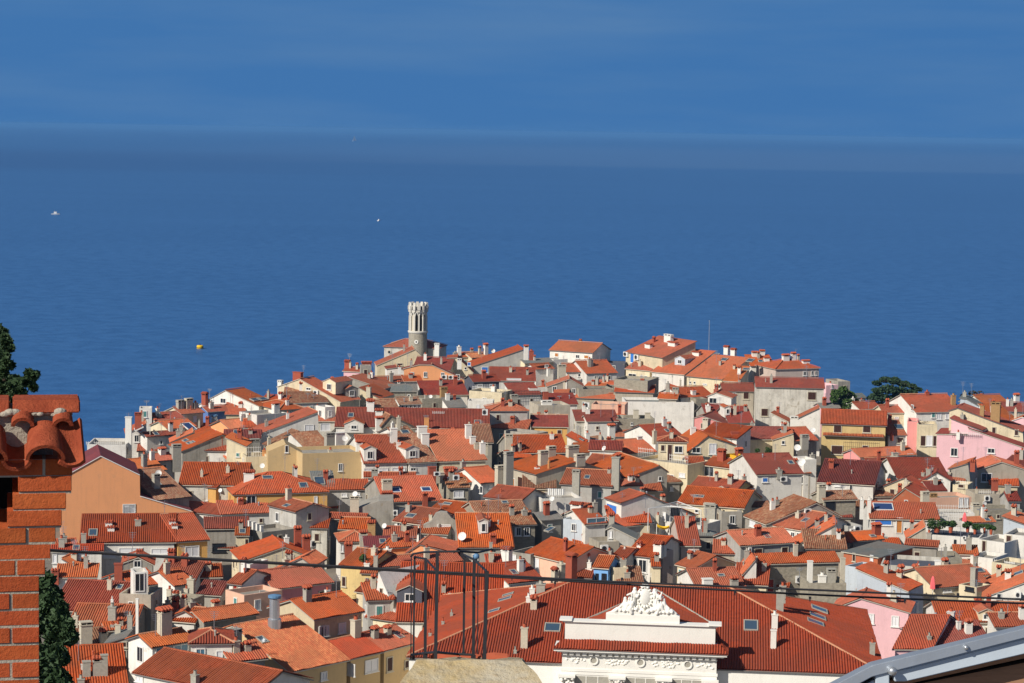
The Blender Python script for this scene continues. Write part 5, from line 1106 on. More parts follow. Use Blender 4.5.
sx_ = t_.n('ShaderNodeSeparateXYZ'); t_.l(p_, sx_.inputs[0])
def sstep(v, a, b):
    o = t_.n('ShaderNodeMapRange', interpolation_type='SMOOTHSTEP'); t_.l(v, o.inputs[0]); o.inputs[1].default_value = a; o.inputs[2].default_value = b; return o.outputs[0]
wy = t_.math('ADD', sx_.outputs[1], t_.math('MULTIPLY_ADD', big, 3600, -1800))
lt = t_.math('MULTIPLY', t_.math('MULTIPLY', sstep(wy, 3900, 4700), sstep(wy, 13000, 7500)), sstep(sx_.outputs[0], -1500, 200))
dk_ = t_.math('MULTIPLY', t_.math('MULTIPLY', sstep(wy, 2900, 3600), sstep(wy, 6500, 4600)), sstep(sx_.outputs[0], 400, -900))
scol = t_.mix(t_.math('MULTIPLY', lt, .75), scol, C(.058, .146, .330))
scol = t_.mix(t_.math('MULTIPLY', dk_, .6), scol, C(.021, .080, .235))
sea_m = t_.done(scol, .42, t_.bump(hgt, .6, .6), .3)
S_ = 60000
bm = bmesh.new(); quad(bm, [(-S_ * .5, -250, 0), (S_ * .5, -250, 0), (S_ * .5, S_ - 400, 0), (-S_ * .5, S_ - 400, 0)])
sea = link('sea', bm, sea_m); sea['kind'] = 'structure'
shore = [(-70, 690), (15, 570), (60, 505), (95, 466), (180, 436), (255, 416), (330, 396), (372, 382), (384, 371), (455, 369), (545, 374), (630, 370), (705, 368), (790, 380), (838, 398), (920, 424), (1024, 430), (1070, 446), (1085, 520), (1110, 640)]
GR = 2.2
sp = [on_z(p, GR) for p in shore]
t_ = NT('old_paving'); p_ = t_.pos()
g_m = t_.done(t_.mix(t_.noise(.6, p_, 6, .7), C(.14, .12, .10), C(.26, .23, .19)), .9, t_.bump(t_.noise(4, p_, 4), .04, .5), .2)
flat = [(p.x, p.y) for p in sp]
yf = 175
ground_out = [(-85, yf)] + flat + [(80, yf)]
bm = bmesh.new()
# flat town + the hillside the viewer stands on, one sheet
top = [bm.verts.new((x, y, GR)) for x, y in ground_out]
bm.faces.new(top)
prev = [top[0], top[-1]]
for y, z in ((150, 8), (110, 22), (70, 36), (35, 49), (15, 55.5), (-30, 57), (-120, 57)):
    cur = [bm.verts.new((-85 - (yf - y) * .3, y, z)), bm.verts.new((80 + (yf - y) * .3, y, z))]
    bm.faces.new((prev[0], prev[1], cur[1], cur[0])); prev = cur
skirt = [bm.verts.new((v.co.x * 1.002, v.co.y + 2, -1)) for v in top]
for i in range(len(top) - 1): bm.faces.new((top[i], top[i + 1], skirt[i + 1], skirt[i]))
bmesh.ops.triangulate(bm, faces=[f for f in bm.faces if len(f.verts) > 4])
bmesh.ops.recalc_face_normals(bm, faces=bm.faces)
gr = link('ground', bm, g_m); gr['kind'] = 'structure'

# ---------------- lighthouse and its church
CHz = 9
hc = h("pale stone church with hipped red roof joined to the lighthouse", 'T', 'h', [(110, 484), (600, 500)], z=CHz, rd=(240, 415), r='r', w='lw', nm='church', cat='church', x="C 572 560 100 40 w")
bm = bmesh.new()
q = hit(hc, px('T', (165, 530)), 'w')
if q:
    Q, nn = q; tx = Vector((0, 0, 1)).cross(nn).normalized(); rg = []
    for rr, dd in ((.5, .02), (.5, .14), (.34, .14), (.34, .05)):
        rg.append([bm.verts.new(Q + (tx * math.cos(2 * PI * k / 20) + Vector((0, 0, 1)) * math.sin(2 * PI * k / 20)) * rr + nn * dd) for k in range(20)])
    for i in range(3):
        for k in range(20): bm.faces.new((rg[i][k], rg[i][(k + 1) % 20], rg[i + 1][(k + 1) % 20], rg[i + 1][k]))
    bm.faces.new(rg[3]).material_index = 1
    hc.put('window', bm, [MT['stone'], MT['glass']])
fD = depth(hc.cen) - 6.5
ax = at(417.7, 350, fD)
mpp = fD / F
def zz(py): return at(417.7, py, fD).z
base = Vector((ax.x, ax.y, 0))
lh = empty('lighthouse', base)
tag(lh, "round grey stone lighthouse with a white crenellated crown and pointed arches", 'lighthouse')
def lput(n, bm, m, par=None, sm=False):
    bmesh.ops.translate(bm, verts=bm.verts, vec=-base); return link(n, bm, m, par or lh, None, sm)
r0 = 9.2 * mpp
bm = bmesh.new()
zb, zt = 1.0, zz(332.5)
lathe(bm, [(r0 * 1.02, zb), (r0, zt)], base, 32); sh_ = lput('shaft', bm, WALL['s'])
bm = bmesh.new(); lathe(bm, [(r0 * 1.06, zt), (r0 * 1.1, zt + .25), (r0 * 1.1, zt + .5), (r0 * 1.0, zt + .55)], base, 32); lput('string_course', bm, MT['crown'])
z1 = zz(309)
bm = bmesh.new(); lathe(bm, [(r0 * .80, zt + .3), (r0 * .80, z1)], base, 32); lput('shade_core', bm, MT['soot_shade'])  # black core stands in for the shade behind the arches
bm = bmesh.new(); NP = 12
for k in range(NP):
    an = 2 * PI * (k + .27) / NP
    d = Vector((math.cos(an), math.sin(an), 0)); e = Vector((-d.y, d.x, 0))
    za, zc = zt + .5, zz(315.5)
    box(bm, base + d * r0 * .9 + Z((za + zc) / 2), d * r0 * .12, e * r0 * .08, Z((zc - za) / 2))
    # pointed arch heads
    an2 = 2 * PI * (k + .77) / NP; d2 = Vector((math.cos(an2), math.sin(an2), 0))
    tip = base + d2 * r0 * .93 + Z(zz(311))
    for s_ in (-1, 1):
        st = base + d * r0 * .9 + Z(zc) if s_ == -1 else base + Vector((math.cos(an + 2 * PI / NP), math.sin(an + 2 * PI / NP), 0)) * r0 * .9 + Z(zc)
        md = (st + tip) / 2 + (st - tip).normalized().cross(Vector((0, 0, 1))) * 0 + Z(.18)
        tube(bm, (st - Z(.15), md, tip), r0 * .08, 6)
    if k % 1 == 0:
        q1 = base + d2 * r0 * .9 + Z(za + .1)
bmesh.ops.recalc_face_normals(bm, faces=bm.faces)
lput('arcade', bm, MT['crown'])
# every other bay is walled (blind) as in the lit left bays
bm = bmesh.new()
for k in range(NP):
    an2 = 2 * PI * (k + .77) / NP; d2 = Vector((math.cos(an2), math.sin(an2), 0)); e2 = Vector((-d2.y, d2.x, 0))
    if d2.x > -.45: continue
    box(bm, base + d2 * r0 * .82 + Z((zt + .5 + zz(314)) / 2), d2 * r0 * .03, e2 * r0 * .18, Z((zz(314) - zt - .5) / 2))
lput('blind_bay', bm, MT['stone'])
z2 = zz(309.5)
bm = bmesh.new(); lathe(bm, [(r0 * .9, z2 - .5), (r0 * 1.0, z2 + .3), (r0 * 1.02, zz(305)), (r0 * .85, zz(305)), (r0 * .85, zz(306))], base, 32); cr = lput('crown', bm, MT['crown'])
bm = bmesh.new()
for k in range(NP):
    an = 2 * PI * (k + .27) / NP; d = Vector((math.cos(an), math.sin(an), 0)); e = Vector((-d.y, d.x, 0))
    for p_, q_, w_ in ((.98, z2, .10), (1.02, z2 + .6, .13)):
        box(bm, base + d * r0 * p_ + Z(q_), d * r0 * .1, e * r0 * w_, Z(.5))
    a2 = an + PI / NP; d2 = Vector((math.cos(a2), math.sin(a2), 0)); e2 = Vector((-d2.y, d2.x, 0))
    box(bm, base + d2 * r0 * .985 + Z(z2 + .55), d2 * r0 * .04, e2 * r0 * .05, Z(.45), 1)
lput('corbels', bm, [MT['crown'], MT['soot_shade']], cr)
for k in range(NP):
    an = 2 * PI * (k + .27) / NP; d = Vector((math.cos(an), math.sin(an), 0)); e = Vector((-d.y, d.x, 0))
    zc = zz(305); bm = bmesh.new()
    box(bm, base + d * r0 * .97 + Z(zc + .35), d * r0 * .07, e * r0 * .14, Z(.42))
    lput('merlon', bm, MT['crown'], cr)
q = at(415.8, 341, fD); v = Vector((q.x - base.x, q.y - base.y, 0)); d = Vector((-.12, -1, 0)).normalized()
bm = bmesh.new(); cc = base + d * (r0 + .02) + Z(zz(341)); e = Vector((-d.y, d.x, 0))
for rr, th, mi in ((.52, .06, 0), (.2, .09, 1)):
    rg = [[bm.verts.new(cc + (e * math.cos(2 * PI * k / 18) + Z(1) * math.sin(2 * PI * k / 18)) * rr + d * dd) for k in range(18)] for dd in (-.2, th)]
    for k in range(18): bm.faces.new((rg[0][k], rg[0][(k + 1) % 18], rg[1][(k + 1) % 18], rg[1][k])).material_index = mi
    bm.faces.new(rg[1]).material_index = mi
lput('round_window', bm, [MT['white'], MT['soot_shade']])

# ---------------- the palace with the statue pediment
zE = 11.0
pal = h("wide white palace with a huge hipped striped roof and sculpted pediment block", 'X', 'h', [(406, 657.4), (886, 675.6)], z=zE, L=31, t=.33, r='pr', w='pw', nm='palace', cat='palace', trim='gut',
        x="@C3 K 710 398 70 36; @C4 K 702 388 62 44; @C4 C 812 400 75 28 w; @C4 C 806 492 95 26 wx; @C3 C 578 490 105 32 s; @C3 C 622 312 66 30 st; @C3 C 655 235 52 40 g; @C3 C 615 245 40 24 w; @C3 C 598 280 36 22 w; @C4 C 836 318 100 34 g; @C4 C 850 240 48 28 g; @C5 K 70 312 74 20; @C5 K 62 345 74 20; @C5 K 52 374 76 20; @C5 C 317 525 68 24 g; @C3 K 440 320 50 14; @C3 K 490 265 60 14; @C3 K 505 245 50 10; @C3 C 200 385 10 12 g; @C3 C 240 345 10 12 g; @C3 C 140 440 10 12 g; @C3 C 536 520 16 12 g; @X W 572 674 10 12 w")
pu, pn = pal.u, pal.n
pb0 = on_z((560, 662), zE); Fp = pb0 - pn * 1.6      # front plane of the projecting block
def PP(x, y): return on_plane(px('U', (x, y)), Fp, pn)
ptag = pal.root
def pput(n, bm, m, par=None, sm=False):
    bmesh.ops.translate(bm, verts=bm.verts, vec=-pal.cen); return link(n, bm, m, par or ptag, None, sm)
def uvz(P): return (P - Fp).dot(pu), P.z
def PB(u0, u1, za, zb, d0, d1, bm, mi=0):
    c0 = Fp + pu * ((u0 + u1) / 2) + pn * ((d0 + d1) / 2); c0.z = (za + zb) / 2
    box(bm, c0, pu * ((u1 - u0) / 2), pn * ((d1 - d0) / 2), Z((zb - za) / 2), mi)
uL, _ = uvz(PP(90, 300)); uR, _ = uvz(PP(882, 320))
zTop = (uvz(PP(90, 236))[1] + uvz(PP(882, 262))[1]) / 2
zTS = (uvz(PP(90, 345))[1] + uvz(PP(882, 368))[1]) / 2      # top of the tile strip
zC = (uvz(PP(90, 372))[1] + uvz(PP(882, 402))[1]) / 2       # cornice top
zF = (uvz(PP(90, 440))[1] + uvz(PP(882, 470))[1]) / 2       # frieze middle
zA = (uvz(PP(90, 490))[1] + uvz(PP(882, 518))[1]) / 2       # architrave bottom
wm_ = MT['stucco']
bm = bmesh.new(); PB(uL, uR, 1.5, zC - .1, 0, 5, bm); PB(uL + .2, uR - .2, zC - .1, zTop - .25, .5, 1.35, bm); pput('pediment_block', bm, WALL['pw'])
bm = bmesh.new(); PB(uL + .05, uR - .05, zTop - .25, zTop - .14, .4, 1.45, bm); PB(uL - .1, uR + .1, zTop - .14, zTop - .02, .25, 1.55, bm)
PB(uL - .35, uL + .9, zTop - .02, zTop + .14, .12, 1.7, bm); PB(uR - .9, uR + .4, zTop - .02, zTop + .14, .12, 1.7, bm); pput('attic_moulding', bm, wm_)
bm = bmesh.new(); uvl = bm.loops.layers.uv.new('UVMap')
def PT(u, z, d):
    q = Fp + pu * u + pn * d; q.z = z; return q
facet_mesh(bm, uvl, [PT(uL - .9, zC + .08, -.95), PT(uR + 1.1, zC + .08, -.95), PT(uR + .3, zTS + .12, .5), PT(uL - .1, zTS + .12, .5)], pu, .06, True)
facet_mesh(bm, uvl, [PT(uR + 1.1, zC + .08, -.95), PT(uR + 1.1, zC + .08, 3), PT(uR + .3, zTS + .12, 3), PT(uR + .3, zTS + .12, .5)], pn, .06, True)
pput('cornice_roof', bm, [TILE['pr'], MT['gut']])
bm = bmesh.new()
PB(uL - .8, uR + 1.0, zC - .16, zC + .02, -.85, 3, bm); PB(uL - .5, uR + .7, zC - .34, zC - .16, -.55, 3, bm)
n_ = 24
for k in range(n_):
    u = uL + (uR - uL) * (k + .5) / n_
    PB(u - .2, u + .2, zC - .62, zC - .34, -.42, 0, bm)
PB(uL - .05, uR + .05, zC - .78, zC - .66, -.1, .02, bm)
PB(uL - .12, uR + .12, zA, zA + .28, -.12, .02, bm); PB(uL - .05, uR + .05, zA - .35, zA, -.06, .02, bm)
pput('cornice', bm, wm_)
for fx in (250, 489, 731):
    bm = bmesh.new()
    q = PP(fx, 437 + (fx - 250) * .045)
    rg = [[bm.verts.new(q + (pu * math.cos(2 * PI * k / 18) + Z(1) * math.sin(2 * PI * k / 18)) * rr - pn * dd) for k in range(18)] for rr, dd in ((.46, -.02), (.46, .14), (.33, .14), (.3, .05))]
    for i in range(3):
        for k in range(18): bm.faces.new((rg[i][k], rg[i][(k + 1) % 18], rg[i + 1][(k + 1) % 18], rg[i + 1][k]))
    bm.faces.new(rg[3]).material_index = 1
    pput('medallion', bm, [wm_, MT['conc']])
def rosette(bm, c, r, n=9, dep=.1):
    for k in range(n):
        a_ = R.random() * 6.3; rr = r * R.random() ** .6
        cc = c + pu * math.cos(a_) * rr * 1.7 + Z(math.sin(a_) * rr * .6)
        m = Matrix.Translation(cc) @ Matrix.Diagonal((.14 + .1 * R.random(), .1, .1 + .06 * R.random(), 1))
        bmesh.ops.create_icosphere(bm, subdivisions=1, radius=1, matrix=m)
for fx in (155, 350, 390, 590, 640, 825):
    bm = bmesh.new(); rosette(bm, PP(fx, 440 + (fx - 250) * .045), .55, 12); pput('frieze_relief', bm, wm_, None, True)
# columns with carved capitals and openings between
bm = bmesh.new()
caps = [uvz(PP(x, 530))[0] for x in (112, 370, 608, 845)]
for u in caps:
    bm = bmesh.new(); PB(u - .52, u + .52, 1.5, zA - 1.5, -.5, .02, bm); PB(u - .85, u + .85, zA - .55, zA - .36, -.75, .02, bm)
    pil_ = pput('pilaster', bm, wm_); bm = bmesh.new()
    for k in range(26):
        cc = Fp + pu * (u + R.uniform(-.7, .7)) - pn * R.uniform(.3, .62); cc.z = zA - R.uniform(.6, 1.5)
        bmesh.ops.create_icosphere(bm, subdivisions=1, radius=R.uniform(.12, .22), matrix=Matrix.Translation(cc))
    pput('capital', bm, wm_, pil_, True)
for i in range(3):
    a_, b_ = caps[i] + .75, caps[i + 1] - .75
    bm = bmesh.new()
    PB(a_, b_, 3, zA - .5, -.012, .02, bm, 1); PB(a_ - .1, a_, 3, zA - .4, -.1, .02, bm); PB(b_, b_ + .1, 3, zA - .4, -.1, .02, bm)
    for k in range(2): PB(a_ + (b_ - a_) * (k + 1) / 3 - .04, a_ + (b_ - a_) * (k + 1) / 3 + .04, 3, zA - .5, -.05, -.014, bm)
    PB(a_ + .2, b_ - .2, zA - 2.6, zA - 1.5, -.30, -.06, bm, 0)
    pput('window', bm, [wm_, MT['conc']])  # grey pane paints the shade of the recessed porch openings
# cross roof behind the pediment
bm = bmesh.new(); uvl = bm.loops.layers.uv.new('UVMap')
bkp = hit(pal, px('U', (565, 86)), 'r')[0]; ebs = (hit(pal, px('U', (205, 242)), 'r')[0], hit(pal, px('U', (860, 264)), 'r')[0])
ue_z = (ebs[0].z + ebs[1].z) / 2
for s_, eb in ((-1, ebs[0]), (1, ebs[1])):
    u_a, u_e = (bkp - Fp).dot(pu), (eb - Fp).dot(pu); d_a, d_e = (bkp - Fp).dot(pn), (eb - Fp).dot(pn)
    bk_ = PT(u_a, bkp.z + .12, d_a); eb = PT(u_e, eb.z + .12, d_e); fr_ = PT(u_e, eb.z, 1.5); ap0 = PT(u_a, bk_.z, 1.5)
    facet_mesh(bm, uvl, [fr_, ap0, bk_, eb] if s_ > 0 else [fr_, eb, bk_, ap0], pn, .3, True)
    tube(bm, (eb + Z(.12), bk_ + Z(.14)), .12, 6, 1)
pput('cross_gable_roof', bm, [TILE['pr'], MT['conc']])
# sculpture group
bm = bmesh.new()
bl, br_ = PP(310, 238), PP(688, 262)
zb_ = zTop
hB = uvz(PP(500, 205))[1] - uvz(PP(500, 250))[1]
ub0, ub1 = uvz(bl)[0], uvz(br_)[0]
PB(ub0, ub1, zb_, zb_ + .75, .5, 1.3, bm); PB(ub0 + .9, ub1 - .9, zb_ + .75, zb_ + 1.15, .55, 1.25, bm)
for s_, ue in ((-1, ub0), (1, ub1)):
    rg = [bm.verts.new(p) for p in (PT(ue, zb_ + .75, .55), PT(ue - s_ * 1.2, zb_ + .75, .55), PT(ue - s_ * 1.2, zb_ + 1.2, .55))]
    rg2 = [bm.verts.new(v.co + pn * .7) for v in rg]
    bm.faces.new(rg); bm.faces.new(rg2[::-1])
    for i in range(3): bm.faces.new((rg[i], rg2[i], rg2[(i + 1) % 3], rg[(i + 1) % 3]))
bmesh.ops.recalc_face_normals(bm, faces=bm.faces)
pput('statue_base', bm, wm_)
k_ = (uvz(PP(500, 100))[1] - uvz(PP(500, 200))[1]) / 100      # metres per tile px here
ox, oz = uvz(PP(500, 220)); oz = zb_ + .75
def SP(x, y, d=1.35):
    d -= .45
    return PT(ox + (x - 500) * k_, oz + (222 - y) * k_, d)
def limb(bm, pts, rad, n=7):
    for a_, b_, r1, r2 in zip(pts, pts[1:], rad, rad[1:]):
        m = max(2, int((b_ - a_).length / (min(r1, r2) * .7)))
        for i in range(m + 1):
            f = i / m; bmesh.ops.create_icosphere(bm, subdivisions=2, radius=(r1 + (r2 - r1) * f) * 1.28, matrix=Matrix.Translation(a_.lerp(b_, f)))
def fuse(bm, name, vox=.055):
    o = pput(name, bm, wm_, None, True)
    md = o.modifiers.new('m', 'REMESH'); md.mode = 'VOXEL'; md.voxel_size = vox; md.use_smooth_shade = True
    return o
bm = bmesh.new()   # oval shield with crest
m = Matrix.Translation(SP(508, 130, 1.3)) @ Matrix.Diagonal((.62, .28, .95, 1)); bmesh.ops.create_icosphere(bm, subdivisions=3, radius=1, matrix=m)
for k in range(16):
    a_ = 2 * PI * k / 16; bmesh.ops.create_icosphere(bm, subdivisions=1, radius=.13, matrix=Matrix.Translation(SP(508 + math.cos(a_) * 36, 130 - math.sin(a_) * 52, 1.12)))
for k in range(5): bmesh.ops.create_icosphere(bm, subdivisions=1, radius=.17, matrix=Matrix.Translation(SP(488 + k * 10, 74 - (2 - abs(k - 2)) * 4, 1.25)))
limb(bm, [SP(470, 185), SP(476, 215)], [.16, .2]); limb(bm, [SP(498, 180), SP(500, 215)], [.16, .2])
fuse(bm, 'shield')
bm = bmesh.new()
def topy(x):
    d = abs(x - 506)
    return 78 + d * .32 if d < 58 else 97 + (d - 58) * 1.75 if d < 120 else 205
for _ in range(210):
    x = R.uniform(378, 634); ty = topy(x) + 12
    if ty > 212: continue
    y = R.uniform(ty, 216)
    bmesh.ops.create_icosphere(bm, subdivisions=1, radius=R.uniform(.13, .27), matrix=Matrix.Translation(SP(x, y, R.uniform(1.3, 1.6))) @ Matrix.Rotation(R.random() * 6, 4, 'Y') @ Matrix.Diagonal((1, .8, R.uniform(1, 1.9), 1)))
fuse(bm, 'carved_backdrop', .06)
for s_ in (-1, 1):
    bm = bmesh.new(); xx = lambda d: 506 + s_ * d
    bmesh.ops.create_icosphere(bm, subdivisions=2, radius=.2, matrix=Matrix.Translation(SP(xx(50), 92 if s_ < 0 else 96)))      # head
    limb(bm, [SP(xx(50), 102), SP(xx(50), 112), SP(xx(54), 140), SP(xx(60), 168)], [.1, .25, .22, .30]); limb(bm, [SP(xx(58), 112, 1.2), SP(xx(78), 126 + s_ * 8, 1.05), SP(xx(88), 112 - s_ * 10, 1.0)], [.11, .09, .07])
    limb(bm, [SP(xx(60), 168), SP(xx(85), 172, 1.15), SP(xx(96), 205, 1.1)], [.27, .22, .14])
    limb(bm, [SP(xx(62), 172), SP(xx(72), 190, 1.0), SP(xx(64), 212, .95)], [.26, .2, .14])
    if s_ < 0: limb(bm, [SP(xx(52), 112), SP(xx(36), 130, 1.1), SP(xx(30), 118, 1.0)], [.13, .11, .09])
    else: limb(bm, [SP(xx(54), 114), SP(xx(72), 138, 1.2), SP(xx(94), 126, 1.2)], [.13, .11, .08])
    limb(bm, [SP(xx(55), 150), SP(xx(70), 190), SP(xx(84), 216)], [.2, .3, .2])
    for _ in range(26): bmesh.ops.create_icosphere(bm, subdivisions=1, radius=R.uniform(.06, .12), matrix=Matrix.Translation(SP(xx(R.uniform(46, 84)), R.uniform(120, 214), R.uniform(.95, 1.2))) @ Matrix.Diagonal((.7, .7, 2.4, 1)))
    fuse(bm, 'seated_figure')
    bm = bmesh.new()
    bmesh.ops.create_icosphere(bm, subdivisions=2, radius=.17, matrix=Matrix.Translation(SP(xx(98), 142)))
    limb(bm, [SP(xx(98), 152), SP(xx(98), 172), SP(xx(110), 196)], [.15, .24, .24])
    limb(bm, [SP(xx(108), 195), SP(xx(135), 198, 1.2), SP(xx(160), 212, 1.2)], [.22, .2, .13])
    limb(bm, [SP(xx(100), 165), SP(xx(124), 186, 1.1)], [.12, .12])
    fuse(bm, 'reclining_figure')
for s_ in (-1, 1):
    bm = bmesh.new()
    for k in range(7): bmesh.ops.create_icosphere(bm, subdivisions=1, radius=R.uniform(.16, .28), matrix=Matrix.Translation(SP(506 + s_ * (20 + k * 20), 205 - R.random() * 22 * (1 - k / 8), 1.0)))
    fuse(bm, 'drapery')
# side wings: plain white walls carry pilaster strips already in view; a downpipe each side
for u in (uL - 3, uR + 3.2):
    bm = bmesh.new(); tube(bm, (PT(u, 2, 1.5), PT(u, zE - .3, 1.5)), .09, 8); pput('downpipe', bm, MT['gut'])

# ---------------- boats, buoy, mast
def boat(px_, py_, ln, lab, sail=False, col='frame', yaw=0):
    P = on_z((px_, py_), 0); o = empty('sailing_boat' if sail else 'motor_boat', P); o.rotation_euler.z = yaw
    tag(o, lab, 'boat', 'boats out on the sea')
    bm = bmesh.new(); st = []
    for i in range(9):
        f = i / 8; x = (f - .5) * ln; wd = ln * .16 * (1 - max(0, (f - .45) / .55) ** 2.2); hh = ln * (.11 + .06 * f)
        st.append([bm.verts.new((x, -wd, hh)), bm.verts.new((x, -wd * .7, -.1)), bm.verts.new((x, wd * .7, -.1)), bm.verts.new((x, wd, hh))])
    for a_, b_ in zip(st, st[1:]):
        for k in range(3): bm.faces.new((a_[k], a_[k + 1], b_[k + 1], b_[k]))
        bm.faces.new((a_[3], a_[0], b_[0], b_[3]))
    bm.faces.new(st[0]); bm.faces.new(st[-1][::-1]); bmesh.ops.recalc_face_normals(bm, faces=bm.faces)
    link('hull', bm, MT[col], o)
    if sail:
        bm = bmesh.new(); tube(bm, ((0, 0, 0), (0, 0, ln * 1.25)), ln * .015, 6); link('mast', bm, MT['metal'], o)
        bm = bmesh.new()
        for yy in (-.02, .02):
            quad(bm, [(-.02 * ln, yy * ln, ln * .2), (-.42 * ln, yy * ln * 3, ln * .2), (-.02 * ln, yy * ln, ln * 1.22)][:3])
        link('mainsail', bm, MT['frame'], o)
        bm = bmesh.new()
        for yy in (-.02, .02): quad(bm, [(.02 * ln, yy * ln, ln * 1.1), (.46 * ln, yy * ln, ln * .18), (.03 * ln, yy * ln * 3, ln * .2)])
        link('jib', bm, MT['frame'], o)
    else:
        bm = bmesh.new(); box(bm, (-.02 * ln, 0, ln * .22), X(ln * .16), Y(ln * .1), Z(ln * .09)); box(bm, (-.02 * ln, 0, ln * .325), X(ln * .19), Y(ln * .12), Z(ln * .015)); link('cabin', bm, MT[col], o)
        bm = bmesh.new(); box(bm, (.15 * ln, 0, ln * .24), X(ln * .012), Y(ln * .085), Z(ln * .05)); link('windscreen', bm, MT['glass'], o)
        bm = bmesh.new(); tube(bm, ((-.1 * ln, 0, ln * .3), (-.12 * ln, 0, ln * .5)), ln * .015, 6); link('mast', bm, MT['metal'], o)
boat(55.5, 214.5, 6.0, "small white motor boat alone at the far left of the sea", yaw=.15)
boat(379, 221, 3.6, "tiny white boat pointing away, above the lighthouse", yaw=1.1)
boat(354.5, 141, 22, "faint sailing boat near the horizon, above and left of the lighthouse", True, yaw=.6)
P = on_z((200, 348.5), 0); o = empty('buoy', P); tag(o, "yellow drum buoy floating off the left side of town", 'buoy')
bm = bmesh.new(); lathe(bm, [(.75, -.5), (.95, -.2), (.95, .75), (.8, .95), (.3, 1.0)], (0, 0, 0), 20); link('float', bm, MT['yellow'], o, None, False)
bm = bmesh.new(); lathe(bm, [(1.0, .15), (1.0, .35)], (0, 0, 0), 20); link('band', bm, MT['dark'], o)
bm = bmesh.new(); tube(bm, ((0, 0, 1), (0, 0, 1.35)), .12, 8); link('lifting_eye', bm, MT['dark'], o)
P = on_z((708, 382), GR); dm_ = depth(P)
topm = at(707.5, 320.5, dm_)
o = empty('flagpole', P); tag(o, "thin bare flagpole rising behind the broadest red roof at the point", 'flagpole')
bm = bmesh.new(); tube(bm, ((0, 0, 0), (0, 0, topm.z - P.z)), [.14, .07], 8); link('pole', bm, MT['metal'], o)
bm = bmesh.new(); bmesh.ops.create_icosphere(bm, subdivisions=2, radius=.14, matrix=Matrix.Translation((0, 0, topm.z - P.z))); link('finial', bm, MT['metal'], o)
# ---------------- trees
def leaf_mat(n, a, b):
    t = NT(n); col = t.mix(t.noise(.9, t.pos(), 3), a, b); return t.done(col, .7, None, .25)
LM = {'cedar': leaf_mat('cedar_needles', C(.018, .040, .022), C(.045, .085, .038)), 'bush': leaf_mat('bush_leaves', C(.035, .075, .016), C(.075, .13, .035)),
      'dark': leaf_mat('dark_needles', C(.016, .040, .018), C(.055, .095, .036)), 'bare': leaf_mat('twig', C(.03, .03, .03), C(.05, .05, .045)),
      'plant': leaf_mat('terrace_leaves', C(.02, .055, .012), C(.06, .11, .03))}
BARK = plain('bark', C(.05, .036, .026), .95, .1, 0, .3)
def clump(bm, c, r, n, s, flat=1.0):
    for _ in range(n):
        while True:
            v = Vector((R.uniform(-1, 1), R.uniform(-1, 1), R.uniform(-1, 1)))
            if v.length < 1: break
        v = v.normalized() * v.length ** .5
        p = Vector(c) + Vector((v.x * r, v.y * r, v.z * r * flat))
        a_ = Vector((R.gauss(0, 1), R.gauss(0, 1), R.gauss(0, .7))).normalized(); b_ = a_.cross(Vector((R.gauss(0, 1), R.gauss(0, 1), R.gauss(0, 1)))).normalized()
        q = s * R.uniform(.6, 1.3)
        bm.faces.new([bm.verts.new(p + a_ * q * i + b_ * q * .55 * j) for i, j in ((-1, 0), (0, -1), (1, 0), (0, 1))])
def tree(name, lab, basep, trunk_pts, rad, clumps, mat, leaf, n_per, flat=.6, cat='tree'):
    o = empty(name, basep); tag(o, lab, cat)
    b = Vector(basep)
    bm = bmesh.new(); tube(bm, [Vector(p) - b for p in trunk_pts], rad, 8)
    for c, r in (clumps if mat != 'dark' else []):
        c = Vector(c) - b; k = min(range(len(trunk_pts)), key=lambda i: abs((Vector(trunk_pts[i]) - b).z - (c.z - r * .4)))
        s0 = Vector(trunk_pts[k]) - b
        tube(bm, (s0, s0.lerp(c, .5) + Z(.1 * r), c), [rad[-1] * .4, rad[-1] * .25, rad[-1] * .1], 5, 0, False)
    link('trunk', bm, BARK, o, None, True)
    bm = bmesh.new()
    for c, r in clumps: clump(bm, Vector(c) - b, r, int(n_per), leaf, flat)
    link('crown', bm, LM[mat], o)
    return o
# the cedar near the right shore
cp = on_z((893, 432), GR); cD = depth(cp); m_ = cD / F
cl = []
for (x, y, r) in ((876, 383, 3), (884, 380, 4), (893, 381, 5), (903, 384, 4), (911, 386, 3), (919, 389, 2), (876, 391, 4), (888, 389, 6), (900, 391, 6), (912, 392, 4), (873, 399, 4), (884, 398, 5), (896, 399, 6), (908, 398, 4), (880, 406, 4), (893, 407, 5), (904, 407, 4), (874, 395, 3), (890, 414, 4), (899, 415, 4), (906, 413, 3)):
    for _ in range(2):
        q = at(x + R.uniform(-1.5, 1.5), y + R.uniform(-.6, .6), cD + R.uniform(-4, 4)); cl.append((q, r * m_ * R.uniform(1.1, 1.5)))
tp = at(893, 380, cD)
tree('cedar_tree', "broad flat-layered dark cedar at the right shore", cp, [cp, cp.lerp(tp, .35) + X(.3), cp.lerp(tp, .7), tp], [.45, .36, .25, .1], cl, 'cedar', .34, 210, .5)
bp = on_z((845, 436), GR); bD = depth(bp) ; m_ = bD / F
cl = []
for (x, y, r) in ((836, 394, 4), (843, 391, 4), (850, 397, 5), (840, 400, 5), (848, 404, 5), (855, 402, 3), (836, 405, 4), (845, 410, 5), (834, 399, 3)):
    q = at(x, y, bD + R.uniform(-2, 2)); cl.append((q, r * m_ * 1.3))
tp = at(845, 398, bD)
tree('broadleaf_tree', "bright green bushy tree left of the cedar", bp, [bp, bp.lerp(tp, .5), tp], [.3, .22, .1], cl, 'bush', .36, 300, .85)
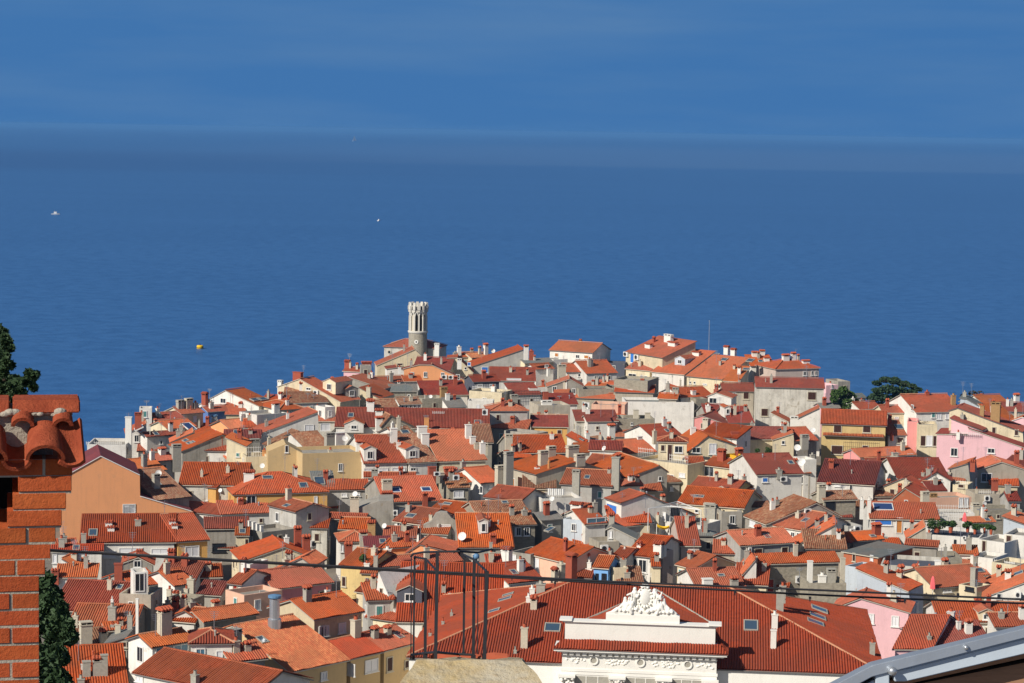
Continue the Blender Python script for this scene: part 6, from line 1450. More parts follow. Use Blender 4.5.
sp_ = on_z((977, 425), GR); sD = depth(sp_); m_ = sD / F; cl = []
for (x, y, r) in ((964, 396, 4), (972, 393, 4), (980, 394, 5), (986, 398, 4), (970, 399, 4), (978, 401, 4), (966, 402, 3)):
    cl.append((at(x, y, sD + R.uniform(-2, 2)), r * m_))
tp = at(976, 398, sD)
tree('bare_tree', "dark leafless tree at the shore left of the right-edge orange roof", sp_, [sp_, sp_.lerp(tp, .5), tp], [.25, .18, .08], cl, 'bare', .30, 60, .6)
# conifer close by, behind the brick chimney
D0 = 17.5; m_ = D0 / F; cl = []
for (x, y, r) in ((2, 333, 9), (6, 346, 8), (0, 358, 10), (8, 363, 6), (4, 374, 8), (0, 386, 12), (14, 384, 9), (20, 393, 7), (27, 381, 5), (30, 374, 4), (34, 376, 4), (33, 386, 4), (8, 395, 9),
                  (28, 590, 20), (44, 583, 9), (50, 600, 11), (45, 618, 14), (58, 611, 11), (66, 622, 8), (54, 636, 14), (66, 640, 8), (46, 652, 14), (60, 655, 10), (40, 668, 14), (56, 674, 12), (66, 681, 7), (30, 640, 18), (28, 690, 18), (60, 700, 14),
                  (-5, 420, 16), (10, 450, 18), (-8, 480, 18), (12, 510, 18), (0, 540, 18), (18, 560, 18)):
    for _ in range(7 if y < 400 else 4):
        q = at(x + R.uniform(-.55, .55) * r, y + R.uniform(-.55, .55) * r, D0 + R.uniform(-.9, .9)); cl.append((q, r * m_ * (R.uniform(.2, .42) if y < 400 else R.uniform(.5, .95))))
bt = at(2, 760, D0); bt.z = 52; tt = at(4, 340, D0)
tree('conifer_tree', "dark conifer behind the close brick chimney at the left edge", bt, [bt, bt.lerp(tt, .4), bt.lerp(tt, .75), tt], [.2, .10, .035, .012], cl, 'dark', .032, 150, .95)
# roof-terrace plants
for i, (x, y, r, lab) in enumerate(((430, 495, 50, "largest olive shrub at the left end of the planted roof terrace"), (525, 505, 34, "dark round shrub second from the left on the planted roof terrace"), (640, 505, 28, "shrub right beside the pink folded parasol"), (690, 520, 24, "low shrub right of the pink folded parasol on the terrace edge"), (755, 518, 20, "small potted shrub left of the rightmost terrace shrub"), (800, 522, 26, "rightmost shrub beyond the planted roof terrace"))):
    q = px('Q7', (x, y + r * .5)); b = on_z(q, 8.2); m_ = depth(b) / F / 6.827
    o = empty('terrace_shrub', b); tag(o, lab, 'shrub', 'shrubs on the roof terrace')
    bm = bmesh.new(); lathe(bm, [(r * m_ * .35, -.9), (r * m_ * .5, -.1), (r * m_ * .42, -.1)], (0, 0, 0), 12); link('pot', bm, MT['tilecap'], o)
    bm = bmesh.new()
    for k in range(7): clump(bm, (R.uniform(-.9, .9) * r * m_, R.uniform(-.4, .4), r * m_ * R.uniform(-.1, .8)), r * m_ * .6, 130, .14, .8)
    link('crown', bm, LM['plant'], o)
for i, (T, x, y, r, z, lab) in enumerate((('Q6', 125, 245, 26, 8.4, "spiky potted plant on the cream terrace below the blank facade"), ('Q6', 50, 248, 18, 8.4, "small round pot plant left of the spiky potted plant"), ('S2', 480, 95, 40, 7.4, "green potted shrub on the orange and cream terrace by the blue-capped flue"), ('R3', 290, 405, 34, 7.8, "bare wispy shrub on the orange roof ledge in the lane"))):
    b = on_z(px(T, (x, y + r * .5)), z); m_ = depth(b) / F / 6.827
    o = empty('potted_shrub', b); tag(o, lab, 'shrub', 'potted shrubs on ledges and terraces')
    bm = bmesh.new(); lathe(bm, [(r * m_ * .3, -.8), (r * m_ * .42, 0), (r * m_ * .34, 0)], (0, 0, 0), 12); link('pot', bm, MT['tilecap'], o)
    bm = bmesh.new()
    for k in range(5): clump(bm, (R.uniform(-.5, .5) * r * m_, R.uniform(-.3, .3), r * m_ * R.uniform(.2, 1.1)), r * m_ * .6, 110, .11, .8)
    link('crown', bm, LM['plant'], o)
# ---------------- small rooftop things
def parasol(T, x, y0, y1, z, lab):
    b = on_z(px(T, (x, y1)), z); m_ = depth(b) / F / TL[T][2]; hh = (y1 - y0) * m_
    o = empty('folded_parasol', b); tag(o, lab, 'parasol', 'folded pink parasols')
    bm = bmesh.new(); tube(bm, ((0, 0, -.8), (0, 0, hh)), .04, 6); link('pole', bm, MT['frame'], o)
    bm = bmesh.new(); pr = [(.10, .15 * hh), (.36, .18 * hh), (.32, .5 * hh), (.2, .85 * hh), (.05, hh)]
    lathe(bm, [(.9 * r, z_) for r, z_ in pr], (0, 0, 0), 14)
    for v in bm.verts:
        a_ = math.atan2(v.co.y, v.co.x); k = 1 + .16 * math.sin(a_ * 5); v.co.x *= k; v.co.y *= k
    link('canopy', bm, MT['pinkcl'], o)
parasol('R7', 400, 312, 420, 7.2, "bright pink folded parasol above the striped awning roof")
parasol('Q7', 618, 425, 500, 8.6, "pale pink folded parasol on the planted roof terrace")
b = on_z(px('R5', (430, 225)), 8.4); m_ = depth(b) / F / 6.827
o = empty('hammock', b); tag(o, "yellow cloth hammock hung beside the steep scarlet roof", 'hammock')
bm = bmesh.new(); st = []
for i in range(11):
    f = i / 10 * 2 - 1; wd = .15 + .35 * (1 - f * f); zz_ = 30 * m_ + f * f * 16 * m_ - f * 5 * m_
    st.append([bm.verts.new((f * 42 * m_, -wd, zz_ + .22)), bm.verts.new((f * 42 * m_, 0, zz_ - .12)), bm.verts.new((f * 42 * m_, wd, zz_ + .22))])
for a_, b__ in zip(st, st[1:]):
    for k in range(2): bm.faces.new((a_[k], a_[k + 1], b__[k + 1], b__[k]))
hm = link('cloth', bm, MT['yellow'], o); hm.modifiers.new('s', 'SOLIDIFY').thickness = .04
for s_ in (-1, 1):
    bm = bmesh.new(); tube(bm, ((s_ * 44 * m_, 0, -.6), (s_ * 44 * m_, 0, 60 * m_)), .05, 8); link('post', bm, MT['frame'], o)
# pergola frame
pts = [px('R5', q) for q in ((330, 60), (480, 40), (690, 70), (530, 10))]
zc_ = 10.3; P4_ = [on_z(q, zc_) for q in pts]; b = P4_[0].copy(); b.z = 7.0
o = empty('pergola', b); tag(o, "thin pale pergola frame on the white parapet terrace", 'pergola')
for k in range(4):
    bm = bmesh.new(); tube(bm, (P4_[k] - b - Z(zc_ - 7.0), P4_[k] - b), .06, 6); link('post', bm, MT['frame'], o)
bm = bmesh.new()
for k in range(4): tube(bm, (P4_[k] - b, P4_[(k + 1) % 4] - b), .06, 6)
for k in range(1, 8):
    f = k / 8; tube(bm, (P4_[0].lerp(P4_[1], f) - b, P4_[3].lerp(P4_[2], f) - b), .04, 6)
link('beams', bm, MT['frame'], o)
# laundry on the cream terrace at centre
b = on_z(px('Q4', (520, 560)), 9.0); m_ = depth(b) / F / 6.827
o = empty('clothes_line', b); tag(o, "white laundry hung along the wall top at town centre", 'laundry')
bm = bmesh.new(); tube(bm, ((-.7 * 100 * m_, 0, 1.3), (.6 * 100 * m_, 0, 1.25)), .015, 5); tube(bm, ((-70 * m_, 0, -.6), (-70 * m_, 0, 1.35)), .03, 6); tube(bm, ((60 * m_, 0, -.6), (60 * m_, 0, 1.3)), .03, 6); link('line', bm, MT['metal'], o)
for k in range(4):
    bm = bmesh.new(); x0 = (-60 + k * 29) * m_; n_ = 8
    rows = [[bm.verts.new((x0 + 26 * m_ * i / n_, .05 * math.sin(i * 1.3 + k), zz_)) for i in range(n_ + 1)] for zz_ in (1.28, .75, .25 + .1 * R.random())]
    for r1, r2 in zip(rows, rows[1:]):
        for i in range(n_): bm.faces.new((r1[i], r1[i + 1], r2[i + 1], r2[i]))
    q = link('sheet', bm, MT['frame'], o); q.modifiers.new('s', 'SOLIDIFY').thickness = .02

# ---------------- close things: brick chimney, iron cage on plaster stack, metal verge, cables
D1 = 9.4; u1 = D1 / F
def W1(x, y, d=0.0):
    q = at(x, y, D1); return Vector((q.x, q.y + d, q.z))
def fx(x): return at(x, 500, D1).x
def fz(y): return at(20, y, D1).z
b = Vector((fx(-60), D1 + .5, 52)); bb_ = b; brk = empty('brick_chimney', b)
tag(brk, "close red brick chimney with barrel tile cap at the left edge", 'chimney')
BROT = Matrix.Rotation(math.radians(12.5), 4, 'Z'); BPIV = Vector((fx(55), D1, 0))
def bput(n, bm, m, par=None, sm=False):
    bmesh.ops.transform(bm, matrix=Matrix.Translation(BPIV - X(3.6 * u1)) @ BROT @ Matrix.Translation(-BPIV), verts=bm.verts)
    bmesh.ops.translate(bm, verts=bm.verts, vec=-bb_); return link(n, bm, m, par or brk, None, sm)
t_ = NT('chimney_brick'); p_ = t_.pos()
oi = t_.noise(7, p_, 5, .6, (1, 1, 2.2)); o2 = t_.noise(40, p_, 4, .7); o3 = t_.noise(170, p_, 3, .6)
cc_ = t_.mix(t_.ramp(oi, [(.3, 0.0), (.7, 1.0)]), C(.37, .072, .023), C(.46, .104, .034)); cc_ = t_.mix(t_.math('MULTIPLY', t_.ramp(o2, [(.52, 0.0), (.75, 1.0)]), .6), cc_, C(.24, .05, .022))
cc_ = t_.mix(t_.math('MULTIPLY', t_.ramp(o3, [(.62, 0.0), (.8, 1.0)]), .35), cc_, C(.6, .3, .18))
ri_ = t_.n('ShaderNodeNewGeometry').outputs['Random Per Island']
hv_ = t_.n('ShaderNodeHueSaturation'); t_.l(cc_, hv_.inputs['Color']); t_.l(t_.math('MULTIPLY_ADD', ri_, .26, .87), hv_.inputs['Value']); t_.l(t_.math('MULTIPLY_ADD', t_.math('FRACT', t_.math('MULTIPLY', ri_, 17.3)), .008, .496), hv_.inputs['Hue']); cc_ = hv_.outputs[0]
BRK = t_.done(cc_, .9, t_.bump(t_.math('ADD', o2, t_.math('MULTIPLY', o3, .5)), .006, .8), .15)
t_ = NT('chimney_mortar'); p_ = t_.pos()
MOR = t_.done(t_.mix(t_.noise(30, p_, 5, .7), C(.28, .24, .19), C(.50, .45, .37)), .95, t_.bump(t_.noise(60, p_, 4), .008, 1), .1)
t_ = NT('barrel_tile'); p_ = t_.pos()
o2 = t_.noise(14, p_, 6, .65); o3 = t_.noise(90, p_, 4, .7)
cc_ = t_.mix(t_.ramp(o2, [(.35, 0.0), (.65, 1.0)]), C(.27, .054, .025), C(.37, .084, .038)); cc_ = t_.mix(t_.math('MULTIPLY', t_.ramp(o3, [(.55, 0.0), (.75, 1.0)]), .45), cc_, C(.20, .055, .03))
cc_ = t_.mix(t_.math('MULTIPLY', t_.ramp(t_.noise(5, p_, 5, .7), [(.6, 0.0), (.75, 1.0)]), .3), cc_, C(.34, .25, .18))
BTL = t_.done(cc_, .85, t_.bump(t_.math('ADD', o3, o2), .009, .9), .12)
# brick courses: (y top, y bottom, [x edges])
courses = [(462, 478, [-120, 43, 72]), (479.5, 494, [16, 71.3]), (497, 512, [10.5, 65.8]), (514.5, 529.5, [5, 61.5]), (532, 546.5, [-30, 26, 55.3]), (549, 563.5, [-50, 50.3]), (565.5, 579.5, [-40, 15, 44.8]), (582, 596.5, [-60, 38.8]), (599.5, 614.5, [-40, 9.5, 38.8])]
y = 617; k = 0
while y < 1900:
    courses.append((y, y + 14.6, [-60, 38.8] if k % 2 == 0 else [-40, 9.8, 38.8])); y += 17.9; k += 1
bm = bmesh.new(); bc = bmesh.new()
for i, (ya, yb, xs) in enumerate(courses):
    za_, zb2 = fz(yb + .4), fz(ya - .4)
    for a_, b2 in zip(xs, xs[1:]):
        j = R.uniform(-.004, .004)
        box(bm, ((fx(a_ + 1.2) + fx(b2 - 1.2)) / 2, D1 + .25 + j, (za_ + zb2) / 2), X((fx(b2 - 1.2) - fx(a_ + 1.2)) / 2), Y(.25), Z((zb2 - za_) / 2))
    ny = courses[i + 1][0] if i + 1 < len(courses) else yb + 3
    x0 = max(xs[0], courses[i + 1][2][0]) if i + 1 < len(courses) else xs[0]
    x1 = min(xs[-1], courses[i + 1][2][-1]) if i + 1 < len(courses) else xs[-1]
    box(bc, ((fx(xs[0] + 2) + fx(xs[-1] - 1.5)) / 2, D1 + .2545, (fz(ya - .2) + fz(ny + .2)) / 2), X((fx(xs[-1] - 1.5) - fx(xs[0] + 2)) / 2), Y(.25), Z((fz(ya - .2) - fz(ny + .2)) / 2))
bmesh.ops.bevel(bm, geom=bm.edges[:], offset=.0022, segments=2, affect='EDGES', clamp_overlap=True)
bput('brickwork', bm, BRK); bput('mortar', bc, MOR)
bm = bmesh.new(); box(bm, (fx(-40), D1 + .7, (fz(468) + fz(600)) / 2), X(fx(30) - fx(-40)), Y(.08), Z((fz(468) - fz(600)) / 2)); bput('flue_back', bm, MT['soot_shade'])
# tile cap
zr_ = fz(401); capD = D1 - .14
slope = math.radians(25)
def barrel(bm, xc, y0, z0, ln, r0_, r1_, up=True, th=.016, n=30):
    dirv = Vector((0, -math.cos(slope), -math.sin(slope))); nv = Vector((0, -math.sin(slope), math.cos(slope)))
    rings = []
    for s_ in range(5):
        f = s_ / 4; c_ = Vector((xc, y0, z0)) + dirv * ln * f; r_ = r0_ + (r1_ - r0_) * f
        for rr in (r_, r_ - th):
            pass
        row = []
        for rr in (r_, r_ - th):
            row.append([bm.verts.new(c_ + X(1) * (math.cos(PI * k / n) * rr) + nv * ((math.sin(PI * k / n) if up else -math.sin(PI * k / n)) * rr * .92)) for k in range(n + 1)])
        rings.append(row)
    for a_, b2 in zip(rings, rings[1:]):
        for w_ in (0, 1):
            for k in range(n): bm.faces.new((a_[w_][k], a_[w_][k + 1], b2[w_][k + 1], b2[w_][k]))
        for k in (0, n): bm.faces.new((a_[0][k], a_[1][k], b2[1][k], b2[0][k]))
    for e_ in (rings[0], rings[-1]):
        for k in range(n): bm.faces.new((e_[0][k], e_[0][k + 1], e_[1][k + 1], e_[1][k]))
    bmesh.ops.recalc_face_normals(bm, faces=bm.faces)
eave_y = D1 - .16
for xc, rr in ((-68, 19), (-12, 19.5), (44, 19.5)):
    bm = bmesh.new()
    barrel(bm, fx(xc), D1 + .12, fz(439), .205, rr * u1 * .88, rr * u1)
    bput('cover_tile', bm, BTL)
for xc, rr in ((-40, 18), (16, 18)):
    bm = bmesh.new()
    barrel(bm, fx(xc), D1 + .12, fz(440), .19, rr * u1, rr * u1 * .86, False)
    bput('pan_tile', bm, BTL)
for xc, rr in ((-40, 11), (22, 11), (62, 10)):
    bm = bmesh.new(); barrel(bm, fx(xc), D1 + .12, fz(424), .06, rr * u1, rr * u1 * 1.05); bput('cover_tile', bm, BTL)
bm = bmesh.new()
p0, p1 = Vector((fx(58), D1 + .12, fz(424))), Vector((fx(79), D1 + .12, fz(424)))
dv = Vector((0, -.20 * math.cos(slope), -.20 * math.sin(slope) - .07))
rows = [[bm.verts.new(p0.lerp(p1, k / 6) + dv * f + Z(-.018 * math.sin(PI * k / 6) + (.004 if k == 6 else 0)) + X(.01 * f * (k / 6))) for k in range(7)] for f in (0, .5, 1)]
for r1, r2 in zip(rows, rows[1:]):
    for k in range(6): bm.faces.new((r1[k], r1[k + 1], r2[k + 1], r2[k]))
bmesh.ops.recalc_face_normals(bm, faces=bm.faces); bmesh.ops.solidify(bm, geom=bm.faces[:], thickness=.018); bput('pan_tile', bm, BTL)
for a_, b2 in ((-110, -48), (-47, 9.6), (12.2, 79.6)):
    bm = bmesh.new(); c_ = Vector(((fx(a_) + fx(b2)) / 2, D1 + .24, fz(411.5)))
    box(bm, c_, X((fx(b2) - fx(a_)) / 2), Y(.14), Z((fz(405) - fz(417.5)) / 2))
    for v in bm.verts:
        if v.co.z > c_.z: v.co.y = c_.y + (v.co.y - c_.y) * .72
    bmesh.ops.bevel(bm, geom=bm.edges[:], offset=.006, segments=2, affect='EDGES'); bput('ridge_slab', bm, BTL)
bm = bmesh.new()
for k in range(70):
    q = Vector((fx(-110 + 172 * k / 69), D1 + .115 + R.uniform(-.012, .02), fz(417.6 + R.uniform(-1.0, 1.6))))
    bmesh.ops.create_icosphere(bm, subdivisions=2, radius=R.uniform(.009, .019), matrix=Matrix.Translation(q) @ Matrix.Diagonal((1.6, 1.2, 1, 1)))
box(bm, ((fx(-110) + fx(72)) / 2, D1 + .25, fz(418)), X((fx(72) - fx(-110)) / 2), Y(.12), Z(.012)); box(bm, ((fx(-110) + fx(68)) / 2, D1 + .19, fz(424)), X((fx(68) - fx(-110)) / 2), Y(.05), Z(.03))
box(bm, ((fx(-110) + fx(52)) / 2, D1 + .28, fz(440)), X((fx(52) - fx(-110)) / 2), Y(.15), Z((fz(418) - fz(461)) / 2))
bput('cap_mortar', bm, MOR)

# iron cage on a plastered stack
def T2(x, y, D): t = TL['X']; return at(390 + x / 4.775, 540 + y / 4.775, D)
dF, dM, dB = 18.4, 19.2, 20.0
stk = at(472, 683, 19.2); b2_ = Vector((stk.x, stk.y, 53))
cg = empty('plastered_stack', b2_); tag(cg, "ochre plastered stack top with sloping shoulders at the bottom centre", 'chimney stack')
t_ = NT('ochre_plaster'); p_ = t_.pos()
n1 = t_.noise(2.2, p_, 6, .7); n2 = t_.noise(9, p_, 5, .7)
cc_ = t_.mix(t_.ramp(n1, [(.38, 0.0), (.62, 1.0)]), C(.44, .34, .18), C(.46, .41, .31)); cc_ = t_.mix(t_.math('MULTIPLY', t_.ramp(n2, [(.52, 0.0), (.72, 1.0)]), .5), cc_, C(.30, .19, .08))
cc_ = t_.mix(t_.math('MULTIPLY', t_.ramp(t_.noise(1.1, p_, 4), [(.6, 0.0), (.66, 1.0)]), .6), cc_, C(.62, .58, .50))
PLA = t_.done(cc_, .95, t_.bump(n2, .05, .7), .15)
bm = bmesh.new()
def ring(pts): return [bm.verts.new(p - b2_) for p in pts]
tl, tr = T2(128, 572, 18.2), T2(640, 572, 18.2); tlb, trb = T2(150, 562, 20.2), T2(622, 562, 20.2)
ml, mr = T2(50, 683, 17.9), T2(722, 683, 17.9)
top_ = ring((tl, tr, trb, tlb))
lo = ring((ml, mr, Vector((mr.x, 20.8, mr.z - 1.0)), Vector((ml.x, 20.8, ml.z - 1.0))))
l2 = ring([Vector((v.co.x + b2_.x, v.co.y + b2_.y, 58.2)) for v in lo]); l3 = ring([Vector((v.co.x + b2_.x, v.co.y + b2_.y, 53)) for v in lo])
bm.faces.new(top_)
for a_, c_ in ((top_, lo), (lo, l2), (l2, l3)):
    for i in range(4): bm.faces.new((a_[i], a_[(i + 1) % 4], c_[(i + 1) % 4], c_[i]))
bmesh.ops.recalc_face_normals(bm, faces=bm.faces)
bmesh.ops.subdivide_edges(bm, edges=bm.edges[:], cuts=5, use_grid_fill=True)
for v in bm.verts:
    if v.co.z > 3.5: v.co += Vector((noise.noise(v.co * 3) * .03, noise.noise(v.co * 3 + X(7)) * .03, noise.noise(v.co * 4 + X(3)) * .025))
link('stack_body', bm, PLA, cg)
bm = bmesh.new()
for xa, xb, yy in ((195, 330, 566), (340, 430, 570), (440, 560, 566)):
    p0, p1 = T2(xa, yy, 19.3), T2(xb, yy + 2, 19.3); tube(bm, [p.copy() - b2_ for p in (p0, p0.lerp(p1, .5) + Z(.01), p1)], .045, 8)
link('clay_tiles', bm, MT['tilecap'], cg)
bm = bmesh.new()
for k in range(26):
    q = T2(R.uniform(150, 620), R.uniform(562, 580), R.uniform(18.5, 20)); bmesh.ops.create_icosphere(bm, subdivisions=1, radius=R.uniform(.02, .05), matrix=Matrix.Translation(q - b2_ - Z(.03)) @ Matrix.Diagonal((1.5, 1, .6, 1)))
link('loose_mortar', bm, PLA, cg)
b3 = T2(290, 600, 19.2)
ic = empty('iron_cage', b3); tag(ic, "dark iron post cage standing on the ochre plastered stack", 'iron frame')
def iput(n, bm): 
    bmesh.ops.translate(bm, verts=bm.verts, vec=-b3); return link(n, bm, MT['dark'], ic)
def post(xt, yt, xb, yb, D, w_):
    bm = bmesh.new(); a_, c_ = T2(xt, yt, D), T2(xb, yb, D); r_ = w_ / 4.775 * D / F / 2
    box(bm, (a_ + c_) / 2, X(r_), Y(r_), (a_ - c_) / 2); box(bm, c_ - Z(.0), X(r_ * 1.5), Y(r_ * 1.5), Z(.02)); iput('post', bm)
post(226, 58, 217, 590, dF, 16); post(462, 150, 450, 602, dF, 18)
post(170, 88, 168, 556, dM, 14); post(402, 92, 398, 562, dM, 15)
post(118, 76, 112, 560, dB, 9); post(356, 68, 351, 548, dB, 11); post(102, 74, 100, 560, dB + .2, 5); post(421, 100, 417, 560, dB + .3, 5)
def rail(pts, w_):
    bm = bmesh.new(); tube(bm, pts, w_ / 4.775 * dM / F / 2, 8); iput('rail', bm)
rail([T2(100, 78, dB), T2(112, 66, dB - .2), T2(160, 58, dM), T2(226, 56, dF), T2(330, 54, dF), T2(420, 60, dF + .3), T2(485, 44, dM)], 10)
rail([T2(120, 82, dB), T2(170, 90, dM), T2(226, 150, dF)], 10); rail([T2(356, 72, dB), T2(402, 94, dM), T2(464, 152, dF)], 11)
rail([T2(485, 46, dM), T2(500, 52, dB)], 12)
rail([T2(104, 548, dB), T2(168, 540, dM), T2(235, 534, dF + .2)], 12); rail([T2(220, 536, dF), T2(320, 545, dM), T2(400, 548, dM)], 12)
bm = bmesh.new(); q = T2(412, 78, dM); bmesh.ops.create_uvsphere(bm, u_segments=12, v_segments=8, radius=.026, matrix=Matrix.Translation(q - b3)); link('blue_joint', bm, MT['blucap'], ic)
# metal verge of a near roof at the lower right
bz = at(940, 690, 10.5); near = empty('near_roof_edge', Vector((bz.x, bz.y, 55)))
tag(near, "close grey metal roof verge with wooden underside at the bottom right", 'roof edge')
nb = Vector((bz.x, bz.y, 55))
ZM = plain('weathered_zinc', C(.40, .44, .49), .38, .5, .55, .18, 6)
ZL = plain('painted_fascia', C(.50, .57, .64), .5, .4, .15, .10, 5)
t_ = NT('brown_boards'); p_ = t_.pos()
WD = t_.done(t_.mix(t_.noise(6, p_, 5, .7, (1, 1, 14)), C(.16, .08, .045), C(.48, .27, .16)), .8, None, .2)
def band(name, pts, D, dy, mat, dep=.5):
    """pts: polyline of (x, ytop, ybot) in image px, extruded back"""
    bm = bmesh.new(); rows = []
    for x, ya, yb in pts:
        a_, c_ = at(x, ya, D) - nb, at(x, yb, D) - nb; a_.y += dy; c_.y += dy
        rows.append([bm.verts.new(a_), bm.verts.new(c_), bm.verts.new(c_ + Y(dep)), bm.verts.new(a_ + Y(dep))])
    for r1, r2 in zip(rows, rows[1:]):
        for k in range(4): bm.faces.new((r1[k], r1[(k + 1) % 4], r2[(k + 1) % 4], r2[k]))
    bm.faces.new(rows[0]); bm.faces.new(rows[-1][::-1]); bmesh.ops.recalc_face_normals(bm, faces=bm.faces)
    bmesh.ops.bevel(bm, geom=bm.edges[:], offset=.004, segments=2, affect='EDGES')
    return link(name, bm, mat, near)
Dn = 10.5
band('verge_cap', [(780, 718, 730), (828, 684, 697), (870, 662.2, 674), (1090, 609, 617.8)], Dn, -.06, ZM, .07)
band('shadow_gap', [(828, 696, 701), (872, 673, 678), (1090, 616, 622)], Dn, .012, MT['soot_shade'], .05)
band('fascia', [(893, 668.5, 680), (905, 667, 680), (1090, 620, 637)], Dn, -.03, ZL, .05)
band('bracket', [(874, 671, 720), (888, 668.5, 720)], Dn, -.045, ZL, .08)
band('end_plate', [(820, 705, 760), (874, 679, 760)], Dn, -.02, ZM, .08)
band('barge_board', [(884, 683, 686), (905, 679, 686), (1090, 636, 645)], Dn, .02, WD, .06)
band('soffit_board', [(876, 690, 760), (905, 685.5, 760), (1090, 644.5, 760)], Dn, .10, WD, .06)
band('shadow_strip', [(905, 689, 691), (1090, 651, 654)], Dn, .07, MT['soot_shade'], .04)  # black strip paints the shade under the boards, no separate part
bm = bmesh.new(); rs_ = []
for x, ya in ((790, 711), (828, 686), (870, 664), (1090, 611)):
    p_ = at(x, ya, Dn) - nb + Y(.02); rs_.append([bm.verts.new(p_), bm.verts.new(p_ + Vector((0, 3.0, -1.6))), bm.verts.new(p_ + Vector((0, 3.0, -1.7))), bm.verts.new(p_ - Z(.06))])
for r1, r2 in zip(rs_, rs_[1:]):
    for k in range(4): bm.faces.new((r1[k], r1[(k + 1) % 4], r2[(k + 1) % 4], r2[k]))
bmesh.ops.recalc_face_normals(bm, faces=bm.faces); link('roof_sheet', bm, ZM, near)
bm = bmesh.new(); q = at(889.5, 667, Dn) - nb; bmesh.ops.create_uvsphere(bm, u_segments=16, v_segments=10, radius=.021, matrix=Matrix.Translation(q - Y(.08))); bmesh.ops.create_cone(bm, segments=12, radius1=.014, radius2=.014, depth=.1, cap_ends=True, matrix=Matrix.Translation(q - Y(.04)) @ Matrix.Rotation(PI / 2, 4, 'X')); link('bolt', bm, MT['metal'], near, None, True)
bm = bmesh.new(); q = at(963, 644, Dn) - nb; bmesh.ops.create_uvsphere(bm, u_segments=12, v_segments=8, radius=.012, matrix=Matrix.Translation(q - Y(.07))); link('rivet', bm, MT['metal'], near, None, True)
# cables
def cable(pts, D, r, lab):
    P_ = [at(x, y, D + k) for x, y, k in pts]; o_ = empty('cable', P_[0]); tag(o_, lab, 'cable', 'cables across the lower roofs')
    bm = bmesh.new()
    fine = []
    for i in range(len(P_) - 1):
        for k in range(6):
            t = k / 6; p0 = P_[max(0, i - 1)]; p1, p2 = P_[i], P_[i + 1]; p3 = P_[min(len(P_) - 1, i + 2)]
            fine.append(.5 * ((2 * p1) + (p2 - p0) * t + (2 * p0 - 5 * p1 + 4 * p2 - p3) * t * t + (3 * p1 - p0 - 3 * p2 + p3) * t ** 3))
    fine.append(P_[-1])
    tube(bm, [p - P_[0] for p in fine], r, 8); link('strand', bm, MT['dark'], o_, None, True)
    return o_, P_[0]
c1, o1 = cable([(-200, 536, -2), (45, 549.5, 0), (200, 558.3, 0), (420, 570.8, 0), (550, 578.3, 0), (620, 582, 0), (820, 590.2, 0), (1024, 599.5, 0), (1300, 611, 0)], 27, .0125, "upper black cable crossing from the brick chimney to the right edge")
c2, o2_ = cable([(-200, 537.5, -2), (45, 550.5, .1), (200, 559.3, .1), (420, 572.2, .1), (550, 580, .1), (620, 584, .1), (820, 595, .1), (1024, 603.4, .1), (1300, 614, .1)], 27, .0125, "lower black cable running just under the upper cable")
for o_, org, lst in ((c1, o1, ((512, 577), (622, 579), (775, 586), (958, 594.5))), (c2, o2_, ((555, 583), (735, 592), (810, 598), (905, 600)))):
    for x, y in lst:
        bm = bmesh.new(); q = at(x, y + 1, 27) - org; box(bm, q, X(.006), Y(.012), Z(.028)); box(bm, q + Z(.014), X(.013), Y(.016), Z(.012)); link('clip', bm, MT['dark'], o_)

# ---------------- air: pale sea haze, one closed box round the whole scene
bm = bmesh.new(); box(bm, (0, HZ_L / 2 - 300, 34.75), X(HZ_L / 2), Y(HZ_L / 2), Z(37.25))
hm_ = bpy.data.materials.new('haze'); hm_.use_nodes = True; ht_ = hm_.node_tree; ht_.nodes.clear()
ho_ = ht_.nodes.new('ShaderNodeOutputMaterial'); hv_ = ht_.nodes.new('ShaderNodeVolumePrincipled')
hv_.inputs['Color'].default_value = HZ_C; hv_.inputs['Density'].default_value = HZ_D; hv_.inputs['Anisotropy'].default_value = 0
ht_.links.new(hv_.outputs[0], ho_.inputs['Volume'])
hz_ = link('haze', bm, hm_); hz_['kind'] = 'stuff'
# ---------------- light
SUN_EL, SUN_AZ = math.radians(35), math.radians(47)      # azimuth: from straight behind the viewer towards the left
sv = Vector((-math.sin(SUN_AZ) * math.cos(SUN_EL), -math.cos(SUN_AZ) * math.cos(SUN_EL), math.sin(SUN_EL)))
sd = bpy.data.lights.new('sun', 'SUN'); sd.energy = 4.7; sd.angle = math.radians(.5); sd.color = (1, .93, .82)
so = bpy.data.objects.new('sun', sd); COL.objects.link(so); so.rotation_euler = sv.to_track_quat('Z', 'Y').to_euler()
w = bpy.data.worlds.new("World"); SC.world = w; w.use_nodes = True; nt = w.node_tree; nt.nodes.clear()
def N(k, **kw):
    o = nt.nodes.new(k)
    for a, v in kw.items(): setattr(o, a, v)
    return o
L_ = nt.links.new
out = N('ShaderNodeOutputWorld'); bg = N('ShaderNodeBackground'); bg.inputs[1].default_value = .062; L_(bg.outputs[0], out.inputs[0])
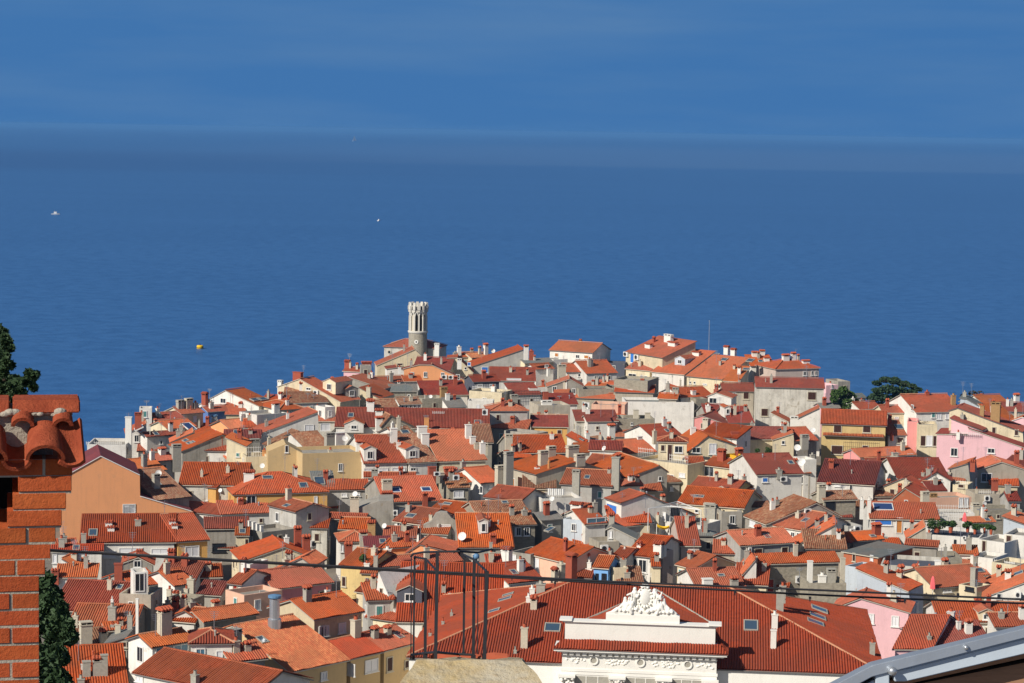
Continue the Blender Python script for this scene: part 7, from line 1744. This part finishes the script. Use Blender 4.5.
sky = N('ShaderNodeTexSky', sky_type='NISHITA'); sky.sun_disc = False; sky.sun_elevation = SUN_EL
sky.sun_rotation = math.atan2(sv.x, sv.y); sky.air_density = 1.0; sky.dust_density = .6; sky.ozone_density = 2.0
tc = N('ShaderNodeTexCoord'); sx = N('ShaderNodeSeparateXYZ'); L_(tc.outputs['Generated'], sx.inputs[0])
# a deep blue cloud bank lies low over the sea
mp = N('ShaderNodeMapping'); mp.inputs['Scale'].default_value = (1.1, 1.1, 9); L_(tc.outputs['Generated'], mp.inputs[0])
nz = N('ShaderNodeTexNoise'); nz.inputs['Scale'].default_value = 3.2; nz.inputs['Detail'].default_value = 6; nz.inputs['Roughness'].default_value = .55; L_(mp.outputs[0], nz.inputs['Vector'])
cr = N('ShaderNodeValToRGB'); e = cr.color_ramp.elements
K = SKYK / .062
e[0].position = .46; e[0].color = (.050 * K, .165 * K, .392 * K, 1); e[1].position = .74; e[1].color = (.085 * K, .200 * K, .400 * K, 1)
L_(nz.outputs[0], cr.inputs[0])
ad = N('ShaderNodeMath', operation='MULTIPLY_ADD'); L_(nz.outputs[0], ad.inputs[0]); ad.inputs[1].default_value = .12; L_(sx.outputs[2], ad.inputs[2])
mr = N('ShaderNodeMapRange'); mr.interpolation_type = 'SMOOTHSTEP'; L_(ad.outputs[0], mr.inputs[0])
mr.inputs[1].default_value = .12; mr.inputs[2].default_value = .38; mr.inputs[3].default_value = 1; mr.inputs[4].default_value = 0
mx = N('ShaderNodeMix', data_type='RGBA'); L_(mr.outputs[0], mx.inputs[0]); L_(sky.outputs[0], mx.inputs[6]); L_(cr.outputs[0], mx.inputs[7])
L_(mx.outputs[2], bg.inputs[0])
SC.view_settings.view_transform = 'Standard'; SC.view_settings.look = 'None'; SC.view_settings.gamma = 1; SC.view_settings.use_curve_mapping = False
SC.view_settings.exposure = EXPO
SC.render.engine = 'CYCLES'
SC.cycles.max_bounces = 6; SC.cycles.diffuse_bounces = 3; SC.cycles.glossy_bounces = 2; SC.cycles.use_denoising = True
